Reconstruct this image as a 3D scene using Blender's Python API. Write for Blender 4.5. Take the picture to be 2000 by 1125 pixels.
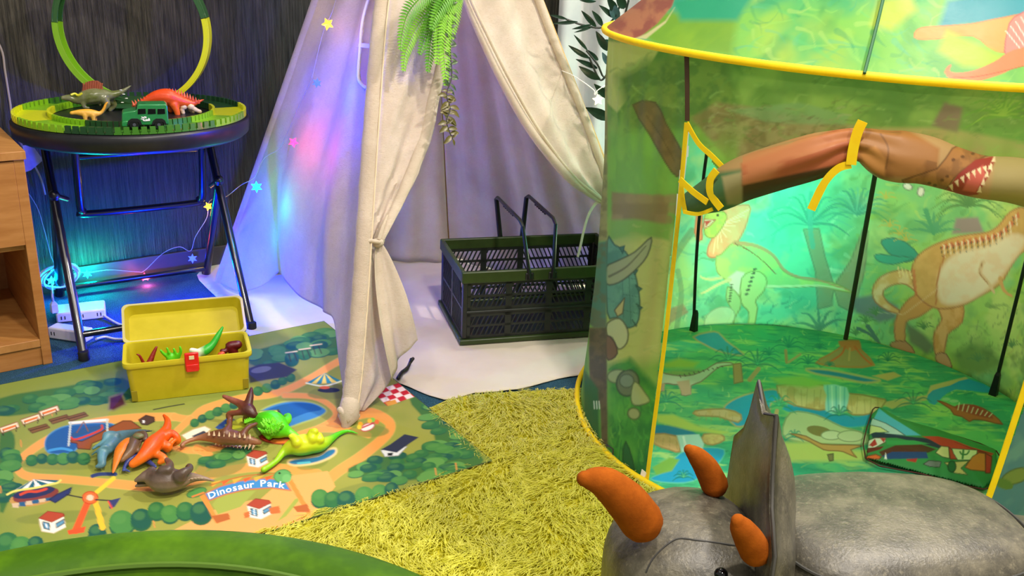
import bpy, bmesh, math, random
import numpy as np
from mathutils import Vector, Matrix
random.seed(7); RNG = np.random.default_rng(7)
PI = math.pi
for _o in list(bpy.data.objects): bpy.data.objects.remove(_o)
SC = bpy.context.scene
COL = SC.collection

# ---------------------------------------------------------------- camera
CAM_H, CAM_F, CAM_PITCH, CAM_ROLL = 0.92, 1790.0, 20.0, 2.5     # metres, pixels of a 2000 wide frame, degrees
_p, _r = math.radians(CAM_PITCH), math.radians(CAM_ROLL)
_fw = np.array([0, math.cos(_p), -math.sin(_p)]); _rt0 = np.array([1.0, 0, 0]); _up0 = np.cross(_rt0, _fw)
_rt = math.cos(_r)*_rt0 + math.sin(_r)*_up0; _up = -math.sin(_r)*_rt0 + math.cos(_r)*_up0
_c = np.array([0, 0, CAM_H])
cam_d = bpy.data.cameras.new('camera'); cam = bpy.data.objects.new('camera', cam_d); COL.objects.link(cam)
cam_d.sensor_width = 36; cam_d.lens = CAM_F/2000*36; cam_d.clip_start = 0.02
cam.matrix_world = Matrix([[_rt[i], _up[i], -_fw[i], _c[i]] for i in range(3)] + [[0, 0, 0, 1]])
SC.camera = cam

# ---------------------------------------------------------------- light
world = bpy.data.worlds.new('room_fill'); SC.world = world; world.use_nodes = True
world.node_tree.nodes['Background'].inputs[0].default_value = (1.0, 0.96, 0.91, 1)
world.node_tree.nodes['Background'].inputs[1].default_value = 0.48
def ceiling_lamp(name, loc, power, size, colour, target=None):
    l = bpy.data.lights.new(name, 'AREA'); l.shape = 'DISK'; l.size = size; l.energy = power; l.color = colour
    o = bpy.data.objects.new(name, l); COL.objects.link(o); o.location = loc
    if target: o.rotation_euler = (Vector(target)-Vector(loc)).to_track_quat('-Z', 'Y').to_euler()
    return o
WARM = (1.0, 0.91, 0.80)
ceiling_lamp('downlight_or_fill', (0.35, 0.6, 2.45), 40, 0.16, WARM)
ceiling_lamp('downlight_or_fill', (-0.7, 0.3, 2.45), 12, 0.16, WARM)
ceiling_lamp('downlight_or_fill', (1.15, 1.75, 2.45), 60, 0.16, WARM)
ceiling_lamp('downlight_or_fill', (0.75, -0.5, 2.45), 40, 0.16, WARM)  # added fill from behind the camera, lights the tent floor through the door
ceiling_lamp('downlight_or_fill', (0.1, 2.5, 2.45), 14, 0.16, WARM)
SC.view_settings.view_transform = 'Standard'; SC.view_settings.look = 'None'
SC.view_settings.gamma = 1.0; SC.view_settings.use_curve_mapping = False
SC.view_settings.exposure = 0.0

# ---------------------------------------------------------------- survey helpers: photo pixel -> point on a known plane of the room
def ray(x, y):
    d = _fw + (x-1000)/CAM_F*_rt - (y-562.5)/CAM_F*_up
    return d/np.linalg.norm(d)
def Z(x, y, z=0.0):
    d = ray(x, y); return _c + d*(z-_c[2])/d[2]
def PY(x, y, Y):
    d = ray(x, y); return _c + d*(Y/d[1])
def PV(x, y, P, dr):                       # vertical plane through P, running along the horizontal direction dr
    n = np.array([-dr[1], dr[0], 0.0]); d = ray(x, y); P = np.array([P[0], P[1], 0.0])
    return _c + d*((P-_c)@n)/(d@n)
def PN(x, y, P, n):
    d = ray(x, y); n = np.asarray(n, float); return _c + d*((np.asarray(P)-_c)@n)/(d@n)
def PX(pts):
    q = np.asarray(pts, float)-_c; z = q@_fw
    return np.stack([1000+CAM_F*(q@_rt)/z, 562.5-CAM_F*(q@_up)/z], -1)

# ---------------------------------------------------------------- colour and materials
def lin(h):
    if isinstance(h, str):
        h = h.lstrip('#'); c = np.array([int(h[i:i+2], 16) for i in (0, 2, 4)])/255
    else: c = np.asarray(h, float)
    return np.where(c <= 0.04045, c/12.92, ((c+0.055)/1.055)**2.4)
def rgba(h): return (*[float(v) for v in lin(h)], 1.0)
class NT:
    def __init__(s, name):
        s.m = bpy.data.materials.new(name); s.m.use_nodes = True; s.t = s.m.node_tree; s.n = s.t.nodes; s.l = s.t.links
        s.b = s.n['Principled BSDF']; s.out = s.n['Material Output']
    def new(s, t, **k):
        o = s.n.new(t)
        for a, v in k.items(): setattr(o, a, v)
        return o
    def link(s, a, b): s.l.new(a, b)
    def mix(s, fac, a, b):
        m = s.new('ShaderNodeMix', data_type='RGBA')
        for k, v in ((0, fac), (6, a), (7, b)):
            if hasattr(v, 'is_output'): s.link(v, m.inputs[k])
            else: m.inputs[k].default_value = v
        return m.outputs[2]
    def noise(s, scale, detail=3, rough=0.55, vec=None):
        n = s.new('ShaderNodeTexNoise'); n.inputs['Scale'].default_value = scale; n.inputs['Detail'].default_value = detail; n.inputs['Roughness'].default_value = rough
        if vec is not None: s.link(vec, n.inputs['Vector'])
        return n.outputs['Fac']
    def ramp(s, fac, a, b):
        n = s.new('ShaderNodeMapRange'); n.inputs['From Min'].default_value = a; n.inputs['From Max'].default_value = b
        s.link(fac, n.inputs['Value']); return n.outputs['Result']
    def bump(s, h, strength, dist=0.002):
        b = s.new('ShaderNodeBump'); b.inputs['Strength'].default_value = strength; b.inputs['Distance'].default_value = dist
        s.link(h, b.inputs['Height']); s.link(b.outputs['Normal'], s.b.inputs['Normal']); return b
    def coord(s, kind='Object', scale=None):
        c = s.new('ShaderNodeTexCoord').outputs[kind]
        if scale:
            m = s.new('ShaderNodeMapping'); m.inputs['Scale'].default_value = scale; s.link(c, m.inputs['Vector']); return m.outputs['Vector']
        return c
_mats = {}
def mat(name, c1, c2=None, rough=0.5, scale=40, spec=0.5, metal=0.0, bump=0, bscale=None, coat=0, sheen=0, stretch=None, trans=0, alpha=1, lo=0.35, hi=0.65, transmission=0):
    if name in _mats: return _mats[name]
    t = NT(name); b = t.b
    b.inputs['Roughness'].default_value = rough; b.inputs['Metallic'].default_value = metal
    b.inputs['Specular IOR Level'].default_value = spec; b.inputs['Coat Weight'].default_value = coat; b.inputs['Sheen Weight'].default_value = sheen
    b.inputs['Alpha'].default_value = alpha; b.inputs['Transmission Weight'].default_value = transmission
    vec = t.coord('Object', stretch)
    nz = t.noise(scale, 4, 0.6, vec)
    colour = t.mix(t.ramp(nz, lo, hi), rgba(c1), rgba(c2 if c2 else c1))
    t.link(colour, b.inputs['Base Color'])
    if bump: t.bump(t.noise(bscale or scale, 4, 0.6, vec), bump)
    if trans:
        tr = t.new('ShaderNodeBsdfTranslucent'); t.link(colour, tr.inputs['Color'])
        ms = t.new('ShaderNodeMixShader'); ms.inputs[0].default_value = trans
        t.link(b.outputs[0], ms.inputs[1]); t.link(tr.outputs[0], ms.inputs[2]); t.link(ms.outputs[0], t.out.inputs['Surface'])
    _mats[name] = t.m; return t.m
def two_tone(name, back, belly, axis=(0, 0, 1), rough=0.4, lo=0.3, hi=0.7, scale=25, amount=0.35, bump=0.25, bscale=120, coat=0.0):
    """toy paint: one colour sprayed over another along the toy's own axis, with mottling"""
    if name in _mats: return _mats[name]
    t = NT(name); b = t.b; b.inputs['Roughness'].default_value = rough; b.inputs['Coat Weight'].default_value = coat
    g = t.coord('Generated')
    d = t.new('ShaderNodeVectorMath', operation='DOT_PRODUCT'); t.link(g, d.inputs[0]); d.inputs[1].default_value = axis
    nz = t.noise(scale, 3, 0.6, t.coord('Object'))
    a = t.new('ShaderNodeMath', operation='MULTIPLY_ADD'); t.link(nz, a.inputs[0]); a.inputs[1].default_value = amount; t.link(d.outputs['Value'], a.inputs[2])
    c = t.mix(t.ramp(a.outputs[0], lo+amount/2, hi+amount/2), rgba(belly), rgba(back))
    t.link(c, b.inputs['Base Color'])
    t.bump(t.noise(bscale, 3, 0.6, t.coord('Object')), bump, 0.002)
    _mats[name] = t.m; return t.m
def printed(name, rough=0.6, trans=0.0, bump=0.15, bscale=300, spec=0.3, sheen=0.0):
    """colour printed on the surface (stored per vertex), optional translucency of thin cloth"""
    if name in _mats: return _mats[name]
    t = NT(name); b = t.b; b.inputs['Roughness'].default_value = rough; b.inputs['Specular IOR Level'].default_value = spec; b.inputs['Sheen Weight'].default_value = sheen
    a = t.new('ShaderNodeAttribute', attribute_name='Col'); t.link(a.outputs['Color'], b.inputs['Base Color'])
    if bump: t.bump(t.noise(bscale, 3, 0.6, t.coord('Object')), bump, 0.0012)
    if trans:
        tr = t.new('ShaderNodeBsdfTranslucent'); t.link(t.mix(0.07, a.outputs['Color'], (0.92, 0.92, 0.86, 1)), tr.inputs['Color'])   # printed on one face of white cloth
        ms = t.new('ShaderNodeMixShader'); ms.inputs[0].default_value = trans
        t.link(b.outputs[0], ms.inputs[1]); t.link(tr.outputs[0], ms.inputs[2]); t.link(ms.outputs[0], t.out.inputs['Surface'])
    _mats[name] = t.m; return t.m
def glow(name, c, strength):
    if name in _mats: return _mats[name]
    t = NT(name); t.b.inputs['Base Color'].default_value = rgba(c); t.b.inputs['Emission Color'].default_value = rgba(c)
    t.b.inputs['Emission Strength'].default_value = strength; _mats[name] = t.m; return t.m

# ---------------------------------------------------------------- geometry helpers (each returns verts, faces)
def A(*p): return np.array(p, float)
def unit(v): v = np.asarray(v, float); return v/(np.linalg.norm(v)+1e-12)
def catmull(pts, n=6, closed=False):
    P = np.asarray(pts, float); m = len(P); out = []
    rng = range(m) if closed else range(m-1)
    for i in rng:
        if closed: a, b, c, d = P[(i-1) % m], P[i], P[(i+1) % m], P[(i+2) % m]
        else: a, b, c, d = P[max(i-1, 0)], P[i], P[i+1], P[min(i+2, m-1)]
        for k in range(n):
            t = k/n; out.append(0.5*((2*b)+(-a+c)*t+(2*a-5*b+4*c-d)*t*t+(-a+3*b-3*c+d)*t**3))
    if not closed: out.append(P[-1])
    return np.array(out)
def box(c, s, ax=None, ay=None, az=None):
    ax = A(1, 0, 0) if ax is None else unit(ax); az = A(0, 0, 1) if az is None else unit(az); ay = np.cross(az, ax) if ay is None else unit(ay)
    c = np.asarray(c, float); h = np.asarray(s, float)/2
    v = [c+ax*h[0]*i+ay*h[1]*j+az*h[2]*k for k in (-1, 1) for j in (-1, 1) for i in (-1, 1)]
    return v, [(0, 2, 3, 1), (4, 5, 7, 6), (0, 1, 5, 4), (2, 6, 7, 3), (0, 4, 6, 2), (1, 3, 7, 5)]
def frames(P, closed=False):
    P = np.asarray(P, float); n = len(P)
    T = np.array([unit(P[min(i+1, n-1)]-P[max(i-1, 0)]) if not closed else unit(P[(i+1) % n]-P[(i-1) % n]) for i in range(n)])
    u = unit(np.cross(T[0], A(0, 0, 1) if abs(T[0][2]) < 0.9 else A(1, 0, 0))); U = []
    for i in range(n):
        u = unit(u-T[i]*(u@T[i])); U.append(u)
    U = np.array(U); return T, U, np.cross(T, U)
def tube(P, r, n=8, closed=False, cap=True, flat=1.0, up=None, roundcap=False):
    P = np.asarray(P, float); m = len(P); R = np.full(m, r, float) if np.isscalar(r) else np.asarray(r, float)
    if roundcap and not closed:
        T, _, _ = frames(P); ks = (0.97, 0.8, 0.45)
        a = [P[0]-T[0]*R[0]*k for k in ks]; b = [P[-1]+T[-1]*R[-1]*k for k in reversed(ks)]
        ra = [R[0]*math.sqrt(1-k*k) for k in ks]; rb = [R[-1]*math.sqrt(1-k*k) for k in reversed(ks)]
        P = np.vstack([a, P, b]); R = np.concatenate([ra, R, rb]); m = len(P)
    T, U, W = frames(P, closed)
    if up is not None:
        for i in range(m):
            w = unit(np.asarray(up)-T[i]*(np.asarray(up)@T[i])); W[i] = w; U[i] = np.cross(w, T[i])
    ang = np.arange(n)/n*2*PI
    v = np.concatenate([P[i]+R[i]*(np.cos(ang)[:, None]*U[i]+flat*np.sin(ang)[:, None]*W[i]) for i in range(m)])
    f = []
    for i in range(m if closed else m-1):
        a, b = i*n, ((i+1) % m)*n
        for k in range(n): f.append((a+k, a+(k+1) % n, b+(k+1) % n, b+k))
    if cap and not closed: f.append(tuple(range(n-1, -1, -1))); f.append(tuple(range((m-1)*n, m*n)))
    return v, f
def ribbon(P, N, w, t=0.0012):
    """flat strap along P, lying in the surface with normals N, width w, thickness t"""
    P = np.asarray(P, float); T, _, _ = frames(P); m = len(P); v = []
    N = np.asarray(N, float); N = np.tile(N, (m, 1)) if N.ndim == 1 else N
    w = np.full(m, w, float) if np.isscalar(w) else np.asarray(w)
    for i in range(m):
        s = unit(np.cross(N[i], T[i])); nn = unit(N[i])
        v += [P[i]-s*w[i]/2, P[i]+s*w[i]/2, P[i]+s*w[i]/2+nn*t, P[i]-s*w[i]/2+nn*t]
    f = []
    for i in range(m-1):
        a, b = 4*i, 4*i+4
        for k in range(4): f.append((a+k, a+(k+1) % 4, b+(k+1) % 4, b+k))
    f += [(3, 2, 1, 0), (4*m-4, 4*m-3, 4*m-2, 4*m-1)]
    return v, f
def lathe(prof, n=32, c=(0, 0, 0)):
    v = []; f = []; m = len(prof); ang = np.arange(n)/n*2*PI
    for r, z in prof:
        v += [(c[0]+r*math.cos(a), c[1]+r*math.sin(a), c[2]+z) for a in ang]
    for i in range(m-1):
        for k in range(n): f.append((i*n+k, i*n+(k+1) % n, (i+1)*n+(k+1) % n, (i+1)*n+k))
    f.append(tuple(range(n-1, -1, -1))); f.append(tuple(range((m-1)*n, m*n)))
    return v, f
def ball(c, r, n=12, m=8, R=None):
    r = A(r, r, r) if np.isscalar(r) else np.asarray(r, float); c = np.asarray(c, float)
    v = [c+A(0, 0, -r[2])]; f = []
    for i in range(1, m):
        p = -PI/2+PI*i/m
        for k in range(n):
            a = 2*PI*k/n; v.append(c+A(r[0]*math.cos(p)*math.cos(a), r[1]*math.cos(p)*math.sin(a), r[2]*math.sin(p)))
    v.append(c+A(0, 0, r[2])); e = len(v)-1
    for k in range(n):
        f.append((0, 1+(k+1) % n, 1+k)); f.append((e, e-n+k, e-n+(k+1) % n))
        for i in range(m-2):
            a = 1+i*n; f.append((a+k, a+(k+1) % n, a+n+(k+1) % n, a+n+k))
    if R is not None: v = [c+R@(q-c) for q in v]
    return v, f
def cone(a, b, r, n=7, tip=0.08):
    return tube([a, np.asarray(a)+(np.asarray(b)-a)*0.55, b], [r, r*0.6, r*tip], n)
def prism(poly, nrm, t):
    poly = np.asarray(poly, float); n = len(poly); nv = np.asarray(nrm, float)*t
    v = list(poly)+list(poly+nv); f = [tuple(range(n-1, -1, -1)), tuple(range(n, 2*n))]
    for k in range(n): f.append((k, (k+1) % n, n+(k+1) % n, n+k))
    return v, f
def ruled(L, R, nu, disp=None):
    """cloth between two edge polylines with the same number of points; disp(u, v) pushes along the normal"""
    L = np.asarray(L, float); R = np.asarray(R, float); nv = len(L)
    u = np.linspace(0, 1, nu); V = L[:, None, :]*(1-u)[None, :, None]+R[:, None, :]*u[None, :, None]
    if disp is not None:
        du = np.gradient(V, axis=1); dv = np.gradient(V, axis=0); N = np.cross(du, dv); N /= (np.linalg.norm(N, axis=2, keepdims=True)+1e-9)
        uu, vv = np.meshgrid(u, np.linspace(0, 1, nv)); V = V+N*disp(uu, vv)[:, :, None]
    f = [(i*nu+k, i*nu+k+1, (i+1)*nu+k+1, (i+1)*nu+k) for i in range(nv-1) for k in range(nu-1)]
    return V.reshape(-1, 3), f
class G:
    def __init__(s): s.v = []; s.f = []; s.n = 0
    def add(s, vf):
        v, f = vf; v = np.asarray(v, float).reshape(-1, 3); s.v.append(v); s.f += [tuple(i+s.n for i in q) for q in f]; s.n += len(v); return s
def world_loc(o):
    p = Vector((0, 0, 0))
    while o is not None: p += o.location; o = o.parent
    return np.array(p)
def tag(o, label=None, cat=None, group=None, kind=None):
    for k, v in (('label', label), ('category', cat), ('group', group), ('kind', kind)):
        if v: o[k] = v
    return o
def thing(name, loc, label, cat, group=None):
    o = bpy.data.objects.new(name, None); o.empty_display_size = 0.05; COL.objects.link(o); o.location = loc
    return tag(o, label, cat, group)
def obj(name, g, m, parent=None, smooth=True, bevel=0, origin=None, label=None, cat=None, group=None, kind=None, subsurf=0, solid=0, remesh=0, smoothmod=0, cols=None, offset=1.0):
    if isinstance(g, tuple): g = G().add(g)
    v = np.concatenate(g.v)
    org = world_loc(parent) if parent is not None else (np.asarray(origin, float) if origin is not None else np.array([*(v.min(0)+v.max(0))[:2]/2, v[:, 2].min()]))
    me = bpy.data.meshes.new(name); me.from_pydata((v-org).tolist(), [], g.f)
    me.materials.append(m)
    if smooth: me.polygons.foreach_set('use_smooth', [True]*len(me.polygons))
    if cols is not None:
        at = me.color_attributes.new('Col', 'FLOAT_COLOR', 'POINT')
        at.data.foreach_set('color', np.concatenate([cols, np.ones((len(cols), 1))], 1).astype(np.float32).ravel())
    me.update()
    o = bpy.data.objects.new(name, me); COL.objects.link(o)
    if parent is not None: o.parent = parent
    else: o.location = org
    if remesh:
        md = o.modifiers.new('remesh', 'REMESH'); md.mode = 'VOXEL'; md.voxel_size = remesh; md.use_smooth_shade = True
        if smoothmod: s = o.modifiers.new('smooth', 'SMOOTH'); s.iterations = smoothmod; s.factor = 0.5
    if solid: md = o.modifiers.new('solidify', 'SOLIDIFY'); md.thickness = solid; md.offset = offset
    if bevel: md = o.modifiers.new('bevel', 'BEVEL'); md.width = bevel; md.segments = 2; md.limit_method = 'ANGLE'; md.angle_limit = math.radians(40)
    if subsurf: md = o.modifiers.new('subsurf', 'SUBSURF'); md.levels = subsurf; md.render_levels = subsurf
    if smooth and (bevel or not (remesh or subsurf)):
        try: me.set_sharp_from_angle(angle=math.radians(50))
        except Exception: pass
    return tag(o, label, cat, group, kind)

# ---------------------------------------------------------------- print painter (colours per vertex; shapes given where the photo shows them on that surface)
def vnoise(xy, scale, seed=0, octaves=4):
    rs = np.random.default_rng(seed); T = rs.random((64, 64)); out = np.zeros(len(xy)); amp = 0.5; tot = 0
    for o in range(octaves):
        q = xy*scale*(2**o)+seed*3.7+o*11.3; i = np.floor(q).astype(int); f = q-i; f = f*f*(3-2*f)
        a = T[i[:, 0] % 64, i[:, 1] % 64]; b = T[(i[:, 0]+1) % 64, i[:, 1] % 64]; c = T[i[:, 0] % 64, (i[:, 1]+1) % 64]; d = T[(i[:, 0]+1) % 64, (i[:, 1]+1) % 64]
        out += amp*((a*(1-f[:, 0])+b*f[:, 0])*(1-f[:, 1])+(c*(1-f[:, 0])+d*f[:, 0])*f[:, 1]); tot += amp; amp *= 0.5
    return out/tot
class Paint:
    def __init__(s, V, uv, base):
        s.p = PX(V); s.uv = uv; s.c = np.tile(lin(base), (len(V), 1)); s.seed = 1
    def _blend(s, idx, a, col): s.c[idx] = s.c[idx]*(1-a[:, None])+lin(col)[None]*a[:, None] if isinstance(col, (str, tuple)) else s.c[idx]*(1-a[:, None])+col*a[:, None]
    def wash(s, col, scale=8, lo=0.45, hi=0.6, alpha=1, stretch=(1, 1), where=None):
        s.seed += 1; n = vnoise(s.uv*np.asarray(stretch), scale, s.seed); a = np.clip((n-lo)/(hi-lo), 0, 1)*alpha
        if where is not None: a = a*where(s.p)
        s._blend(np.arange(len(a)), a, col)
    def region(s, pts, col, soft=20, alpha=1): s.poly(pts, col, soft=soft, alpha=alpha)
    def poly(s, pts, col, soft=1.6, edge=None, ew=1.6, alpha=1, smooth=0, mottle=None):
        P = np.asarray(pts, float)
        if smooth: P = catmull(P, smooth, True)
        lo = P.min(0)-soft-ew; hi = P.max(0)+soft+ew
        idx = np.nonzero((s.p[:, 0] > lo[0]) & (s.p[:, 0] < hi[0]) & (s.p[:, 1] > lo[1]) & (s.p[:, 1] < hi[1]))[0]
        if not len(idx): return
        q = s.p[idx]; d2 = np.full(len(q), 1e18); ins = np.zeros(len(q), bool); n = len(P)
        for i in range(n):
            a, b = P[i], P[(i+1) % n]; ab = b-a; t = np.clip(((q-a)@ab)/(ab@ab+1e-9), 0, 1)
            e = q-a-t[:, None]*ab; d2 = np.minimum(d2, (e*e).sum(1))
            cr = (a[1] > q[:, 1]) != (b[1] > q[:, 1])
            if cr.any(): ins ^= cr & (q[:, 0] < (b[0]-a[0])*(q[:, 1]-a[1])/((b[1]-a[1]) or 1e-9)+a[0])
        sd = np.sqrt(d2)*np.where(ins, 1, -1); al = np.clip(sd/soft+0.5, 0, 1)*alpha
        s._blend(idx, al, col)
        if mottle:
            s.seed += 1; nz = np.clip((vnoise(q, mottle[1], s.seed)-0.42)/0.2, 0, 1); s._blend(idx, np.clip(sd/soft+0.5, 0, 1)*nz*mottle[2], mottle[0])
        if edge: s._blend(idx, np.clip(1.2-np.abs(sd)/ew, 0, 1)*0.85*alpha, edge)
    def ell(s, cx, cy, rx, ry, col, rot=0, **k):
        t = np.arange(18)/18*2*PI; x, y = rx*np.cos(t), ry*np.sin(t); c, n = math.cos(math.radians(rot)), math.sin(math.radians(rot))
        s.poly(np.stack([cx+x*c-y*n, cy+x*n+y*c], 1), col, **k)
    def line(s, pts, w, col, smooth=4, soft=1.5, alpha=1, taper=None):
        P = np.asarray(pts, float); P = catmull(P, smooth) if smooth and len(P) > 2 else P
        W = np.full(len(P), w, float) if taper is None else np.linspace(w, taper, len(P))
        lo = P.min(0)-W.max()-2; hi = P.max(0)+W.max()+2
        idx = np.nonzero((s.p[:, 0] > lo[0]) & (s.p[:, 0] < hi[0]) & (s.p[:, 1] > lo[1]) & (s.p[:, 1] < hi[1]))[0]
        if not len(idx): return
        q = s.p[idx]; al = np.zeros(len(q))
        for i in range(len(P)-1):
            a, b = P[i], P[i+1]; ab = b-a; t = np.clip(((q-a)@ab)/(ab@ab+1e-9), 0, 1)
            d = np.sqrt(((q-a-t[:, None]*ab)**2).sum(1)); ww = (W[i]*(1-t)+W[i+1]*t)/2
            al = np.maximum(al, np.clip((ww-d)/soft+0.5, 0, 1))
        s._blend(idx, al*alpha, col)
    def dabs(s, n, box_, cols, ln=(6, 18), w=(2, 5), ang=(-20, 20), alpha=0.6, seed=1, poly=None):
        rs = random.Random(seed)
        for _ in range(n):
            x = rs.uniform(box_[0], box_[2]); y = rs.uniform(box_[1], box_[3])
            if poly is not None and not inside(poly, A(x), A(y))[0]: continue
            a = math.radians(rs.uniform(*ang)); l = rs.uniform(*ln); b = rs.uniform(-0.3, 0.3)*l
            s.line([(x-l/2*math.cos(a), y-l/2*math.sin(a)), (x-b*math.sin(a), y+b*math.cos(a)), (x+l/2*math.cos(a), y+l/2*math.sin(a))], rs.uniform(*w), rs.choice(cols), 2, soft=2, alpha=alpha*rs.uniform(0.5, 1), taper=1)
    def palm(s, cx, cy, r, col, n=8, w=6, spread=(190, 350), droop=0.35, alpha=0.9):
        for i in range(n):
            a = math.radians(spread[0]+(spread[1]-spread[0])*i/(n-1)); e = A(cx+r*math.cos(a), cy+r*math.sin(a)*0.8+r*droop); m = A(cx+0.55*r*math.cos(a), cy+0.6*r*math.sin(a))
            s.line([(cx, cy), m, e], w, col, taper=1, alpha=alpha)

from mathutils.bvhtree import BVHTree
def hit(o, x, y, lift=0.0):
    """point of an object's own surface seen at a photo position"""
    w = Vector(world_loc(o)); bv = BVHTree.FromPolygons([v.co+w for v in o.data.vertices], [tuple(p.vertices) for p in o.data.polygons])
    d = Vector(ray(x, y)); h = bv.ray_cast(Vector(_c), d)
    return np.array(h[0])-np.array(d)*lift if h[0] is not None else PY(x, y, 0.85)
# ================================================================ the room
WD = unit(A(0.797, 0.604, 0)); WN = A(WD[1], -WD[0], 0)          # along the dark wall, and out of it into the room
W0 = A(-1.198, 2.381, 0); CORNER = W0+WD*1.92
def carpet_mat():
    t = NT('carpet'); b = t.b; b.inputs['Roughness'].default_value = 0.95; b.inputs['Specular IOR Level'].default_value = 0.1
    v = t.coord('Object'); n1 = t.noise(420, 2, 0.7, v); n2 = t.noise(6, 4, 0.6, v)
    c = t.mix(t.ramp(n1, 0.3, 0.7), rgba('#1a3646'), rgba('#426d84')); c = t.mix(t.ramp(n2, 0.4, 0.75), c, rgba('#27434c'))
    t.link(c, b.inputs['Base Color']); t.bump(n1, 0.8, 0.004); return t.m
def wall_mat():
    t = NT('ribbed_wallpaper'); b = t.b; b.inputs['Roughness'].default_value = 0.55; b.inputs['Specular IOR Level'].default_value = 0.35
    v = t.coord('Object', (165, 1, 6)); n = t.noise(1.0, 4, 0.6, v); v2 = t.coord('Object', (420, 1, 14)); n2 = t.noise(1.0, 2, 0.6, v2)
    big = t.noise(1.6, 2, 0.5, t.coord('Object'))
    c = t.mix(t.ramp(n, 0.32, 0.66), rgba('#22201d'), rgba('#514c43')); c = t.mix(t.ramp(big, 0.45, 0.6), c, t.mix(t.ramp(n, 0.32, 0.66), rgba('#1c1b1d'), rgba('#403e42')))
    t.link(c, b.inputs['Base Color'])
    m = t.new('ShaderNodeMath', operation='ADD'); t.link(n, m.inputs[0]); t.link(n2, m.inputs[1]); t.bump(m.outputs[0], 0.9, 0.006); return t.m
obj('floor', box((0, 1.6, -0.02), (6.4, 6.0, 0.04)), carpet_mat(), smooth=False, kind='structure')
def wall(name, p0, p1, m, h=2.6, th=0.08):
    p0 = np.asarray(p0); p1 = np.asarray(p1); L = np.linalg.norm(p1-p0); d = unit(p1-p0); g = G().add(box((L/2, th/2, h/2), (L, th, h)))
    o = obj(name, g, m, smooth=False, origin=(0, 0, 0), kind='structure'); o.location = p0; o.rotation_euler[2] = math.atan2(d[1], d[0]); return o
wall('wall_left', W0-WD*1.6-WN*0.004, CORNER-WN*0.004, wall_mat())
WR = -WN*-1.0                                                      # the right wall leaves the corner towards the camera's right
wall('wall_right', CORNER, CORNER+WN*3.2, mat('pale_wall_paint', '#8f8a86', '#a5a09a', 0.7, 3))
def strip(name, p0, p1, h, th, m):
    L = np.linalg.norm(p1-p0); d = unit(p1-p0); n = A(d[1], -d[0], 0)
    return obj(name, box((p0+p1)/2+n*th/2+A(0, 0, h/2), (L, th, h), d), m, smooth=False, bevel=0.002, kind='structure')
bb = mat('baseboard_vinyl', '#3f4143', '#4b4d4f', 0.45, 8)
strip('baseboard_left', W0-WD*1.6, CORNER, 0.062, 0.010, bb)
strip('baseboard_right', CORNER-WD*0.0, CORNER+WN*3.2, 0.062, 0.010, bb)

# white net curtain in front of the right wall, its black rail post
def curtain(path, z0, z1, n=220, amp=0.020, waves=22):
    C = catmull(np.array([(*p, 0) for p in path]), 60); L = np.r_[0, np.cumsum(np.linalg.norm(np.diff(C, axis=0), axis=1))]; L /= L[-1]
    u = np.linspace(0, 1, n); c = np.stack([np.interp(u, L, C[:, i]) for i in range(3)], -1); d = np.gradient(c, axis=0); nrm = np.stack([d[:, 1], -d[:, 0], 0*d[:, 0]], -1); nrm /= np.linalg.norm(nrm, axis=1)[:, None]; v = []
    zs = np.linspace(z0, z1, 14)
    for k, z in enumerate(zs):
        w = amp*(np.sin(u*waves*2*PI+0.6*np.sin(9*u))+0.35*np.sin(u*waves*4.7+z*2))*(0.7+0.5*(1-k/13)); v.append(c+nrm*w[:, None]+A(0, 0, z))
    f = [(i*n+k, i*n+k+1, (i+1)*n+k+1, (i+1)*n+k) for i in range(13) for k in range(n-1)]
    return np.concatenate(v), f, c
CPATH = [(0.11, 2.98), (0.45, 2.86), (0.85, 2.58), (1.35, 2.05), (1.92, 1.25)]
cur = thing('net_curtain', (0.9, 2.5, 0), 'white net curtain hanging behind the dark artificial plant and the dinosaur tent', 'curtain')
_cv, _cf, _cc = curtain(CPATH, 0.02, 2.3)
obj('curtain_cloth', (_cv, _cf), mat('net_cloth', '#dcdce4', '#f0eff2', 0.8, 6, trans=0.35), cur)
obj('curtain_rail', tube(_cc[::6]+A(0, 0, 2.315), 0.012, 10), mat('rail_metal', '#2a2a2c', rough=0.35, metal=0.6), cur)

# ---------------------------------------------------------------- things lying on the floor
# big white cotton sheet under the teepee
SHEET = [(385, 540), (412, 572), (455, 612), (498, 668), (560, 655), (640, 720), (760, 745), (868, 784), (925, 772), (1010, 764), (1090, 742), (1165, 729), (1278, 690), (1310, 600), (1180, 500), (1000, 462), (820, 455), (640, 480), (455, 497), (420, 520)]
def flat_cloth(px, z, amp=0.0025, seed=1, cell=0.018):
    P = np.array([Z(*q)[:2] for q in catmull(px, 3, True)]); bm = bmesh.new()
    vs = [bm.verts.new((*p, 0)) for p in P]; bm.faces.new(vs)
    lo, hi = P.min(0), P.max(0)
    for ax in (0, 1):
        for t in np.arange(lo[ax]+cell, hi[ax], cell):
            co = [0, 0, 0]; no = [0, 0, 0]; co[ax] = t; no[ax] = 1
            bmesh.ops.bisect_plane(bm, geom=bm.verts[:]+bm.edges[:]+bm.faces[:], plane_co=co, plane_no=no)
    bmesh.ops.triangulate(bm, faces=[f for f in bm.faces if len(f.verts) > 4])
    bm.verts.index_update(); v = np.array([q.co[:] for q in bm.verts]); f = [tuple(q.index for q in fc.verts) for fc in bm.faces]; bm.free()
    v[:, 2] = z+amp*2*(vnoise(v[:, :2]+5, 9, seed, 3))**2+amp*np.clip(vnoise(v[:, :2]*A(1, 3)+5, 14, seed+3, 2)-0.5, 0, 1)
    return v, f
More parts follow.
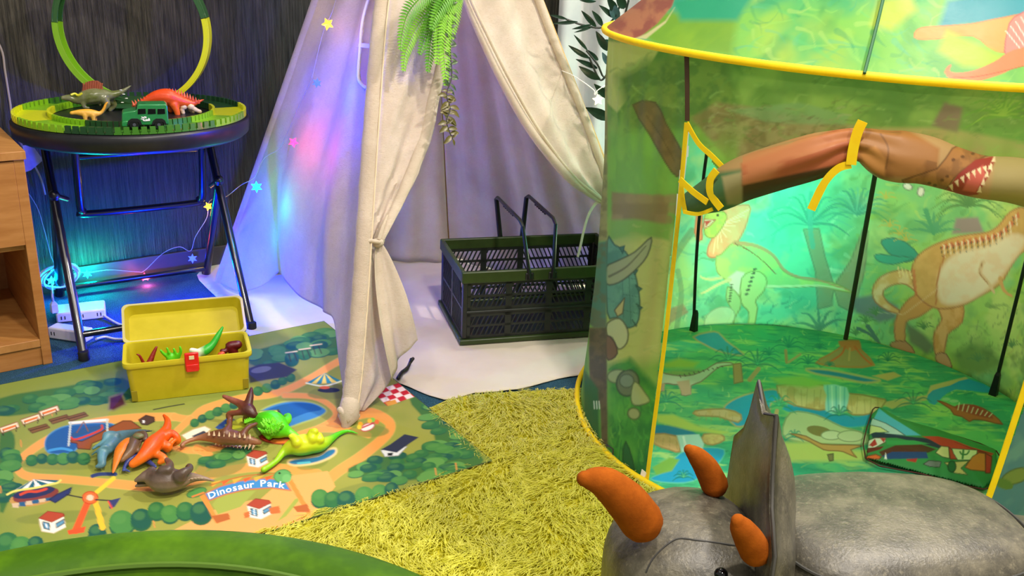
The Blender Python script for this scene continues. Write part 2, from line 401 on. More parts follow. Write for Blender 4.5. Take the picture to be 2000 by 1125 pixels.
obj('floor_sheet', flat_cloth(SHEET, 0.002), mat('cotton_sheet', '#d6cab8', '#e0d6c6', 0.9, 5, bump=0.15, bscale=500, trans=0.1), solid=0.0015, label='creased white cotton sheet spread on the carpet under the canvas teepee', cat='sheet')

# ---------------------------------------------------------------- fluffy olive rug
MAT_R = A(-0.024, 1.533, 0); MA = unit(A(-0.82, -0.572, 0)); MB_ = A(-MA[1]*-1, 0, 0); MB_ = unit(A(-0.572, 0.82, 0)); MAT_L, MAT_W = 1.30, 0.80
def in_mat(x, y, m=0.0):
    q = np.stack([x, y], -1)-MAT_R[:2]; a = q@MA[:2]; b = q@MB_[:2]; return (a > -m) & (a < MAT_L+m) & (b > -m) & (b < MAT_W+m)
TC = A(0.662, 1.79); TR = 0.50                                     # dinosaur tent: centre and radius of its round floor
RUG = [Z(*q)[:2] for q in ((838, 800), (900, 778), (1010, 768), (1120, 764))]+[A(0.32, 1.86), A(0.9, 1.92), A(1.55, 1.80), A(1.75, 1.3), A(1.65, 0.6), A(1.2, 0.28), A(0.3, 0.22), A(-0.35, 0.3), A(-0.62, 0.62), A(-0.62, 1.1), A(-0.40, 1.45)]
RUGP = catmull(RUG, 5, True)
def inside(P, x, y):
    ins = np.zeros(x.shape, bool)
    for i in range(len(P)):
        a, b = P[i], P[(i+1) % len(P)]; cr = (a[1] > y) != (b[1] > y); ins ^= cr & (x < (b[0]-a[0])*(y-a[1])/((b[1]-a[1]) or 1e-9)+a[0])
    return ins
rug = thing('shag_rug', (0.4, 1.0, 0), 'fluffy olive yellow shag rug lying between the play mat and the tent', 'rug')
bmv = [(*p, 0.0035) for p in RUGP]
obj('backing', prism(bmv, (0, 0, -1), 0.003), mat('rug_backing', '#b8b020', rough=0.95), rug, smooth=False)
def rug_pile(n=75000):
    x = RNG.uniform(-0.65, 1.15, n*2); y = RNG.uniform(0.45, 1.93, n*2)
    # density falls off with what the camera cannot tell apart
    keep = inside(RUGP, x, y) & ~in_mat(x, y, -0.012) & (np.hypot(x-TC[0], y-TC[1]) > TR-0.01) & (np.hypot(x+0.315, y-0.405) > 0.435)
    x, y = x[keep], y[keep]; n = len(x); xy = np.stack([x, y], 1)
    a = -1.2+(vnoise(xy+3, 3, 11, 2)-0.5)*3.4+(vnoise(xy+9, 30, 12, 2)-0.5)*3.2; lean = 0.55+0.6*vnoise(xy, 16, 13, 3)
    h = (0.013+0.005*vnoise(xy, 22, 14, 2))*RNG.uniform(0.75, 1.15, n); L = 0.038*RNG.uniform(0.7, 1.2, n); w = RNG.uniform(0.0009, 0.0017, n)
    near = in_mat(x, y, 0.028); h = np.where(near, h*0.55, h); L = np.where(near, L*0.55, L)
    hd = np.stack([np.cos(a), np.sin(a)], 1); sd = np.stack([-hd[:, 1], hd[:, 0]], 1)
    V = np.zeros((n, 6, 3)); jit = RNG.normal(0, 0.38, (n, 2))
    for i, (t, zz, ww) in enumerate(((0, 0.0, 1.0), (0.45, 0.8, 0.8), (1.0, 0.82, 0.12))):
        c = xy+(hd+jit*t)*(L*lean*t)[:, None]
        V[:, 2*i, :2] = c-sd*(w*ww)[:, None]; V[:, 2*i+1, :2] = c+sd*(w*ww)[:, None]; V[:, 2*i:2*i+2, 2] = (0.003+h*zz)[:, None]
    b = (np.arange(n)*6)[:, None]; F = np.concatenate([b+[0, 1, 3, 2], b+[2, 3, 5, 4]])
    me = bpy.data.meshes.new('pile'); me.vertices.add(n*6); me.vertices.foreach_set('co', (V.reshape(-1, 3)-world_loc(rug)).ravel())
    me.loops.add(F.size); me.loops.foreach_set('vertex_index', F.ravel().astype(np.int32)); me.polygons.add(len(F)); me.polygons.foreach_set('loop_start', (np.arange(len(F))*4).astype(np.int32)); me.polygons.foreach_set('use_smooth', np.ones(len(F), bool))
    me.update(calc_edges=True); me.validate()
    t = NT('shag_fibre'); t.b.inputs['Roughness'].default_value = 0.7; t.b.inputs['Sheen Weight'].default_value = 0.3; t.b.inputs['Specular IOR Level'].default_value = 0.25
    c = t.mix(t.ramp(t.noise(60, 2, 0.6, t.coord('Object')), 0.3, 0.7), rgba('#cecb22'), rgba('#f3f06a')); t.link(c, t.b.inputs['Base Color'])
    tr = t.new('ShaderNodeBsdfTranslucent'); t.link(c, tr.inputs['Color']); ms = t.new('ShaderNodeMixShader'); ms.inputs[0].default_value = 0.45
    t.link(t.b.outputs[0], ms.inputs[1]); t.link(tr.outputs[0], ms.inputs[2]); t.link(ms.outputs[0], t.out.inputs['Surface'])
    me.materials.append(t.m); o = bpy.data.objects.new('pile', me); COL.objects.link(o); o.parent = rug; tag(o, kind='stuff')
rug_pile()
# ================================================================ printed play mat
def mat_z(a, b):                                                    # its right corner lies up on the rug
    return 0.006+0.004*np.exp(-((a/0.35)**2))*1.0+0.0015*np.sin(a*9)*np.sin(b*7)
def play_mat():
    na, nb = 620, 400
    aa, bb_ = np.meshgrid(np.linspace(0, MAT_L, na), np.linspace(0, MAT_W, nb)); a = aa.ravel(); b = bb_.ravel()
    V = MAT_R[None]+MA[None]*a[:, None]+MB_[None]*b[:, None]; V[:, 2] = mat_z(a, b)
    P = Paint(V, np.stack([a, b], 1), '#808a38')
    P.wash('#989844', 3, 0.45, 0.6, 0.8); P.wash('#7d8c3c', 5, 0.5, 0.62, 0.6)
    D, M_, T_, L_ = '#2f6a3c', '#47813f', '#1f5544', '#5c9148'
    def road(pts, w=15, c='#e2984c'): P.line(pts, w+3, '#c9ac5c', alpha=0.5); P.line(pts, w, c)
    # roads
    road([(340, 814), (260, 816), (170, 828), (95, 858), (45, 893), (35, 915), (58, 931), (130, 936), (215, 944), (300, 952), (370, 940)], 15)
    road([(215, 944), (300, 950), (380, 938), (430, 922), (500, 912), (560, 916), (620, 925)], 17)
    road([(340, 814), (372, 818), (400, 798), (470, 778), (540, 768), (600, 742), (650, 712), (675, 700)], 13)
    road([(372, 818), (340, 848), (330, 872), (385, 880), (432, 872), (470, 858)], 12)
    road([(385, 876), (408, 890), (396, 915), (380, 935)], 16)
    road([(555, 772), (610, 775), (645, 792), (655, 812), (630, 832), (585, 848)], 10)
    road([(650, 830), (715, 806), (755, 820), (762, 838), (742, 862), (700, 895), (655, 925), (620, 960), (585, 1000)], 19)
    road([(620, 838), (680, 840), (720, 850)], 11)
    P.poly([(500, 1045), (470, 1010), (520, 965), (560, 930), (640, 920), (655, 950), (600, 1020), (560, 1050)], '#e6a35c')
    P.poly([(330, 1040), (430, 990), (500, 975), (560, 1000), (540, 1045), (400, 1060)], '#dfa05c'); P.poly([(430, 965), (500, 958), (470, 990), (425, 1005), (415, 985)], '#9aa448'); P.poly([(575, 975), (592, 968), (560, 1008), (540, 1020)], '#9aa448')
    # soft printed ground shapes
    for cx, cy, rx, ry, rot in ((100, 908, 85, 9, 3), (430, 910, 52, 22, -10), (330, 893, 40, 16, 5), (120, 1010, 90, 12, -4), (700, 955, 60, 10, -14), (610, 905, 32, 12, -12), (760, 780, 35, 12, -8), (660, 765, 60, 14, -5), (720, 842, 40, 12, 0), (160, 885, 110, 14, -6)):
        P.ell(cx, cy, rx, ry, '#77803a', rot, soft=3, alpha=0.75)
    # ponds
    P.poly([(505, 805), (540, 788), (575, 783), (610, 786), (634, 797), (636, 806), (620, 816), (590, 826), (560, 836), (530, 838), (510, 825)], '#3a7db0', smooth=4, edge='#9fae5a', ew=2.5); P.poly([(515, 806), (545, 792), (580, 787), (612, 790), (628, 800), (600, 806), (570, 818), (545, 834), (520, 828)], '#1e5c98', smooth=4)
    P.poly([(88, 872), (95, 850), (130, 832), (200, 826), (225, 832), (210, 848), (160, 866), (140, 884), (100, 886)], '#24588c', smooth=4, edge='#4a86ac', ew=2); P.line([(96, 880), (120, 876), (140, 880)], 5, '#3f8ec0')
    P.poly([(562, 903), (575, 896), (620, 890), (640, 878), (655, 876), (655, 886), (636, 898), (610, 906), (575, 909)], '#2a6f9c', smooth=3, edge='#e8c68a', ew=3); P.line([(582, 905), (605, 903)], 4, '#56b4c8')
    # trees: rows of overlapping crowns
    def crown(x, y, rx, ry, c, shade='#255a3c'):
        P.ell(x, y+ry*0.35, rx, ry*0.9, shade, -6, soft=2); P.ell(x, y, rx, ry, c, -6, soft=1.5); P.ell(x-rx*0.2, y-ry*0.3, rx*0.55, ry*0.45, L_, -6, soft=4, alpha=0.35)
    def wood(poly, n, rx, ry, seed):
        rs = random.Random(seed); poly = np.array(poly, float); P.poly(poly, '#3f6b34', smooth=3, soft=4); pts = []
        while len(pts) < n:
            x = rs.uniform(*poly[:, 0][[poly[:, 0].argmin(), poly[:, 0].argmax()]]); y = rs.uniform(poly[:, 1].min(), poly[:, 1].max())
            if inside(poly, A(x), A(y))[0]: pts.append((y, x))
        for y, x in sorted(pts): crown(x, y, rx*rs.uniform(0.7, 1.15), ry*rs.uniform(0.75, 1.15), rs.choice([D, M_, T_, L_, D]))
    wood([(0, 778), (120, 756), (240, 738), (250, 772), (180, 790), (70, 806), (0, 812)], 26, 22, 8, 3)
    wood([(488, 690), (560, 668), (640, 645), (665, 665), (650, 690), (585, 700), (500, 716)], 24, 19, 8, 4)
    wood([(800, 780), (850, 770), (880, 800), (905, 850), (945, 900), (900, 925), (830, 935), (760, 940), (700, 930), (680, 915), (740, 893), (820, 885), (850, 860), (830, 820)], 60, 20, 8, 5)
    wood([(0, 845), (28, 850), (26, 905), (22, 960), (0, 1000)], 11, 20, 11, 6)
    wood([(385, 903), (440, 880), (480, 878), (470, 898), (410, 912)], 8, 16, 8, 7)
    for x, y, r, c in ((62, 898, 12, D), (82, 895, 11, T_), (103, 896, 12, D), (124, 895, 13, M_), (143, 892, 13, T_), (164, 895, 13, D),
                       (380, 825, 9, D), (395, 817, 9, T_), (410, 810, 10, M_), (425, 803, 10, D), (441, 796, 10, M_), (457, 790, 9, T_),
                       (504, 763, 10, D), (521, 757, 10, M_), (538, 750, 10, T_), (552, 743, 9, D), (568, 737, 9, D)):
        crown(x, y, r, r*0.85, c)
    for x, y, r, c in ((15, 1062, 24, D), (42, 1068, 22, M_), (70, 1062, 16, T_), (190, 1040, 18, T_), (238, 1020, 25, M_), (276, 1013, 21, T_), (306, 997, 18, D), (332, 1003, 18, M_), (362, 997, 18, D), (393, 1000, 22, T_),
                       (625, 972, 18, M_), (650, 975, 17, D), (677, 976, 19, T_), (712, 968, 19, M_), (742, 962, 17, M_), (765, 955, 14, T_), (705, 742, 12, D), (570, 700, 14, T_)):
        crown(x, y, r, r*0.95, c)
    for x, y in ((100, 800), (40, 860), (0, 950), (300, 1018), (650, 1000), (700, 990), (850, 915), (890, 905), (960, 990)): P.line([(x, y), (x+2, y+12)], 3, '#c98a45')
    # bench tables and train-like stalls at the left
    for x, y in ((20, 838), (62, 822), (98, 806)):
        P.poly([(x-22, y-2), (x+14, y-14), (x+18, y-4), (x-16, y+8)], '#f0dcb0', edge='#8a5a30'); P.poly([(x-16, y), (x+12, y-9), (x+12, y-5), (x-14, y+4)], '#d8702c'); P.line([(x-14, y+3), (x-14, y+12)], 2, '#3a2a20', 0); P.line([(x+12, y-5), (x+12, y+4)], 2, '#3a2a20', 0)
    for x, y in ((75, 838), (115, 820), (150, 815)): P.poly([(x-20, y), (x+15, y-10), (x+22, y-3), (x-12, y+8)], '#7d5a30', edge='#5a3c20'); P.line([(x-16, y+3), (x+16, y-6)], 2, '#4a3018', 0)
    # pirate ship ride
    P.poly([(136, 858), (160, 862), (195, 845), (240, 822), (256, 822), (276, 836), (240, 842), (180, 866), (176, 878), (152, 876), (150, 866), (138, 864)], '#8a4a26', edge='#4c2a16'); P.poly([(140, 856), (196, 838), (198, 830), (160, 836), (138, 848)], '#2c5278'); P.line([(137, 853), (150, 858), (196, 840), (199, 831)], 4, '#c4402c')
    P.line([(136, 826), (210, 820)], 5, '#dfe0d0', 0); P.line([(138, 826), (134, 870)], 4, '#b9c2b6', 0); P.line([(209, 820), (210, 848)], 4, '#b9c2b6', 0); P.line([(150, 845), (163, 824), (172, 842)], 2, '#7c5030', 0)
    # dark hut, steep roof hut, purple roof by the box
    P.poly([(271, 820), (285, 811), (301, 815), (302, 823), (288, 830), (277, 829)], '#4a352c', edge='#2a1c18'); P.poly([(278, 821), (282, 821), (283, 826), (279, 826)], '#f2efe6')
    P.poly([(212, 800), (214, 776), (238, 768), (246, 790), (222, 802)], '#4f2030', edge='#7f7a50', ew=3); P.line([(300, 800), (330, 794), (360, 789)], 2, '#2c2c2c', 0)
    # yellow and blue stall, cream stall
    P.poly([(420, 835), (445, 815), (460, 820), (450, 838), (432, 842)], '#24467e'); P.poly([(440, 830), (470, 815), (486, 820), (480, 834), (452, 840)], '#c9d030', edge='#8b9630'); P.poly([(505, 803), (545, 801), (538, 812), (510, 815)], '#d6e26a', edge='#6f8a3a'); P.line([(543, 801), (552, 814)], 4, '#303440', 0)
    P.poly([(354, 850), (378, 838), (400, 832), (412, 838), (396, 855), (370, 864)], '#e7e0bc', edge='#b39a60'); P.poly([(374, 852), (398, 841), (405, 846), (384, 856)], '#3a3f48')
    # small white houses with red roofs
    def house(x, y, s=1.0, roof='#a8442e'):
        q = lambda *p: [(x+a*s, y+b*s) for a, b in p]
        P.poly(q((-28, -8), (-8, -18), (22, -12), (26, 10), (2, 22), (-22, 18)), '#ece4cf', edge='#bdae8a', ew=1.2); P.poly(q((-28, -8), (-10, -22), (20, -18), (24, -13), (-2, 0)), roof, edge='#7a2c1e', ew=1)
        P.poly(q((-20, -1), (-7, 2), (-6, 15), (-18, 12)), '#5d93b0', edge='#26343c'); P.line(q((-13, 1), (-12, 13)), 1.5, '#ffffff', 0); P.poly(q((6, 3), (22, -6), (23, 2), (8, 11)), '#5d93b0', edge='#26343c')
    house(103, 1020, 0.98); house(508, 994, 0.92); house(503, 896, 0.78)
    P.poly([(476, 1002), (488, 998), (488, 1010), (478, 1012)], '#c06a34'); P.poly([(525, 992), (545, 988), (548, 1002), (528, 1004)], '#c06a34')
    # long dark roofed shed
    P.poly([(744, 880), (770, 868), (795, 872), (778, 890), (752, 892)], '#d9dadd', edge='#8c8c88', ew=1); P.poly([(744, 878), (762, 868), (790, 848), (818, 854), (800, 866), (775, 884)], '#2b3048'); P.poly([(757, 885), (768, 884), (766, 890), (757, 890)], '#202226')
    # merry-go-round with striped canopy
    top = A(66, 936); rim = [(14, 966), (26, 960), (40, 957), (54, 955), (68, 953), (82, 950), (98, 946), (112, 943), (118, 938)]
    P.ell(66, 972, 48, 16, '#b98d4a', -8); P.ell(70, 967, 46, 14, '#7b3a34', -10); P.ell(66, 962, 42, 10, '#2a2f50', -10); P.line([(40, 966), (55, 960), (72, 960), (90, 955)], 5, '#c8482c')
    for i in range(8): P.poly([top, rim[i], rim[i+1]], '#1f5f6e' if i % 2 else '#f1ead8', soft=1.2)
    P.line(rim, 4, '#ded066')
    for i in range(6): P.poly([(24+i*13, 983-i*2.0), (37+i*13, 982-i*2.2), (37+i*13, 992-i*3), (24+i*13, 991-i*2.4)], '#2c5a7c' if i % 2 else '#c9b08c')
    P.poly([(96, 976), (110, 966), (140, 952), (136, 964), (108, 982)], '#2b3564', edge='#1b2240')
    # swing ride
    P.line([(222, 934), (188, 962), (182, 972)], 8, '#e8c238', 0); P.line([(180, 930), (196, 926), (226, 926)], 7, '#2f3d70'); P.line([(176, 970), (148, 1036)], 12, '#e2562a', 0, taper=14); P.line([(184, 970), (200, 1030)], 10, '#ecb634', 0, taper=12); P.ell(176, 972, 15, 12, '#e06a34', edge='#b23a1c'); P.ell(176, 972, 7, 6, '#f2c0a0')
    P.poly([(132, 1036), (168, 1028), (164, 1040), (134, 1044)], '#d8502a'); P.line([(186, 976), (220, 978)], 2.5, '#2a2a30', 0); P.line([(160, 972), (130, 966)], 2.5, '#2a2a30', 0); P.poly([(212, 978), (236, 972), (224, 990), (214, 994)], '#343c66'); P.line([(212, 980), (218, 992)], 4, '#d84a3a', 0)
    # gate with the blue banner and bunting
    P.line([(394, 966), (424, 1018)], 9, '#e08a3c', 0); P.line([(564, 934), (602, 1000)], 9, '#e08a3c', 0); P.poly([(412, 1008), (446, 1002), (450, 1014), (424, 1022)], '#b0602e'); P.poly([(572, 990), (600, 984), (606, 1000), (580, 1000)], '#b0602e')
    P.poly([(400, 964), (430, 950), (470, 939), (515, 934), (555, 937), (568, 958), (530, 953), (480, 956), (440, 966), (408, 978)], '#3f86bd', edge='#c46a30', ew=2)
    for i, x in enumerate(range(412, 540, 21)): y = 946-0.13*(x-412)+0.0006*(x-412)*(x-480); P.poly([(x, y-3), (x+20, y-8), (x+3, y+5)], '#d8602c' if i % 2 else '#e8a63c')
    P.line([(410, 948), (470, 931), (540, 924)], 2, '#b8682c'); P.ell(552, 930, 17, 13, '#5fa05a', -10, edge='#3d7a40'); P.ell(560, 934, 9, 8, '#6fb066'); P.ell(546, 924, 2.2, 2.2, '#20281c'); P.ell(384, 962, 20, 8, '#4f8a44', -18, edge='#37683a'); P.line([(376, 970), (398, 962)], 3, '#e07a3a', 0)
    # parasol, chequered tent, balloon stand, red carousel base, garden chairs
    for i in range(7):
        a0, a1 = [(598+i*10, 748-0.5*i+3*math.sin(i/7*PI)) for i in (i, i+1)]; P.poly([(634, 728), a0, a1], '#2b7f8a' if i % 2 == 0 else '#dfc65a', soft=1)
    P.line([(598, 748), (632, 754), (668, 744)], 3, '#dbe0b0'); P.ell(642, 762, 22, 5, '#26303c'); P.ell(634, 757, 10, 3, '#d0602c')
    ch = A(728, 765); e1 = A(13, -4.4); e2 = A(7, 7.0)
    for i in range(6):
        for j in range(4): q = ch+e1*i+e2*j; P.poly([q, q+e1, q+e1+e2, q+e2], '#c3202a' if (i+j) % 2 else '#f1d9d0', soft=1)
    P.poly([(752, 786), (772, 780), (776, 788), (758, 793)], '#e09a3a'); P.ell(718, 834, 14, 7, '#f2e6e2', -20, edge='#b93a44'); P.line([(706, 836), (730, 826)], 3, '#b93a44', 0)
    for x, y, c in ((728, 820, '#7fc04a'), (736, 824, '#e06a3a'), (704, 828, '#e8a02c'), (702, 834, '#e8c23a'), (722, 822, '#e8b23a')): P.ell(x, y, 4.5, 4.5, c)
    P.ell(540, 857, 34, 10, '#b53422', 6, edge='#7a2216'); P.ell(548, 861, 20, 5, '#e07a30'); P.line([(552, 868), (556, 880)], 2, '#3a2a26', 0); P.line([(562, 862), (560, 878)], 2, '#3a2a26', 0)
    P.poly([(434, 868), (440, 862), (478, 862), (470, 874)], '#f0e8e0', edge='#a8323a')
    for x, y in ((572, 692), (598, 686), (620, 678)): P.line([(x-14, y-3), (x+8, y-6)], 2.5, '#d8c088', 0); P.line([(x-8, y), (x-4, y+14)], 1.8, '#3a2c20', 0); P.line([(x+2, y-2), (x+8, y+12)], 1.8, '#3a2c20', 0)
    P.poly([(488, 748), (484, 720), (505, 712), (545, 708), (580, 722), (560, 736), (520, 742)], '#3c3f3e', soft=3); P.ell(510, 722, 20, 6, '#6c6f6c', -10)
    f = [(i*na+k, i*na+k+1, (i+1)*na+k+1, (i+1)*na+k) for i in range(nb-1) for k in range(na-1)]
    th = thing('play_mat', (*Z(430, 900)[:2], 0), 'printed play mat of a green theme park reading Dinosaur Park, on the carpet', 'play mat')
    me = G(); me.v = [V]; me.f = f; me.n = len(V)
    obj('printed_top', me, printed('mat_print', 0.75, 0, 0.25, 900, 0.2), th, cols=P.c)
    b4 = [MAT_R+MA*x+MB_*y for x, y in ((0, 0), (MAT_L, 0), (MAT_L, MAT_W), (0, MAT_W))]
    N = 24; per = [b4[i]*(1-k/N)+b4[(i+1) % 4]*k/N for i in range(4) for k in range(N)]; rim = []
    for q in per:
        a = (q-MAT_R)@MA; b = (q-MAT_R)@MB_; rim.append(A(q[0], q[1], float(mat_z(A(a), A(b))[0])-0.001))
    obj('stitched_edge', tube(rim, 0.0013, 6, closed=True), mat('mat_edge', '#3c4a26', rough=0.9), th)
    # lettering on the banner
    path = catmull([(409, 974), (440, 963), (480, 954), (520, 950.5), (562, 956)], 20); seg = np.r_[0, np.cumsum(np.hypot(*np.diff(path, axis=0).T))]
    gl = G(); cur_x = 0.0; txt = 'Dinosaur Park'; H = 17.5; fc = bpy.data.curves.new('t', 'FONT'); adv = {}
    items = []
    for chh in txt:
        fc.body = chh; fc.size = 1; fc.offset = 0.022; fc.resolution_u = 2
        if chh == ' ': cur_x += 0.42; continue
        to = bpy.data.objects.new('t', fc); COL.objects.link(to); bpy.context.view_layer.update(); me2 = to.evaluated_get(bpy.context.evaluated_depsgraph_get()).to_mesh()
        v = np.array([q.co[:] for q in me2.vertices]); ff = [tuple(q.vertices) for q in me2.polygons]; to.to_mesh_clear(); bpy.data.objects.remove(to)
        w = v[:, 0].max()-v[:, 0].min(); v[:, 0] -= v[:, 0].min(); items.append((v, ff, cur_x)); cur_x += w+0.10
    sc = (seg[-1]-4)/cur_x
    for v, ff, x0 in items:
        s = (x0+v[:, 0])*sc; bx = np.interp(s, seg, path[:, 0]); by = np.interp(s, seg, path[:, 1]); tx = np.interp(s+1, seg, path[:, 0])-bx; ty = np.interp(s+1, seg, path[:, 1])-by; ln = np.hypot(tx, ty)+1e-9
        px = bx+ty/ln*v[:, 1]*H; py = by-tx/ln*v[:, 1]*H-0.5; W = np.array([Z(a, b, 0.0068) for a, b in zip(px, py)])
        q = W-MAT_R; W[:, 2] = mat_z(q@MA, q@MB_)+0.0004; gl.add((W, ff))
    obj('banner_lettering', gl, mat('white_ink', '#f4f6f6', rough=0.8), th, smooth=False, label='white lettering Dinosaur Park on the blue banner')
play_mat()
# ================================================================ canvas teepee
AP = A(-0.26, 2.40, 1.45); F1 = A(-0.321, 1.654, 0); F2 = A(0.42, 2.40, 0); L1 = Z(430, 552); B2 = A(-0.20, 2.74, 0)
LINEN = None
def linen(name='linen', a='#e4d6c3', b='#f0e4d4', tr=0.45):
    t = NT(name); s = t.b; s.inputs['Roughness'].default_value = 0.95; s.inputs['Specular IOR Level'].default_value = 0.1; s.inputs['Sheen Weight'].default_value = 0.15
    v = t.coord('Object'); n = t.noise(9, 4, 0.65, v); w = t.noise(1.0, 2, 0.6, t.coord('Object', (900, 900, 160))); w2 = t.noise(1.0, 2, 0.6, t.coord('Object', (120, 120, 1200)))
    c = t.mix(t.ramp(n, 0.35, 0.68), rgba(a), rgba(b)); c = t.mix(t.ramp(w2, 0.52, 0.8), c, rgba('#d6c6ae')); t.link(c, s.inputs['Base Color'])
    ad = t.new('ShaderNodeMath', operation='ADD'); t.link(w, ad.inputs[0]); t.link(w2, ad.inputs[1]); ad2 = t.new('ShaderNodeMath', operation='MULTIPLY_ADD'); t.link(t.noise(38, 3, 0.5, v), ad2.inputs[0]); ad2.inputs[1].default_value = 3.0; t.link(ad.outputs[0], ad2.inputs[2])
    t.bump(ad2.outputs[0], 0.45, 0.003)
    tr_ = t.new('ShaderNodeBsdfTranslucent'); t.link(c, tr_.inputs['Color']); ms = t.new('ShaderNodeMixShader'); ms.inputs[0].default_value = tr
    t.link(s.outputs[0], ms.inputs[1]); t.link(tr_.outputs[0], ms.inputs[2]); t.link(ms.outputs[0], t.out.inputs['Surface']); return t.m
def smooth01(x): x = np.clip(x, 0, 1); return x*x*(3-2*x)
def teepee():
    T = thing('canvas_teepee', (-0.25, 2.3, 0), 'cream linen teepee tent with one flap tied back beside a black crate', 'teepee')
    M1 = linen('linen_canvas'); M2 = linen('linen_shaded', '#d6ccbf', '#e2dacf', 0.3)  # M2 is the same cloth greyed, interior shade put into its colour
    pole = mat('pole_wood', '#c8a06a', '#b8905a', 0.6, 12, stretch=(8, 8, 1))
    for p in (F2, L1, B2):
        e = AP+(AP-p)*0.14; sh = A(0, 0.035, 0) if p is B2 else A(0, 0, 0); obj('pole', tube([p+sh+A(0, 0, 0.004), e+sh], 0.009, 10), pole, T)
    def line(p, t): return AP[None]+(p-AP)[None]*np.asarray(t)[:, None]
    # ---- left panel with arched window near the front pole
    nu, nv = 150, 230; tt = np.linspace(0.03, 1, nv); u = np.linspace(0, 1, nu); uu, vv = np.meshgrid(u, tt)
    hem = 1-0.095*smooth01((uu-0.12)/0.25)*smooth01((1.0-uu)/0.22)-0.012*np.sin(uu*9)
    te = 0.03+(vv-0.03)/(0.97)*(hem-0.03)
    Lp = AP+(L1-AP)*te[..., None]; Rp = AP+(F1-AP)*te[..., None]; V = Lp*(1-uu[..., None])+Rp*uu[..., None]
    n = unit(np.cross(L1-AP, F1-AP)); n = n if n@(_c-AP) > 0 else -n
    fold = (0.016*np.sin(uu*17+2.2*np.sin(te*3))*te**1.4+0.012*np.sin(uu*7.3+1.0)+0.02*np.exp(-((uu-0.62+0.1*te)/0.07)**2)*te**2-0.02*np.exp(-((uu-0.8)/0.06)**2)*te**2)*np.sin(np.clip(uu, 0.0, 1)*PI)**0.35
    fold += 0.004*(vnoise(np.stack([uu.ravel()*6, te.ravel()*18], 1), 1.2, 5).reshape(uu.shape)-0.5)
    fold -= 0.05*smooth01((te-0.75)/0.25)*np.sin(uu*PI)                    # lower hem is blown inwards
    V = V+n*fold[..., None]; Vf = V.reshape(-1, 3); px = PX(Vf)
    WIN = catmull([(741, -40), (722, 2), (711, 45), (706, 100), (703, 150), (710, 166), (719, 172), (728, 168), (735, 168), (739, 110), (743, 40), (748, -40)], 4, True)
    hole = inside(WIN, px[:, 0], px[:, 1])
    f = [q for i in range(nv-1) for k in range(nu-1) for q in [(i*nu+k, i*nu+k+1, (i+1)*nu+k+1, (i+1)*nu+k)] if not (hole[q[0]] or hole[q[2]])]
    obj('side_panel', (Vf, f), M1, T, solid=0.0012)
    pw = lambda x, y: PN(x, y, AP, n)+n*0.004
    rim = np.array([pw(*q) for q in WIN if q[1] > -60]); obj('window_hem', tube(rim, 0.0038, 6, closed=True), mat('white_tape', '#e9e4dc', rough=0.9), T)
    obj('window_bar', ribbon([pw(703, 89), pw(722, 91), pw(740, 91)], n, 0.009), mat('white_tape', '#e9e4dc', rough=0.9), T)
    # ---- back panels seen from inside
    def inner(name, P, Q, seed, dep, flare=0.02):
        nu, nv = 110, 60; tv = np.linspace(0.05, 0.995, nv)
        def disp(a, b): return (dep*np.sin(a*19+seed+1.5*np.sin(b*3+seed))+dep*0.7*np.sin(a*41+seed*2+b*2))*b**1.3+flare*np.sin(a*PI)*b
        obj(name, ruled(line(P, tv), line(Q, tv), nu, disp), M2, T, solid=0.0012)
    inner('back_panel', L1, B2, 0.7, 0.010); inner('back_panel', B2, F2, 2.1, 0.011)
    # ---- front: plane through the two front poles
    nf = unit(np.cross(F1-AP, F2-AP)); nf = nf if nf@(_c-AP) > 0 else -nf
    fp = lambda x, y, o=0.0: PN(x, y, AP+nf*o, nf)
    def flap(name, L, R, nu, d, o=0.0, m=M1, oL=None, oR=None, k=5):
        l = catmull(np.array([fp(*q, o) for q in L]), k); r = catmull(np.array([fp(*q, o) for q in R]), k)
        if oL is not None: l = l+nf*np.interp(np.linspace(0, 1, len(l)), np.linspace(0, 1, len(oL)), oL)[:, None]
        if oR is not None: r = r+nf*np.interp(np.linspace(0, 1, len(r)), np.linspace(0, 1, len(oR)), oR)[:, None]
        g = ruled(l, r, nu, d); return obj(name, g, m, T, solid=0.0012)
    sgn = 1
    def d1(a, b): return 0.010*np.sin(a*8+b*4)*np.sin(a*PI)+0.004*np.sin(a*22+b*30)*b*np.sin(a*PI)+0.003*np.sin(b*70+a*9)*smooth01((b-0.55)/0.3)
    flap('front_flap', [(765, -260), (750, -60), (744, 0), (737, 120), (724, 250), (714, 360), (710, 430), (716, 470)], [(850, -260), (893, -60), (887, 0), (865, 127), (847, 200), (831, 269), (797, 362), (744, 468)], 40, d1, 0.004, oR=[0, 0, 0.01, 0.015, 0.02, 0.025, 0.02, 0.012])
    # rolled hem along the free edge of that flap
    hp = catmull(np.array([fp(*q, 0.022) for q in ((893, -60), (886, 0), (862, 127), (843, 200), (827, 269), (793, 362), (764, 425), (744, 466))]), 6)
    obj('flap_hem', tube(hp, np.interp(np.linspace(0, 1, len(hp)), [0, 0.3, 0.7, 1], [0.007, 0.011, 0.012, 0.008]), 10, flat=0.6, roundcap=True), M1, T)
    # cloth below the knot: inner layer down to the pole's foot, and the flared end of the flap
    def d2(a, b): return 0.012*np.sin(a*9+1)*np.sin(a*PI)*b
    flap('front_flap', [(716, 476), (708, 560), (700, 650), (692, 730), (688, 800)], [(738, 482), (738, 560), (748, 660), (766, 735), (712, 802)], 24, d2, -0.012)
    def d3(a, b): return 0.022*np.sin(a*PI)*b+0.009*np.sin(a*11+b*2)*b*np.sin(a*PI)
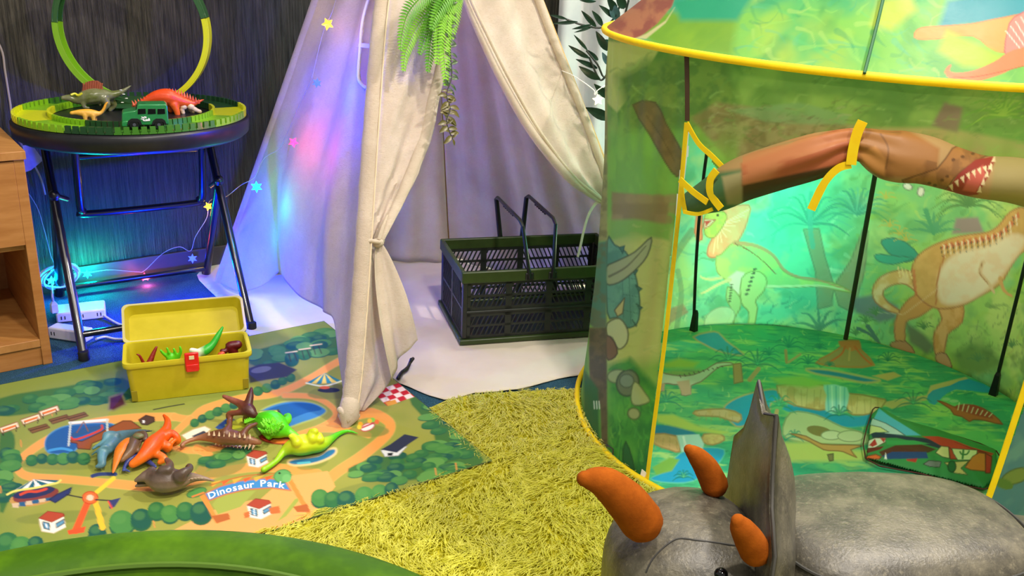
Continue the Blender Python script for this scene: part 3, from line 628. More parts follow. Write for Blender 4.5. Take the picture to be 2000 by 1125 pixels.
    fl = flap('flap_end', [(734, 474), (730, 520), (731, 580), (740, 660), (757, 742)], [(746, 474), (762, 510), (783, 570), (797, 625), (804, 664)], 30, d3, 0.012, oL=[0, 0.004, 0.01, 0.016, 0.018], oR=[0, 0.008, 0.016, 0.02, 0.022])
    kn = fp(738, 474, 0.02); obj('tie_knot', G().add(ball(kn, (0.013, 0.011, 0.010))).add(tube([fp(712, 474, 0.016), fp(725, 470, 0.026), fp(740, 473, 0.03), fp(748, 470, 0.02)], 0.0045, 8)).add(tube([fp(740, 468, 0.028), fp(747, 445, 0.03), fp(757, 420, 0.026)], [0.004, 0.0035, 0.002], 6)), M1, T)
    # sleeve round the front pole, bunched at its foot
    sl = catmull(np.array([fp(*q, 0.010) for q in ((770, -260), (752, -60), (738, 60), (724, 250), (710, 470), (700, 620), (690, 740), (681, 806))]), 8)
    rr = np.interp(np.linspace(0, 1, len(sl)), [0, 0.4, 0.7, 0.93, 1], [0.013, 0.017, 0.019, 0.019, 0.021])*(1+0.05*np.sin(np.arange(len(sl))*2.3))
    obj('pole_sleeve', tube(sl, rr, 18, roundcap=False, flat=0.75), M1, T); obj('pole', tube(sl[:-3], 0.009, 10), pole, T)
    seam = sl+nf*0.0155+unit(np.cross(nf, A(0, 0, 1)))*0.010*np.sign(unit(np.cross(nf, A(0, 0, 1)))[0]); obj('sleeve_seam', tube(seam[4:], 0.0016, 6), mat('seam_thread', '#d6c2a4', rough=0.9), T)
    ft = fp(681, 812, 0.008); obj('sleeve_foot', G().add(tube([fp(684, 790, 0.01), fp(680, 815, 0.012), fp(676, 830, 0.012)], [0.021, 0.022, 0.010], 12, roundcap=True)).add(tube([fp(664, 800, 0.012), fp(680, 818, 0.022), fp(698, 812, 0.012)], [0.006, 0.009, 0.006], 8, roundcap=True)), M1, T)
    # right flap, its rolled inner edge and outer sleeve
    inn = [(870, -260), (893, -60), (912, 0), (945, 70), (985, 150), (1030, 230), (1070, 290), (1120, 352), (1176, 396)]
    out = [(955, -260), (1030, -60), (1052, 0), (1080, 75), (1110, 150), (1140, 225), (1165, 295), (1183, 345), (1196, 392)]
    def d4(a, b): return 0.012*np.sin(a*10+b*3)*np.sin(a*PI)+0.003*np.sin(b*60+a*14)*np.sin(a*PI)
    flap('front_flap', inn, out, 40, d4, 0.0)
    rp = catmull(np.array([fp(*q, 0.018) for q in inn]), 6); rr = np.interp(np.linspace(0, 1, len(rp)), [0, 0.25, 0.6, 0.85, 1], [0.006, 0.010, 0.017, 0.020, 0.008])
    sag = rp.copy(); sag[:, 2] -= 0.018*np.sin(np.linspace(0, 1, len(rp))*PI)**2
    obj('flap_roll', tube(sag, rr, 12, flat=0.65, roundcap=True), M1, T)
    obj('flap_hem', tube(rp+nf*0.012, 0.004, 8), M1, T)
    op = catmull(np.array([fp(*q, 0.006) for q in out]), 6); obj('pole_sleeve', tube(op, 0.016, 14, flat=0.7), M1, T)
    lo = catmull(np.array([fp(1196, 392, 0.0), fp(1215, 450, 0), fp(1240, 520, 0), F2+A(0, 0, 0.01)]), 4); obj('pole_sleeve', tube(lo, 0.017, 12), M1, T)
    obj('tie_string', ribbon(catmull(np.array([fp(*q, 0.02) for q in ((1180, 396), (1165, 396), (1150, 418), (1140, 450), (1134, 478), (1128, 502))]), 5), nf, 0.008, 0.001), M1, T)
    lp = np.array([L1*(1-t)+AP*t for t in np.linspace(0.0, 0.98, 30)]); obj('pole_sleeve', tube(lp, 0.017, 12), M1, T)
    # small black toy hook lying at the flap
teepee()
kb = [Z(778, 738, 0.012), Z(785, 728, 0.012), Z(795, 720, 0.014), Z(801, 708, 0.020), Z(803, 702, 0.026)]
obj('toy_claw', G().add(tube(catmull(kb, 4), [0.005]*9+[0.004]*8, 8, roundcap=True)).add(tube([kb[3], kb[4]+A(0.004, 0, 0.002)], 0.004, 8, roundcap=True)), mat('black_plastic', '#141414', rough=0.4), label='small black plastic hook poking out from under the tied teepee flap', cat='hook')
# ================================================================ round pop-up dinosaur tent
def tz(th): return 0.780-0.008*np.cos(th)+0.007*np.sin(th)
def tent_pt(th, v, o=0.0):
    th = np.asarray(th, float); v = np.asarray(v, float); r = TR-0.012*np.sin(PI*v)**1+o
    return np.stack([TC[0]+r*np.cos(th), TC[1]+r*np.sin(th), 0.012+v*(tz(th)-0.012)], -1)
def cyl(x, y, near=True, o=0.0):
    """where the sight line of a photo point meets the tent wall -> (angle, height fraction)"""
    d = ray(x, y); e = _c[:2]-TC; a = d[:2]@d[:2]; b = 2*e@d[:2]; c = e@e-(TR+o)**2; s = math.sqrt(max(b*b-4*a*c, 0)); t = (-b-s)/(2*a) if near else (-b+s)/(2*a)
    p = _c+d*t; th = math.atan2(p[1]-TC[1], p[0]-TC[0]) % (2*PI); return th, (p[2]-0.012)/(float(tz(th))-0.012)
OPEN = [(1263, 965), (1274, 850), (1300, 600), (1322, 400), (1340, 240), (1362, 280), (1405, 338), (1450, 345), (1560, 312), (1660, 292), (1760, 300), (1850, 335), (1930, 360), (2060, 395), (2080, 560), (2032, 700), (1998, 800), (1945, 945), (1885, 1090), (1860, 1180), (1500, 1300), (1240, 1250)]
def rng_at(P, pts, col, **k): P.poly(pts, col, **k)
def tent():
    T = thing('dinosaur_tent', (TC[0], TC[1], 0), 'green pop-up play tent printed with dinosaurs, yellow trim and rolled up door', 'play tent')
    cloth = printed('tent_cloth', 0.45, 0.58, 0.35, 45, 0.4); yel = mat('yellow_trim', '#ffe310', '#fbd800', 0.6, 30, trans=0.3); rodm = mat('rod_black', '#0c0c0d', rough=0.4)
    # ------------------------------------------------ back wall (inside face towards the camera)
    n1, n2 = 460, 230; th = np.radians(np.linspace(-34, 158, n1)); vv = np.linspace(0, 1, n2); a, b = np.meshgrid(th, vv); a = a.ravel(); b = b.ravel()
    uv = np.stack([a*TR, b*0.77], 1); wr = 0.004*(vnoise(uv, 9, 21, 2)-0.5)+0.003*np.abs(vnoise(uv, 5, 22, 2)-0.5)*2; V = tent_pt(a, b, wr)
    P = Paint(V, uv, '#7ccf92')
    P.region([(1250, 200), (1690, 200), (1640, 760), (1250, 760)], '#6fdcb0', soft=60); P.region([(1700, 200), (2100, 200), (2100, 800), (1690, 800)], '#93c64a', soft=60)  # left half's teal has the glow from behind put into the colour
    P.wash('#a9dc74', 5, 0.45, 0.62, 0.7); P.wash('#5bbf8a', 9, 0.5, 0.66, 0.6); P.wash('#d8e68a', 12, 0.55, 0.7, 0.5); P.wash('#4a9c5c', 16, 0.58, 0.72, 0.45)
    c5 = lambda X, Y: (1260+X/2.961, 340+Y/2.961); c6 = lambda X, Y: (1640+X/2.5556, 340+Y/2.5556); K5 = lambda *q: [c5(*p) for p in q]; K6 = lambda *q: [c6(*p) for p in q]
    P.dabs(150, (1290, 380, 1680, 650), ['#5fd0a4', '#8fe6c0', '#49b890', '#b4f0c8', '#3fae94'], (14, 46), (4, 12), (-70, 70), 0.5, 11); P.dabs(90, (1290, 580, 1700, 665), ['#3f9c78', '#a8e4a8', '#2f8a74', '#d0f0b8'], (8, 22), (2, 5), (-80, -20), 0.7, 12)
    P.dabs(200, (1670, 330, 2010, 780), ['#7db83c', '#a8d050', '#5c9a3c', '#c8dc6c', '#4a8844'], (12, 44), (4, 12), (-60, 40), 0.5, 13); P.dabs(120, (1670, 600, 2010, 790), ['#3f7a3c', '#6a9c48', '#a4b860', '#2f6a44'], (8, 22), (2, 5), (-100, -40), 0.7, 14)
    # palms on the left back panel
    P.poly(K5((915, 320), (1005, 315), (1040, 480), (1090, 640), (1080, 760), (1000, 780), (985, 560)), '#8f9a72', soft=6, edge='#6d7a58', ew=2, alpha=0.9); P.poly(K5((1090, 650), (1190, 500), (1260, 320), (1290, 330), (1270, 560), (1200, 800), (1120, 760)), '#9a9a70', soft=6, edge='#6d7a58', ew=2, alpha=0.85)
    for cx, cy, r in ((955, 250, 240), (1230, 190, 190)):
        for i in range(15):
            an = math.radians(160+220*i/14); e = (cx+r*math.cos(an), cy+r*math.sin(an)*0.75+r*0.18); m = (cx+0.55*r*math.cos(an), cy+0.5*r*math.sin(an))
            P.line([c5(cx, cy+40), c5(*m), c5(*e)], 7, ('#3aa38a', '#5fc0a0', '#2c8f7c')[i % 3], taper=1.5, alpha=0.75)
    P.line(K5((960, 110), (955, 300), (970, 420)), 10, '#4fae9a', alpha=0.8); P.palm(*c5(1010, 900), 60, '#4c8f78', 5, 8, (200, 330), 0.1); P.palm(*c5(390, 500), 40, '#5fb080', 6, 4); P.wash('#2fb79a', 10, 0.5, 0.7, 0.5, where=lambda p: np.exp(-(((p[:, 0]-1560)/90)**2+((p[:, 1]-520)/90)**2)))  # last wash paints a pool of teal glow into the print
    P.poly(K5((100, 960), (140, 780), (220, 750), (250, 800), (150, 860)), '#a5795e', soft=4, alpha=0.7); P.line(K5((130, 560), (200, 430), (270, 330)), 14, '#6a8f5c', alpha=0.6); P.line(K5((180, 900), (210, 700), (190, 560)), 10, '#6a9a70', alpha=0.6)
    # crested dinosaur with an orange neck frill
    P.poly(K5((295, 240), (330, 225), (330, 380), (300, 390), (285, 330)), '#e88a5c', soft=2, edge='#c4613c'); P.poly(K5((450, 205), (600, 178), (592, 270), (560, 350), (510, 420), (430, 475), (368, 478), (362, 430), (395, 360), (440, 290)), '#f2a878', smooth=3, edge='#cf6e48', ew=2, mottle=('#e8c08a', 0.06, 0.6))
    for i in range(9): P.line([c5(425, 300), c5(600-26*i, 205+32*i)], 2, '#fbe2b4', 0, alpha=0.8)
    P.poly(K5((345, 235), (400, 222), (455, 218), (470, 258), (430, 330), (390, 370), (345, 345)), '#c9d964', smooth=3, edge='#8a8c3a', ew=1.6, mottle=('#9cc860', 0.1, 0.6)); P.poly(K5((340, 262), (408, 264), (372, 300), (342, 318)), '#e8e0c0', edge='#b4483c'); P.poly(K5((345, 270), (385, 270), (350, 305)), '#cc3c34'); P.ell(*c5(420, 238), 3, 2.4, '#3c3c1c')
    P.poly(K5((410, 480), (440, 465), (515, 395), (600, 405), (700, 440), (760, 500), (800, 560), (880, 600), (1000, 618), (1070, 625), (1150, 655), (1198, 688), (1130, 675), (1000, 650), (860, 655), (740, 655), (690, 660), (650, 710), (560, 720), (500, 640), (450, 600), (415, 560)), '#b9df7c', smooth=3, edge='#8f9a4c', ew=1.8, mottle=('#8fd08a', 0.05, 0.7))
    P.line(K5((520, 398), (640, 415), (740, 470), (800, 550), (880, 592), (1000, 612), (1180, 675)), 9, '#cf9468', taper=2, alpha=0.9); P.line(K5((700, 650), (860, 648), (1000, 645), (1150, 668)), 5, '#dce8b8', taper=2)
    P.poly(K5((480, 600), (530, 560), (575, 570), (560, 650), (540, 700), (500, 680)), '#e2ecd0', soft=4)
    P.poly(K5((560, 600), (640, 560), (700, 600), (690, 670), (640, 730), (650, 780), (625, 890), (590, 895), (600, 800), (555, 740)), '#bfe092', smooth=3, edge='#7d9a4c', ew=1.8); P.poly(K5((480, 650), (540, 700), (555, 760), (520, 830), (500, 900), (455, 900), (500, 800), (470, 720)), '#a9d890', smooth=3, edge='#7d9a4c', ew=1.6)
    for i in range(7): P.ell(*c5(635-8*i, 550+24*i), 4.2, 2.2, '#37503a', -20); P.ell(*c5(500-2*i, 640+16*i), 3, 1.8, '#47603a', -20)
    P.line(K5((440, 600), (380, 610), (330, 600), (322, 590)), 6, '#cfdc9a', taper=3); P.line(K5((490, 610), (420, 640), (350, 680), (325, 690)), 7, '#d7e0a0', taper=3); P.ell(*c5(430, 840), 32, 22, '#c8ecc0', -30, edge='#8bb488', ew=1.5, alpha=0.8); P.ell(*c5(540, 890), 44, 8, '#e8e4bc', -3, soft=3)
    for i in range(14): P.line([c5(520+16*i, 398+6*i+(i*i)*0.45), c5(536+17*i, 415+6*i+(i*i)*0.5)], 1.6, '#8b5236', 0)
    # right back panel: plants and the big tan dinosaur
    P.palm(*c6(640, 150), 75, '#5d9448', 11, 7, (170, 370), 0.3); P.palm(*c6(640, 160), 60, '#3c7a3e', 9, 5, (180, 360), 0.4); P.poly(K6((580, 220), (690, 215), (720, 290), (560, 300)), '#8f7f82', soft=6); P.poly(K6((160, 180), (240, 140), (300, 180), (250, 240), (170, 230)), '#5ca24e', soft=14, alpha=0.6)
    P.palm(*c6(470, 290), 52, '#3f9a70', 7, 9, (190, 350), 0.05); P.line(K6((430, 180), (470, 300)), 10, '#3c9a6c', taper=6); P.poly(K6((210, 330), (300, 325), (390, 400), (330, 440), (240, 390)), '#1f9c8a', smooth=3, edge='#157060'); P.poly(K6((180, 400), (290, 410), (370, 420), (270, 450), (195, 435)), '#23a58c', smooth=3, edge='#157060')
    for X, Y in ((250, 260), (300, 300), (230, 120), (330, 330)): P.palm(*c6(X, Y), 24, '#c9b84c', 5, 3, (190, 350), 0.2)
    P.poly(K6((60, 620), (180, 600), (290, 660), (280, 720), (200, 740), (80, 690)), '#6f7f86', soft=8, alpha=0.9); P.poly(K6((330, 740), (420, 800), (470, 860), (440, 900), (350, 840)), '#6a7658', soft=8, alpha=0.9); P.poly(K6((560, 900), (650, 850), (760, 880), (830, 950), (700, 1000), (600, 980)), '#6d9a44', soft=14); P.wash('#4f7a3a', 22, 0.5, 0.62, 0.7, where=lambda p: np.clip((p[:, 1]-640)/60, 0, 1)*np.clip((p[:, 0]-1780)/60, 0, 1))
    for X, Y in ((130, 740), (180, 700), (420, 770), (860, 860), (690, 930), (80, 800)): P.palm(*c6(X, Y), 22, '#4f8c4c', 6, 4, (200, 340), 0.15)
    P.line(K6((140, 760), (190, 830), (200, 850)), 9, '#4a7a6a', taper=3); P.line(K6((90, 770), (150, 800), (210, 860)), 7, '#4a7a6a', taper=3)
    tan, tl = '#e0b068', '#b06a34'
    P.poly(K6((380, 500), (300, 480), (210, 510), (165, 570), (180, 640), (260, 690), (310, 690), (240, 640), (215, 590), (260, 555), (330, 550), (390, 590)), tan, smooth=3, edge=tl, ew=2, mottle=('#f2d8a8', 0.05, 0.7))
    P.poly(K6((330, 640), (400, 600), (470, 650), (400, 710), (330, 740), (325, 840), (285, 850), (275, 740)), '#d69a50', smooth=3, edge=tl, ew=2); P.poly(K6((258, 840), (330, 835), (375, 890), (330, 890), (265, 870)), '#c08a5a', smooth=2, edge='#7a4a2a', ew=1.5)
    P.poly(K6((480, 640), (560, 600), (615, 650), (610, 740), (540, 800), (520, 900), (480, 905), (470, 800), (510, 720)), '#d89c4c', smooth=3, edge=tl, ew=2, mottle=('#f0c080', 0.06, 0.6)); P.poly(K6((480, 900), (530, 895), (560, 960), (540, 970), (485, 935)), '#c89a6c', smooth=2, edge='#7a4a2a', ew=1.5)
    P.poly(K6((360, 470), (400, 400), (480, 350), (600, 310), (740, 290), (800, 250), (850, 190), (925, 170), (990, 260), (980, 340), (900, 400), (850, 470), (800, 550), (700, 610), (600, 660), (480, 670), (400, 620), (370, 560)), tan, smooth=3, edge=tl, ew=2, mottle=('#c99448', 0.04, 0.5))
    P.poly(K6((520, 450), (600, 390), (740, 360), (860, 300), (925, 330), (860, 440), (760, 560), (620, 640), (510, 640), (490, 540)), '#f6e4cc', smooth=3, soft=10, mottle=('#f2c8a0', 0.05, 0.5)); P.line(K6((525, 400), (490, 520), (480, 650)), 3, '#c4783c'); P.line(K6((370, 480), (380, 600)), 5, '#d86a3c', alpha=0.7)
    for i in range(13):
        x = 500+30*i; y = 375-6*i-(max(i-8, 0)**2)*5; P.poly([c6(x, y), c6(x+34, y-36), c6(x+38, y-4)], '#d4552c', soft=2, alpha=0.8); P.line([c6(x+20, y-20), c6(x+26, y+42)], 3.4, '#f4e4cc', 0, taper=1); P.line([c6(x+6, y-8), c6(x+12, y+36)], 2.4, '#4a3a34', 0, taper=1)
    P.line(K6((715, 440), (700, 490), (740, 540), (770, 590)), 9, '#e8c8a0', taper=5); P.line(K6((800, 520), (820, 580), (860, 610)), 8, '#dca868', taper=4); P.line(K6((715, 440), (698, 490), (738, 545)), 1.8, tl)
    for i in range(4): P.line([c6(290+20*i, 460+8*i), c6(300+20*i, 510+3*i)], 2.2, '#f4dc9c', 0)
    P.line(K6((190, 690), (320, 700), (560, 520), (820, 300)), 2, '#fff6dc', 0, alpha=0.25); P.ell(*c6(340, 62), 9, 6, '#f0ece8', 20, edge='#6a6a66'); P.ell(*c6(405, 88), 7, 9, '#f0ece8', 10, edge='#6a6a66')
    HOLE = [(1282, 225), (1346, 225), (1343, 300), (1336, 345), (1326, 400), (1312, 440), (1276, 470)]
    pc = PX(V); hole = inside(HOLE, pc[:, 0], pc[:, 1])
    f = [q for i in range(n2-1) for k in range(n1-1) for q in [(i*n1+k, i*n1+k+1, (i+1)*n1+k+1, (i+1)*n1+k)] if not (hole[q[0]] or hole[q[2]])]
    obj('back_wall', (V, f), cloth, T, cols=P.c)
    # ------------------------------------------------ front wall with the door cut out of it
    n1, n2 = 520, 300; th = np.radians(np.linspace(158, 326, n1)); a, b = np.meshgrid(th, np.linspace(0, 1, n2)); a = a.ravel(); b = b.ravel(); uv = np.stack([a*TR, b*0.77], 1)
    V = tent_pt(a, b, 0.004*(vnoise(uv, 8, 31, 2)-0.5)+0.0025*np.sin(a*60)*np.exp(-((b-0.86)/0.1)**2))
    P = Paint(V, uv, '#8fae4c')
    P.wash('#6f9c48', 8, 0.45, 0.6, 0.7); P.wash('#b4c468', 6, 0.5, 0.66, 0.6)
    # upper band: tree canopy, trunks
    P.region([(1180, 60), (2100, 150), (2100, 260), (1180, 240)], '#7f9a48', soft=30); P.wash('#5f8438', 13, 0.45, 0.6, 0.7, where=lambda p: np.clip((300-p[:, 1])/80, 0, 1)); P.wash('#a3b858', 16, 0.52, 0.66, 0.7, where=lambda p: np.clip((300-p[:, 1])/80, 0, 1))
    P.poly([(1185, 80), (1290, 92), (1245, 170), (1205, 220), (1185, 200)], '#d8c880', soft=4); P.poly([(1205, 150), (1260, 120), (1420, 110), (1440, 200), (1340, 250), (1230, 250)], '#68813a', soft=24, mottle=('#8a9a44', 0.05, 0.8)); P.wash('#55552c', 18, 0.5, 0.6, 0.6, where=lambda p: np.exp(-(((p[:, 0]-1330)/90)**2+((p[:, 1]-195)/45)**2)))
    P.poly([(1350, 230), (1400, 200), (1500, 215), (1640, 240), (1690, 250), (1640, 270), (1480, 320), (1420, 310)], '#9a7e50', soft=8, mottle=('#b29a68', 0.05, 0.8)); P.poly([(1700, 250), (1850, 250), (2060, 290), (2060, 400), (1900, 340), (1750, 290)], '#c3a86c', soft=10); P.poly([(1820, 245), (1845, 200), (1880, 210), (1870, 260)], '#9a7464', soft=8); P.poly([(1420, 215), (1560, 200), (1660, 225), (1650, 245), (1500, 240)], '#8fa870', soft=6, alpha=0.7)
    P.palm(1960, 225, 80, '#7fa83c', 10, 8, (170, 370), 0.2); P.palm(1960, 225, 60, '#a8c24c', 8, 4, (180, 360), 0.3)
    P.dabs(260, (1190, 90, 2010, 290), ['#6f8c3c', '#9cb056', '#56742e', '#b4c470', '#7d9a50'], (10, 34), (3, 9), (-50, 50), 0.45, 21); P.dabs(70, (1380, 200, 1700, 300), ['#8a6c44', '#b09870', '#75593a', '#c0ac84'], (12, 40), (2, 6), (-10, 15), 0.5, 22)
    # left strip: meadow, brick ruin, horned dinosaur, stones, grass
    P.region([(1190, 260), (1330, 260), (1310, 420), (1185, 420)], '#86b04c', soft=20); P.wash('#9cc654', 18, 0.45, 0.6, 0.7, where=lambda p: np.exp(-((p[:, 1]-330)/60)**2)); P.poly([(1195, 375), (1310, 385), (1300, 440), (1195, 440)], '#a07c54', soft=6)
    P.poly([(1236, 205), (1280, 200), (1300, 240), (1330, 292), (1336, 330), (1322, 345), (1300, 318), (1268, 262)], '#7f5f3a', soft=4, smooth=2, edge='#5f4526', ew=2, mottle=('#966f44', 0.06, 0.7)); P.line([(1262, 225), (1290, 265), (1318, 315)], 2, '#5f4526', alpha=0.6)
    rs = random.Random(9)
    for i in range(3):
        x = 1196
        while x < 1312: w = rs.uniform(18, 34); P.poly([(x+1, 380+20*i), (x+w-2, 381+20*i), (x+w-2, 397+20*i), (x+1, 396+20*i)], rs.choice(['#b08d62', '#a5835a', '#9a7850']), soft=5, smooth=2, alpha=0.8); x += w
    P.region([(1185, 470), (1320, 450), (1295, 700), (1185, 720)], '#cfc278', soft=30); P.poly([(1192, 430), (1240, 428), (1310, 440), (1308, 470), (1240, 455), (1190, 470)], '#8fae50', soft=8); P.poly([(1190, 715), (1230, 700), (1285, 760), (1275, 945), (1190, 945)], '#4f9a3c', soft=14, mottle=('#2f7a3a', 0.03, 0.8)); P.wash('#74b848', 16, 0.5, 0.65, 0.6, where=lambda p: np.clip((p[:, 1]-720)/60, 0, 1)); P.wash('#1f6a3a', 11, 0.5, 0.64, 0.8, where=lambda p: np.clip((p[:, 1]-830)/70, 0, 1))
    P.dabs(60, (1190, 440, 1310, 700), ['#dccf8c', '#bfae60', '#d6c67c', '#a8b060'], (10, 30), (3, 8), (-30, 30), 0.4, 23); P.dabs(90, (1190, 780, 1290, 945), ['#2f7a38', '#5fae48', '#1f6434', '#86c050'], (10, 30), (2, 5), (-110, -70), 0.6, 24)
    bl, bd = '#5c8a84', '#2c4a48'
    P.poly([(1186, 470), (1200, 478), (1222, 492), (1236, 520), (1246, 560), (1250, 600), (1244, 632), (1222, 640), (1205, 620), (1186, 610)], bl, smooth=3, edge=bd, ew=2.2, mottle=('#7aa89c', 0.05, 0.7))
    for x, y, dx, dy in ((1214, 488, 6, -8), (1238, 530, 8, -3), (1246, 562, 8, 2), (1248, 598, 7, 3), (1240, 630, 4, 7)): P.poly([(x-5, y-5), (x+dx, y+dy), (x+2, y+7)], '#46706c', edge=bd, ew=1.5)
    for x0, y0, x1, y1 in ((1215, 540, 1240, 545), (1218, 575, 1246, 580), (1216, 605, 1244, 612), (1228, 520, 1232, 632), (1215, 530, 1218, 620)): P.line([(x0, y0), (x1, y1)], 1.5, '#3f6662', 0, alpha=0.7)
    P.poly([(1184, 522), (1205, 510), (1240, 492), (1272, 464), (1264, 500), (1238, 530), (1208, 552), (1184, 554)], '#b3a888', smooth=3, edge='#4a443c', ew=2.2); P.line([(1190, 540), (1225, 520), (1262, 480)], 5, '#7c705c', taper=2)
    P.poly([(1200, 606), (1220, 582), (1216, 612), (1206, 618)], '#d0b27c', edge='#5a4a34', ew=1.8); P.poly([(1186, 632), (1210, 622), (1226, 645), (1224, 670), (1208, 682), (1196, 660), (1186, 655)], '#d4c6a2', smooth=3, edge='#5a4a3a', ew=2.2); P.poly([(1184, 655), (1200, 668), (1206, 690), (1194, 702), (1184, 698)], '#8a5a48', smooth=2, edge='#4a2c24', ew=2)
    P.ell(1206, 735, 20, 13, '#b5b484', -5, edge='#6f7248', ew=2); P.ell(1226, 748, 22, 26, '#7c7c5c', 12, edge='#3f4630', ew=2.5); P.ell(1224, 744, 14, 13, '#8f927c', 0, edge='#5c6048', ew=1.8); P.poly([(1240, 745), (1262, 770), (1268, 785), (1240, 792), (1232, 775)], '#c3bd86', smooth=3, edge='#6a6c44', ew=2); P.ell(1238, 808, 12, 11, '#b9b078', 25, edge='#5f6a3c', ew=2.2)
    P.line([(1190, 722), (1206, 712), (1224, 710)], 4, '#57963c', taper=1.5); P.line([(1205, 715), (1222, 722), (1236, 714)], 4, '#57963c', taper=1.5); P.poly([(1222, 862), (1236, 900), (1240, 940), (1228, 935), (1216, 900)], '#2c6a3c', smooth=2, edge='#1d4a2a', ew=1.8)
    for x in (1262, 1268, 1250, 1212): P.line([(x, 940), (x-3, 900), (x+2, 860)], 3, '#2f7a3e', taper=1)
    # far left edge of the wall: brown bark, leg with claws
    P.poly([(1140, 110), (1186, 110), (1186, 470), (1140, 470)], '#b79a6c', soft=5, mottle=('#8f7450', 0.08, 0.8)); P.poly([(1140, 480), (1186, 470), (1184, 640), (1160, 640), (1140, 620)], '#5f8478', soft=5, mottle=('#7a6a50', 0.06, 0.7)); P.poly([(1150, 640), (1184, 640), (1188, 940), (1176, 900), (1172, 790), (1152, 790)], '#7a5a42', soft=4, mottle=('#5c4432', 0.06, 0.8)); P.poly([(1140, 720), (1168, 760), (1172, 880), (1140, 830)], '#2f6a38', soft=6)
    for x in (1160, 1165, 1170): P.line([(x, 784), (x+1, 798)], 2.4, '#efe6d2', 0)
    # right side strip
    P.region([(1940, 900), (2010, 760), (2100, 760), (2100, 1150), (1880, 1150)], '#4f7f96', soft=14); P.wash('#76a0a0', 14, 0.5, 0.65, 0.7, where=lambda p: np.clip((p[:, 0]-1940)/30, 0, 1)*np.clip((p[:, 1]-700)/40, 0, 1)); P.ell(1985, 930, 30, 14, '#7f8a44', -20, edge='#4a5a2c', ew=2); P.ell(1960, 945, 20, 10, '#5c7a34', 20)
    px = PX(V); hole = inside(OPEN, px[:, 0], px[:, 1])
    f = [q for i in range(n2-1) for k in range(n1-1) for q in [(i*n1+k, i*n1+k+1, (i+1)*n1+k+1, (i+1)*n1+k)] if not (hole[q[0]] or hole[q[2]])]
    obj('front_wall', (V, f), cloth, T, cols=P.c)
    # ------------------------------------------------ roof
    ra = np.radians(np.r_[np.linspace(-65, 165, 90, endpoint=False), np.linspace(165, 295, 520)]); rb = np.r_[np.linspace(0, 0.4, 190, endpoint=False), np.linspace(0.4, 1, 24)]; n1, n2 = len(ra), len(rb); a, b = np.meshgrid(ra, rb); a = a.ravel(); b = b.ravel(); uv = np.stack([a*TR, b*0.8], 1)
    r = (TR+0.004)*(1-b)*(1-0.16*np.sin(PI*b))+0.002+0.012*(vnoise(uv, 7, 41, 3)-0.5)*np.sin(PI*np.clip(b*6, 0, 0.5)); V = np.stack([TC[0]+r*np.cos(a), TC[1]+r*np.sin(a), tz(a)+0.004+b*0.62], -1)
    P = Paint(V, uv, '#55bd74'); P.wash('#8fcf5a', 6, 0.48, 0.62, 0.9); P.wash('#2fae80', 5, 0.52, 0.66, 0.8); P.wash('#c9d84a', 8, 0.58, 0.72, 0.7); P.wash('#3f9c58', 15, 0.55, 0.7, 0.5); P.wash('#4fb0c0', 4, 0.6, 0.7, 0.7)
    P.dabs(200, (1230, -20, 2010, 180), ['#6fcf7c', '#3fb48c', '#a4dc6c', '#2f9c6c', '#c4e27c', '#58c0a0'], (16, 60), (4, 14), (-60, 60), 0.45, 31)
    P.region([(1230, 60), (1300, 20), (1440, 30), (1430, 110), (1300, 100)], '#7fae3c', soft=20); P.wash('#93bc3a', 16, 0.45, 0.6, 0.8, where=lambda p: np.exp(-(((p[:, 0]-1370)/80)**2+((p[:, 1]-75)/35)**2))); P.region([(1310, 0), (1480, -20), (1440, 40), (1330, 40)], '#2fa884', soft=14)
    P.poly([(1150, 75), (1195, -20), (1330, -40), (1312, 12), (1285, 45), (1250, 72), (1200, 85)], '#c27862', soft=4, mottle=('#9c4c50', 0.05, 0.8)); P.poly([(1240, 75), (1262, 66), (1300, 40), (1318, 14), (1300, 45), (1262, 76)], '#dcd0a0', soft=3)
    P.region([(1850, 0), (2000, -30), (2100, 0), (1990, 40), (1880, 50), (1830, 60)], '#4aa0b4', soft=16); P.poly([(1786, 66), (1800, 54), (1850, 50), (1900, 46), (1960, 34), (2020, 30), (2020, 100), (1945, 100), (1900, 70), (1830, 76), (1792, 76)], '#f0a860', smooth=3, soft=4, edge='#d8824a', ew=1.5); P.poly([(1850, 60), (1920, 90), (1960, 110), (1960, 140), (1880, 130), (1830, 100)], '#b8d048', soft=14)
    P.poly([(1962, 100), (1968, 60), (1980, 34), (2030, 14), (2060, 40), (2040, 110), (1975, 112)], '#ee8f86', smooth=2, edge='#c25a6a', ew=1.6)
    for i in range(6): P.line([(1964+10*i, 60-9*i), (2000+8*i, 104-4*i)], 1.8, '#fbe6e0', 0)
    P.line([(1856, 128), (1850, 140), (1866, 150), (1905, 148), (1950, 132), (1985, 114), (2060, 100)], 4, '#e8885c', taper=40); P.line([(1862, 151), (1905, 150), (1955, 140), (2010, 126)], 1.6, '#c45a3c')
    P.poly([(1715, 0), (1780, -10), (1790, 20), (1740, 60), (1700, 50)], '#d3d848', soft=16, alpha=0.8)
    f = [(i*n1+k, i*n1+k+1, (i+1)*n1+k+1, (i+1)*n1+k) for i in range(n2-1) for k in range(n1-1)]
    obj('roof', (V, f), cloth, T, cols=P.c)
    # ------------------------------------------------ floor
    m = 440; x, y = np.meshgrid(np.linspace(-TR, TR, m), np.linspace(-TR, TR, m)); x = x.ravel(); y = y.ravel(); rr = np.hypot(x, y); s = np.where(rr > TR, TR/np.maximum(rr, 1e-9), 1)
    x *= s; y *= s; V = np.stack([TC[0]+x, TC[1]+y, 0.010+0.004*vnoise(np.stack([x, y], 1)+3, 7, 51, 3)], -1); keep = rr <= TR*1.01
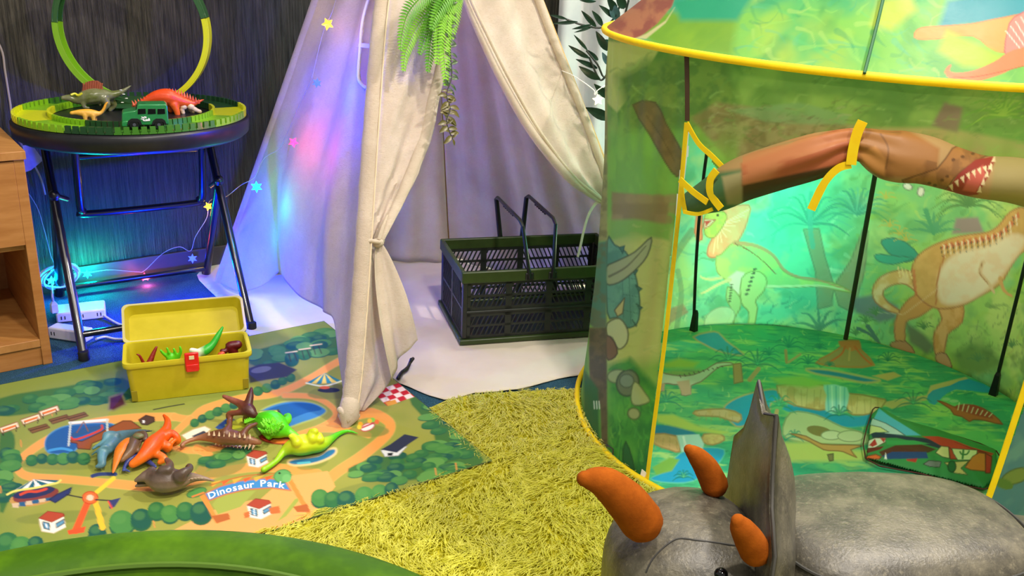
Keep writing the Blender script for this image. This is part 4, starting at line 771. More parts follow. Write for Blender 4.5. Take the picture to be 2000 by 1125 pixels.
    P = Paint(V, np.stack([x, y], 1)+2, '#46b482'); P.wash('#7cc878', 9, 0.45, 0.6, 0.7); P.wash('#2f9c80', 10, 0.5, 0.64, 0.7); P.wash('#c4dc78', 14, 0.56, 0.7, 0.6, stretch=(1, 3)); P.wash('#1f8a70', 24, 0.58, 0.7, 0.55, stretch=(1, 3))
    P.dabs(420, (1270, 640, 1980, 950), ['#2f9470', '#5cb870', '#8fd07c', '#1f8470', '#3fa890', '#b8d870'], (8, 34), (2, 7), (-25, 25), 0.55, 41); P.dabs(160, (1270, 640, 1980, 950), ['#17786a', '#7cc47c', '#d0e290'], (5, 14), (2, 4), (-120, -60), 0.6, 42)
    c7 = lambda X, Y: (1240+X/2.6316, 620+Y/2.6316); K7 = lambda *q: [c7(*p) for p in q]; sea, sd = '#1f9cd0', '#cfa878'
    P.poly(K7((300, 100), (380, 75), (430, 78), (470, 120), (560, 190), (500, 190), (420, 170), (360, 140)), sea, smooth=2, edge=sd, ew=2.5); P.poly(K7((760, 470), (830, 440), (1000, 480), (1150, 510), (1260, 460), (1240, 530), (1160, 560), (1040, 560), (960, 520), (860, 500)), sea, smooth=3, edge='#3fb0b8', ew=2)
    P.poly(K7((1260, 440), (1400, 410), (1500, 400), (1520, 350), (1700, 305), (1720, 320), (1560, 370), (1520, 420), (1320, 470)), '#d2b57c', soft=3); P.poly(K7((1500, 420), (1530, 375), (1620, 350), (1715, 315), (1850, 375), (1790, 385), (1650, 370), (1580, 410), (1540, 450)), sea, smooth=2, soft=2); P.poly(K7((880, 265), (1000, 270), (1200, 310), (1260, 325), (1180, 335), (1050, 310), (930, 290)), '#1f86b8', smooth=3, edge='#d6b676', ew=3); P.poly(K7((1220, 300), (1330, 280), (1370, 300), (1300, 325)), '#d8ac70', soft=3)
    P.poly(K7((460, 480), (480, 440), (560, 400), (690, 370), (740, 380), (755, 420), (700, 440), (690, 480), (600, 540), (520, 560)), sea, smooth=3, edge='#bfa870', ew=2.5); P.poly(K7((90, 560), (200, 560), (300, 590), (330, 620), (280, 660), (120, 640)), '#1a7fb0', smooth=3, soft=3); P.poly(K7((80, 830), (150, 790), (230, 700), (330, 670), (460, 680), (420, 760), (300, 840), (180, 850)), sea, smooth=3, edge='#5fc0b0', ew=2)
    # cliffs and waterfalls
    def cliff(poly, seed, c='#e2c48c'):
        P.poly(poly, c, smooth=2, edge='#a97f4c', ew=2.2, mottle=('#cfa468', 0.06, 0.8)); rs = random.Random(seed); q = np.array(poly); lo, hi = q.min(0), q.max(0)
        for i in range(int((hi[0]-lo[0])/13)): x0 = lo[0]+8+i*13; P.line([(x0, lo[1]+6+rs.uniform(0, 6)), (x0+rs.uniform(-3, 3), hi[1]-4)], 1.5, '#b08a58', 0, alpha=0.55)
    cliff(K7((730, 350), (860, 345), (975, 350), (1000, 470), (880, 465), (770, 430)), 1); cliff(K7((1090, 390), (1250, 415), (1290, 430), (1230, 490), (1120, 500), (1090, 460)), 2); P.poly(K7((970, 345), (1090, 360), (1095, 440), (1060, 500), (980, 480), (985, 400)), '#a8dce0', smooth=2, soft=3)
    for i in range(5): P.line([c7(990+22*i, 350+3*i), c7(996+20*i, 480)], 3, '#e4f6f4' if i % 2 else '#5fbccc', 0, alpha=0.8)
    cliff(K7((310, 480), (460, 470), (545, 500), (530, 540), (430, 510), (320, 505)), 3, '#d9b48a'); cliff(K7((90, 600), (215, 610), (230, 690), (180, 680), (100, 650)), 4, '#dcae7c'); cliff(K7((355, 600), (440, 600), (460, 630), (400, 655), (350, 640)), 5, '#dcc07c'); P.poly(K7((215, 605), (330, 600), (355, 650), (345, 690), (240, 690)), '#bfe4e2', soft=3); P.line(K7((250, 615), (265, 680)), 5, '#eefaf8', 0)
    P.poly(K7((100, 500), (200, 500), (330, 560), (480, 590), (440, 600), (280, 580), (120, 540)), '#c3d060', soft=6); P.poly(K7((760, 600), (800, 490), (930, 500), (1060, 560), (1190, 600), (1190, 650), (1000, 650), (850, 640)), '#c8cfa0', smooth=3, soft=5, edge='#8fa070', ew=2); P.ell(*c7(950, 585), 26, 10, '#8f7c48', 12); P.ell(*c7(1010, 605), 20, 9, '#d8dcb8', 0, edge='#8f9a74', ew=1.5); P.ell(*c7(1110, 610), 26, 11, '#d0d4ac', 0, edge='#8f9a74', ew=1.5); P.poly(K7((760, 640), (900, 640), (1190, 690), (1180, 740), (800, 740)), '#c4d070', soft=10)
    P.poly(K7((130, 240), (230, 210), (330, 230), (300, 260), (160, 260)), '#b6c24a', soft=8); P.poly(K7((120, 300), (200, 270), (330, 265), (360, 290), (250, 310)), '#a98f4c', soft=10, alpha=0.6); P.poly(K7((690, 310), (860, 300), (1000, 340), (900, 360), (740, 345)), '#a6c858', soft=8); P.poly(K7((90, 770), (180, 720), (230, 730), (190, 790), (110, 810)), '#7cb04c', soft=4)
    # volcano
    P.poly(K7((930, 235), (1000, 190), (1060, 150), (1050, 125), (1150, 120), (1160, 165), (1230, 245), (1080, 255)), '#b98f62', smooth=2, edge='#d8783c', ew=2.5); P.poly(K7((1050, 125), (1150, 120), (1158, 160), (1110, 175), (1060, 150)), '#e07a48', soft=2); P.line(K7((1080, 150), (1060, 190), (1000, 230)), 4, '#e2683a'); P.line(K7((1130, 150), (1170, 200), (1215, 240)), 4, '#e2683a'); P.line(K7((1105, 160), (1100, 220)), 4, '#d8a070')
    # palms
    for X, Y, r in ((790, 150, 34), (690, 190, 22), (950, 155, 14), (890, 235, 26), (1300, 220, 26), (1000, 245, 12)): P.palm(*c7(X, Y), r, '#1a8474', 7, 4, (180+X % 15, 360), 0.25, 0.75)
    P.line(K7((780, 230), (775, 170)), 6, '#c48a5c', 0); P.line(K7((790, 230), (850, 190)), 5, '#c9a070', 0)
    for X, Y, r in ((630, 240, 48), (480, 215, 40), (740, 450, 36), (1050, 500, 30), (1430, 440, 40), (160, 430, 34), (250, 820, 22), (820, 610, 20)): P.palm(*c7(X, Y), r, random.Random(X).choice(['#1a8a80', '#0f7a74', '#2a9a78']), 7, 5, (165+X % 20, 360+X % 25), 0.3, 0.75); P.palm(*c7(X, Y), r*0.7, '#5fc090', 4, 2.5, (200, 345), 0.25, 0.6)
    P.poly(K7((505, 240), (545, 235), (555, 330), (510, 340)), '#cf8a5c', soft=2, edge='#a4633c'); P.line(K7((590, 320), (635, 265)), 9, '#d0946a', 0); P.line(K7((720, 530), (730, 480)), 8, '#d2a878', 0)
    # long necked white dinosaur, sail backed red one, running tan one
    P.poly(K7((118, 280), (160, 290), (230, 300), (300, 295), (370, 265), (420, 235), (490, 232), (498, 244), (440, 252), (400, 280), (340, 330), (290, 350), (285, 395), (240, 398), (235, 350), (200, 345), (150, 340), (140, 378), (118, 370)), '#d5ccc0', smooth=2, edge='#9a6a62', ew=1.8)
    P.poly(K7((215, 330), (280, 320), (290, 395), (245, 398)), '#dca898', soft=3); P.poly(K7((118, 335), (155, 340), (150, 378), (122, 372)), '#d8a090', soft=3)
    for i in range(10): P.line([c7(230+24*i, 296-5*i), c7(236+24*i, 308-6*i)], 2, '#6a4a4c', 0)
    P.poly(K7((1555, 428), (1600, 440), (1660, 465), (1740, 450), (1830, 490), (1890, 550), (1800, 530), (1740, 525), (1720, 535), (1680, 510), (1640, 500), (1620, 470)), '#c8603c', smooth=2, edge='#8a3a24', ew=1.6); P.poly(K7((1640, 462), (1690, 445), (1760, 455), (1820, 490), (1840, 520), (1740, 500)), '#b03c34', smooth=2, soft=3)
    for i in range(8): P.line([c7(1660+23*i, 475+5*i), c7(1668+24*i, 438+8*i)], 1.6, '#f0dcc8', 0)
    P.poly(K7((800, 598), (880, 610), (960, 650), (1080, 655), (1170, 660), (1110, 680), (1140, 720), (1070, 690), (1020, 685), (970, 680), (900, 640)), '#cf9a58', smooth=2, edge='#8a5a34', ew=1.6); P.poly(K7((990, 705), (1020, 700), (1020, 735), (1000, 738)), '#8a7a50', edge='#4a4a30')
    P.ell(*c7(1600, 420), 8, 3, '#9cc8a0'); P.ell(*c7(1640, 430), 9, 3, '#9cc8a0')
    idx = -np.ones(m*m, int); idx[keep] = np.arange(keep.sum()); f = []
    for i in range(m-1):
        for k in range(m-1):
            q = (i*m+k, i*m+k+1, (i+1)*m+k+1, (i+1)*m+k)
            if keep[q[0]] and keep[q[1]] and keep[q[2]] and keep[q[3]]: f.append(tuple(idx[list(q)]))
    obj('printed_floor', (V[keep], f), printed('tent_floor_cloth', 0.5, 0.0, 0.3, 40, 0.4), T, cols=P.c[keep])
    # ------------------------------------------------ trim, rods, boots
    ths = np.linspace(0, 2*PI, 140, endpoint=False)
    ring = np.stack([TC[0]+(TR+0.008)*np.cos(ths), TC[1]+(TR+0.008)*np.sin(ths), tz(ths)+0.004], -1); obj('roof_piping', tube(ring, 0.0062, 8, closed=True), yel, T)
    base = np.stack([TC[0]+(TR+0.010)*np.cos(ths), TC[1]+(TR+0.010)*np.sin(ths), 0.014+0.004*np.sin(ths*5)], -1); obj('floor_piping', tube(base, 0.0058, 8, closed=True), yel, T)
    def edge(pts, w, o=0.003, lbl='door_trim'):
        q = [cyl(x, y) for x, y in pts]; P3 = catmull(np.array([tent_pt(t, v, o) for t, v in q]), 5); N = np.stack([P3[:, 0]-TC[0], P3[:, 1]-TC[1], 0*P3[:, 0]], -1); return obj(lbl, ribbon(P3, N, w, 0.0016), yel, T)
    edge([(1266, 938), (1274, 850), (1287, 725), (1300, 600), (1322, 400), (1340, 240)], 0.0085); edge([(1340, 240), (1362, 280), (1388, 305), (1412, 330)], 0.0085)
    edge([(2058, 398), (2074, 480), (2078, 560), (2058, 630), (2030, 700), (1998, 795), (1945, 940), (1900, 1050), (1880, 1110)], 0.013)
    s1 = [cyl(x, y) for x, y in ((1344, 104), (1343, 170), (1341, 236))]; obj('rod_sleeve', ribbon(np.array([tent_pt(t, v, 0.003) for t, v in s1]), unit(A(-0.6, -0.8, 0)), 0.008, 0.001), mat('sleeve_brown', '#3f2a14', rough=0.7), T)
    sr = []
    for t in np.linspace(0, 0.9, 24): an = math.radians(249+t*6); r_ = (TR+0.01)*(1-t)*(1-0.16*math.sin(PI*t))+0.006; sr.append(A(TC[0]+r_*math.cos(an), TC[1]+r_*math.sin(an), float(tz(an))+0.008+t*0.62))
    obj('roof_seam', tube(sr, 0.0024, 6), mat('seam_green', '#1f5a34', rough=0.7), T)
    for deg, vis in ((112.5, 1), (63.3, 1), (15.6, 1), (-33, 0), (162, 0), (212, 0)):
        an = math.radians(deg); rr = TR-0.026; v = np.linspace(0, 1, 12); rod = np.stack([TC[0]+rr*math.cos(an)+0*v, TC[1]+rr*math.sin(an)+0*v, 0.012+v*(float(tz(an))-0.014)], -1)
        if deg == 112.5: rod[:, 0] -= 0.02*np.sin(v*PI)
        if deg == 63.3: obj('rod_sleeve', tube(rod, 0.0062, 8), mat('sleeve_olive', '#2c2f18', rough=0.7), T)
        else: obj('frame_rod', tube(rod, 0.0042, 8), rodm, T)
        if deg in (112.5, 15.6, -33): obj('rod_boot', tube([rod[0], rod[0]+A(0, 0, 0.05), rod[0]+A(0, 0, 0.058)], [0.012, 0.008, 0.005], 4), rodm, T, smooth=False, bevel=0.001)
    # care label and pocket at the foot of the front wall
    t_, v_ = cyl(1258, 932); obj('care_label', ribbon(np.array([tent_pt(t_, v_, 0.004), tent_pt(t_+0.004, v_+0.02, 0.004)]), unit(A(-0.8, -0.6, 0)), 0.013, 0.0006), mat('label_white', '#ece8d4', rough=0.8), T)
    q = [cyl(x, y) for x, y in ((1188, 868), (1200, 876), (1201, 915))]; obj('rod_pocket', tube([tent_pt(t, v, 0.004) for t, v in q], 0.0016, 6), mat('sleeve_olive', '#2c2f18', rough=0.7), T)
    # ------------------------------------------------ the door, rolled up and tied with a yellow ribbon
    fn = unit(A(-0.25, -1, 0)); DP = tent_pt(math.radians(247), 0.6, 0.015)
    # each roll centre is surveyed against the front wall itself
    rc = [((1352, 398), 0.020), ((1400, 378), 0.030), ((1450, 350), 0.034), ((1520, 325), 0.034), ((1600, 300), 0.032), ((1655, 280), 0.022), ((1690, 282), 0.024), ((1740, 302), 0.036), ((1800, 312), 0.034), ((1850, 328), 0.031), ((1910, 345), 0.030), ((1980, 352), 0.032), ((2060, 372), 0.032), ((2130, 392), 0.024)]
    cen = []; rad = []
    for (x, y), r_ in rc:
        t_, v_ = cyl(x, y); cen.append(tent_pt(t_, v_, 0.012)); rad.append(r_)
    cen = catmull(np.array(cen), 34); rad = catmull(np.array(rad)[:, None], 34)[:, 0]; nn = 110
    v, f = tube(cen, rad, nn, flat=1.0); V = np.asarray(v)
    ang = np.tile(np.arange(nn)/nn*2*PI, len(cen)); ii = np.repeat(np.arange(len(cen)), nn); k = ii/len(cen)
    pin = np.exp(-((ii/34-5.2)/1.6)**2); V = V+(V-cen[ii])*(0.05*np.sin(ang*3+ii*0.02)+0.10*np.sin(ang*7+1)*pin)[:, None]
    P = Paint(V, np.stack([k*3, ang*0.2], 1), '#b3925c'); P.region([(1300, 350), (1455, 330), (1440, 420), (1340, 430)], '#4f7a4c', soft=10); P.region([(1410, 345), (1450, 335), (1455, 400), (1420, 400)], '#a8a06c', soft=6)
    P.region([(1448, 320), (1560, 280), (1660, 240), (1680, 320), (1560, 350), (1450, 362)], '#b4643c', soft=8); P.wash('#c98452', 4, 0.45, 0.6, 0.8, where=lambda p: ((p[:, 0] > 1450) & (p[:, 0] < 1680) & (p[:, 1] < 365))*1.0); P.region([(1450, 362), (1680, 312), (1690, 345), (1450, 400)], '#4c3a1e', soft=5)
    P.region([(1670, 250), (1760, 245), (1835, 290), (1830, 350), (1720, 345), (1680, 320)], '#a8743c', soft=8); P.wash('#7f552a', 4, 0.5, 0.62, 0.7, where=lambda p: ((p[:, 0] > 1690) & (p[:, 0] < 1830))*1.0); P.poly([(1680, 300), (1710, 285), (1730, 310), (1728, 345), (1690, 330)], '#c48a48', soft=6); P.line([(1720, 262), (1735, 290), (1730, 330)], 4, '#6f4822', alpha=0.6)
    P.poly([(1762, 352), (1830, 330), (1860, 290), (1895, 278), (1935, 288), (1948, 302), (1925, 305), (1890, 325), (1862, 350), (1840, 376), (1790, 372)], '#a9773f', smooth=2, edge='#5f3f20', ew=2, mottle=('#7d5630', 0.06, 0.6)); P.poly([(1848, 372), (1872, 340), (1905, 312), (1940, 305), (1946, 312), (1930, 345), (1910, 380), (1880, 384)], '#9a3a2c', soft=2); P.poly([(1880, 372), (1895, 340), (1920, 322), (1925, 345), (1905, 376)], '#cc6450', soft=4)
    for i in range(8): x = 1856+11*i; y = 366-9.0*i+0.55*i*i*0.9; P.poly([(x-3, y-3), (x+5, y-7), (x+5, y+8)], '#f0dca8', soft=1.2)
    for i in range(5): x = 1912+7*i; y = 376-15*i; P.poly([(x-4, y), (x+3, y-14), (x+5, y)], '#f0dca8', soft=1.2)
    for x, y in ((1880, 306), (1862, 312), (1840, 352), (1826, 362), (1850, 345), (1815, 358), (1900, 300)): P.ell(x, y, 4, 3, '#6a4826')
    P.region([(1945, 300), (2140, 330), (2140, 440), (1930, 400)], '#a3945a', soft=10)
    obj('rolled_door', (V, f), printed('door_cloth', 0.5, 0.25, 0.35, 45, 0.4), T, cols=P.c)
    def over(pts, w, o=0.03, nm='door_trim'):
        P3 = catmull(np.array([tent_pt(*cyl(x, y), o) for x, y in pts]), 5); N = np.stack([P3[:, 0]-TC[0], P3[:, 1]-TC[1], 0*P3[:, 0]], -1); return obj(nm, ribbon(P3, N, w, 0.0018), yel, T)
    over([(1353, 346), (1354, 380), (1358, 408)], 0.008, 0.036); over([(1357, 345), (1380, 368), (1406, 388)], 0.010, 0.045); over([(1424, 326), (1412, 345), (1412, 372), (1430, 400)], 0.012, 0.044); over([(1358, 408), (1385, 412), (1412, 402)], 0.006, 0.04)
    over([(1686, 230), (1676, 252), (1668, 285), (1664, 314)], 0.014, 0.036, 'tie_ribbon'); over([(1664, 314), (1640, 322), (1615, 350), (1590, 402)], [0.011]*11+[0.012]*5, 0.034, 'tie_ribbon')
tent()
# ================================================================ wooden cabinet at the left edge
def cabinet():
    c0 = A(-1.04, 1.893, 0); R_ = -WD; BK = -WN                       # front right foot, leftwards, backwards
    T = thing('bedside_cabinet', c0+R_*0.2+BK*0.2, 'light oak cabinet with an open lower shelf at the left edge', 'cabinet')
    oak = mat('oak_veneer', '#a2692f', '#b47c40', 0.5, 1.0, bump=0.05, stretch=(9, 9, 70)); oakh = mat('oak_veneer_top', '#ab7338', '#bc8648', 0.5, 1.0, bump=0.05, stretch=(14, 60, 14)); dark = mat('oak_inside', '#9a6636', '#a87340', 0.6, 1.0, stretch=(9, 9, 60))
    W, Dp, H = 0.40, 0.40, 0.49
    def pb(x0, x1, y0, y1, z0, z1): c = c0+R_*(x0+x1)/2+BK*(y0+y1)/2+A(0, 0, (z0+z1)/2); return box(c, (x1-x0, y1-y0, z1-z0), R_, BK)
    obj('top_board', pb(-0.004, W, -0.006, Dp, H-0.018, H), oakh, T, bevel=0.0012)
    obj('side_panel', pb(0, 0.020, 0, Dp, 0, H-0.018), oak, T, bevel=0.001); obj('side_panel', pb(W-0.02, W, 0, Dp, 0, H-0.018), oak, T, bevel=0.001)
    obj('drawer_front', pb(0.020, W-0.02, 0.000, 0.018, 0.285, H-0.021), oak, T, bevel=0.001)
    obj('shelf', pb(0.02, W-0.02, 0.018, Dp-0.01, 0.27, 0.285), oakh, T, bevel=0.001)
    obj('bottom_board', pb(0.02, W-0.02, 0.0, Dp-0.01, 0.045, 0.063), oakh, T, bevel=0.001); obj('plinth', pb(0.02, W-0.02, 0.004, 0.02, 0, 0.045), oak, T, bevel=0.001)
    obj('back_board', pb(0.02, W-0.02, Dp-0.012, Dp, 0.05, H-0.018), dark, T, smooth=False)
cabinet()
# ================================================================ round black folding table
TH = 0.517; TCN = A(-0.933, 2.215, 0); TRD = 0.268
AW = unit(A(TCN[0], TCN[1], 0)); RT = A(AW[1], -AW[0], 0)             # away from the camera, and to its right
FL = A(-0.979, 1.917, 0); FR = A(-0.653, 2.132, 0); BR = A(-0.897, 2.525, 0); BL = FL+BR-FR
def table():
    T = thing('folding_table', TCN, 'round black folding table with tubular legs carrying the toy race track', 'table')
    blk = mat('table_plastic', '#17171a', '#1d1d20', 0.38, 60, bump=0.06, bscale=500); met = mat('leg_steel', '#0e0e10', rough=0.28, spec=0.7, coat=0.3)
    c = TCN; pr = [(0.02, TH-0.016), (TRD-0.05, TH-0.016), (TRD-0.045, TH-0.040), (TRD-0.012, TH-0.044), (TRD-0.002, TH-0.036), (TRD, TH-0.018), (TRD, TH-0.006), (TRD-0.004, TH-0.001), (TRD-0.012, TH), (0.01, TH)]
    obj('table_top', lathe(pr, 96, c), blk, T)
    sl = unit(BL-FL); sr = unit(BR-FR)
    pl = lambda x, y: PV(x, y, FL, sl); pr_ = lambda x, y: PV(x, y, FR, sr); zt = TH-0.03
    def lift(p, q): return p+(q-p)*((zt-p[2])/(q[2]-p[2]))
    tr = lift(FR, pr_(420, 330)); LS = FL-FR; tl = tr+LS
    obj('leg', tube([FL, FL+(tl-FL)*0.05, tl], 0.0105, 12), met, T); obj('leg', tube([FR, FR+(tr-FR)*0.05, tr], 0.0105, 12), met, T)
    qr = pr_(428, 352); ql = qr+LS
    obj('leg', tube([BL, BL+(ql-BL)*0.05, ql], 0.0105, 12, roundcap=True), met, T); obj('leg', tube([BR, BR+(qr-BR)*0.05, qr], 0.0105, 12, roundcap=True), met, T)
    obj('stretcher', tube([FL+(tl-FL)*0.10, FR+(tr-FR)*0.10], 0.008, 10), met, T); obj('stretcher', tube([BL+(ql-BL)*0.08, BR+(qr-BR)*0.08], 0.008, 10), met, T)
    # U frame hanging under the top
    ur = pr_(413, 298); ur[2] = zt; d = unit(FR-FL); ur = ur-d*0.02; vr = pr_(410, 372)-d*0.02; wr = pr_(408, 394)-d*0.02; LI = LS+d*0.085; ul, vl, wl = ur+LI, vr+LI, wr+LI
    U = [ul, vl, vl*0.35+wl*0.65+d*0.006, wl+d*0.022, wr-d*0.022, vr*0.35+wr*0.65-d*0.006, vr, ur]
    obj('folding_frame', tube(catmull(U, 5), 0.0095, 12), met, T); obj('cross_bar', tube([ul+(wl-ul)*0.34, ur+(wr-ur)*0.34], 0.0075, 10), met, T)
    for p, q in ((ql, vl), (qr, vr)): obj('pivot', G().add(tube([p, q*0.5+p*0.5+A(0, 0, 0.0)], 0.006, 8)).add(ball(p, 0.0125)), met, T)
    for p, q, k in ((FL, tl, BL), (FR, tr, BR)): m = p+(q-p)*0.62; obj('rivet', ball(m+unit(k-p)*0.012, 0.007), met, T)
    for p in (FL, FR, BL, BR): obj('foot_cap', lathe([(0.010, 0.0), (0.0125, 0.001), (0.0125, 0.020), (0.011, 0.022)], 14, p), mat('rubber', '#0b0b0b', rough=0.7), T)
table()
# ================================================================ toy race track: flexible ring of link pieces and a vertical loop
YEL, LIM, GRN, DGR = '#d2d81a', '#7fb51e', '#3f7a22', '#1f4722'
def tm(c): return mat('track_'+c[1:], c, rough=0.32, spec=0.5, coat=0.2)
def track():
    T = thing('race_track', TCN+A(0, 0, TH), 'green and yellow toy race track ring with a tall loop on the round table', 'toy track')
    Ro, Ri, N, h = 0.262, 0.182, 92, 0.017; da = 2*PI/N
    def seg_mesh(c):
        g = G()
        def wedge(r0, r1, z0, z1, k=0.47):
            v = []
            for z in (z0, z1):
                for r, s in ((r0, -1), (r1, -1), (r1, 1), (r0, 1)): a = s*da*k; v.append((r*math.cos(a), r*math.sin(a), z))
            return v, [(3, 2, 1, 0), (4, 5, 6, 7), (0, 1, 5, 4), (1, 2, 6, 5), (2, 3, 7, 6), (3, 0, 4, 7)]
        g.add(wedge(Ri, Ro, 0.001, 0.005)); g.add(wedge(Ro-0.006, Ro, 0.005, h, 0.33)); g.add(wedge(Ri, Ri+0.006, 0.005, h, 0.40))
        me = bpy.data.meshes.new('track_link'); me.from_pydata(np.concatenate(g.v).tolist(), [], g.f); me.materials.append(tm(c)); return me
    meshes = {c: seg_mesh(c) for c in (YEL, LIM, GRN, DGR)}
    base_a = math.atan2(RT[1], RT[0])
    for i in range(N):
        phi = i*360/N                                                 # 0 right, 90 away, 180 left, 270 towards the camera
        c = YEL if (phi < 14 or phi > 344 or 164 < phi < 200) else LIM if (312 < phi <= 344 or 200 <= phi < 236 or 140 < phi <= 164) else DGR if (236 <= phi < 262 or 14 <= phi < 100) else GRN
        o = bpy.data.objects.new('track_link', meshes[c]); COL.objects.link(o); o.parent = T; o.rotation_euler[2] = base_a+math.radians(phi)
    # loop: a channel section swept round a near-vertical circle, split into coloured lengths
    yaw = math.radians(-14); ex = RT*math.cos(yaw)+AW*math.sin(yaw); ey = -RT*math.sin(yaw)+AW*math.cos(yaw)
    LR = 0.181; LC = PV(259, 52, TCN+AW*0.10, RT); LC = A(LC[0], LC[1], TH+0.008+LR)
    def band(t0, t1, c, name):
        ts = np.radians(np.linspace(t0, t1, 40)); g = G(); w = 0.021
        for (y0, y1, r0, r1) in ((-w, w, LR, LR+0.003), (-w, -w+0.004, LR-0.011, LR), (w-0.004, w, LR-0.011, LR), (-0.003, 0.003, LR-0.004, LR)):
            v = []
            for t in ts:
                e = ex*math.cos(t)+A(0, 0, 1)*math.sin(t); off = LC+ey*(0.016*((math.degrees(t)-246) % 360.001-180)/90*0.5)
                for yy, r in ((y0, r0), (y1, r0), (y1, r1), (y0, r1)): v.append(off+e*r+ey*yy)
            n = len(ts); f = [(4*i+k, 4*i+(k+1) % 4, 4*i+4+(k+1) % 4, 4*i+4+k) for i in range(n-1) for k in range(4)]+[(0, 1, 2, 3), (4*n-1, 4*n-2, 4*n-3, 4*n-4)]
            g.add((v, f))
        return obj(name, g, tm(c), T, smooth=True, bevel=0.0006)
    band(12, 175, '#2c5a26', 'loop_track'); band(175.3, 246, LIM, 'loop_track'); band(300, 371.5, YEL, 'loop_track'); band(246.3, 299.7, '#254f22', 'loop_track')
    # moulded base the loop springs from, with white arrows
    bz = TH+0.006; bp = [LC+ex*x+ey*y for x, y in ((-0.075, -0.05), (0.085, -0.055), (0.11, 0.03), (-0.09, 0.03))]; bp = [A(p[0], p[1], bz) for p in bp]
    g = G(); top = [p*0.86+A(LC[0], LC[1], bz)*0.14+A(0, 0, z) for p, z in zip(bp, (0.008, 0.008, 0.020, 0.020))]
    g.add((bp+top, [(3, 2, 1, 0), (4, 5, 6, 7), (0, 1, 5, 4), (1, 2, 6, 5), (2, 3, 7, 6), (3, 0, 4, 7)])); obj('loop_base', g, tm('#24502a'), T, bevel=0.002)
    for i in range(4):
        p = PV(236+4.5*(i % 3)+i, 176+8*i, TCN+AW*0.045, RT); obj('arrow_mark', ball(p, (0.004, 0.003, 0.0012), 8, 4), mat('white_mark', '#f2f2ea', rough=0.4), T)
track()
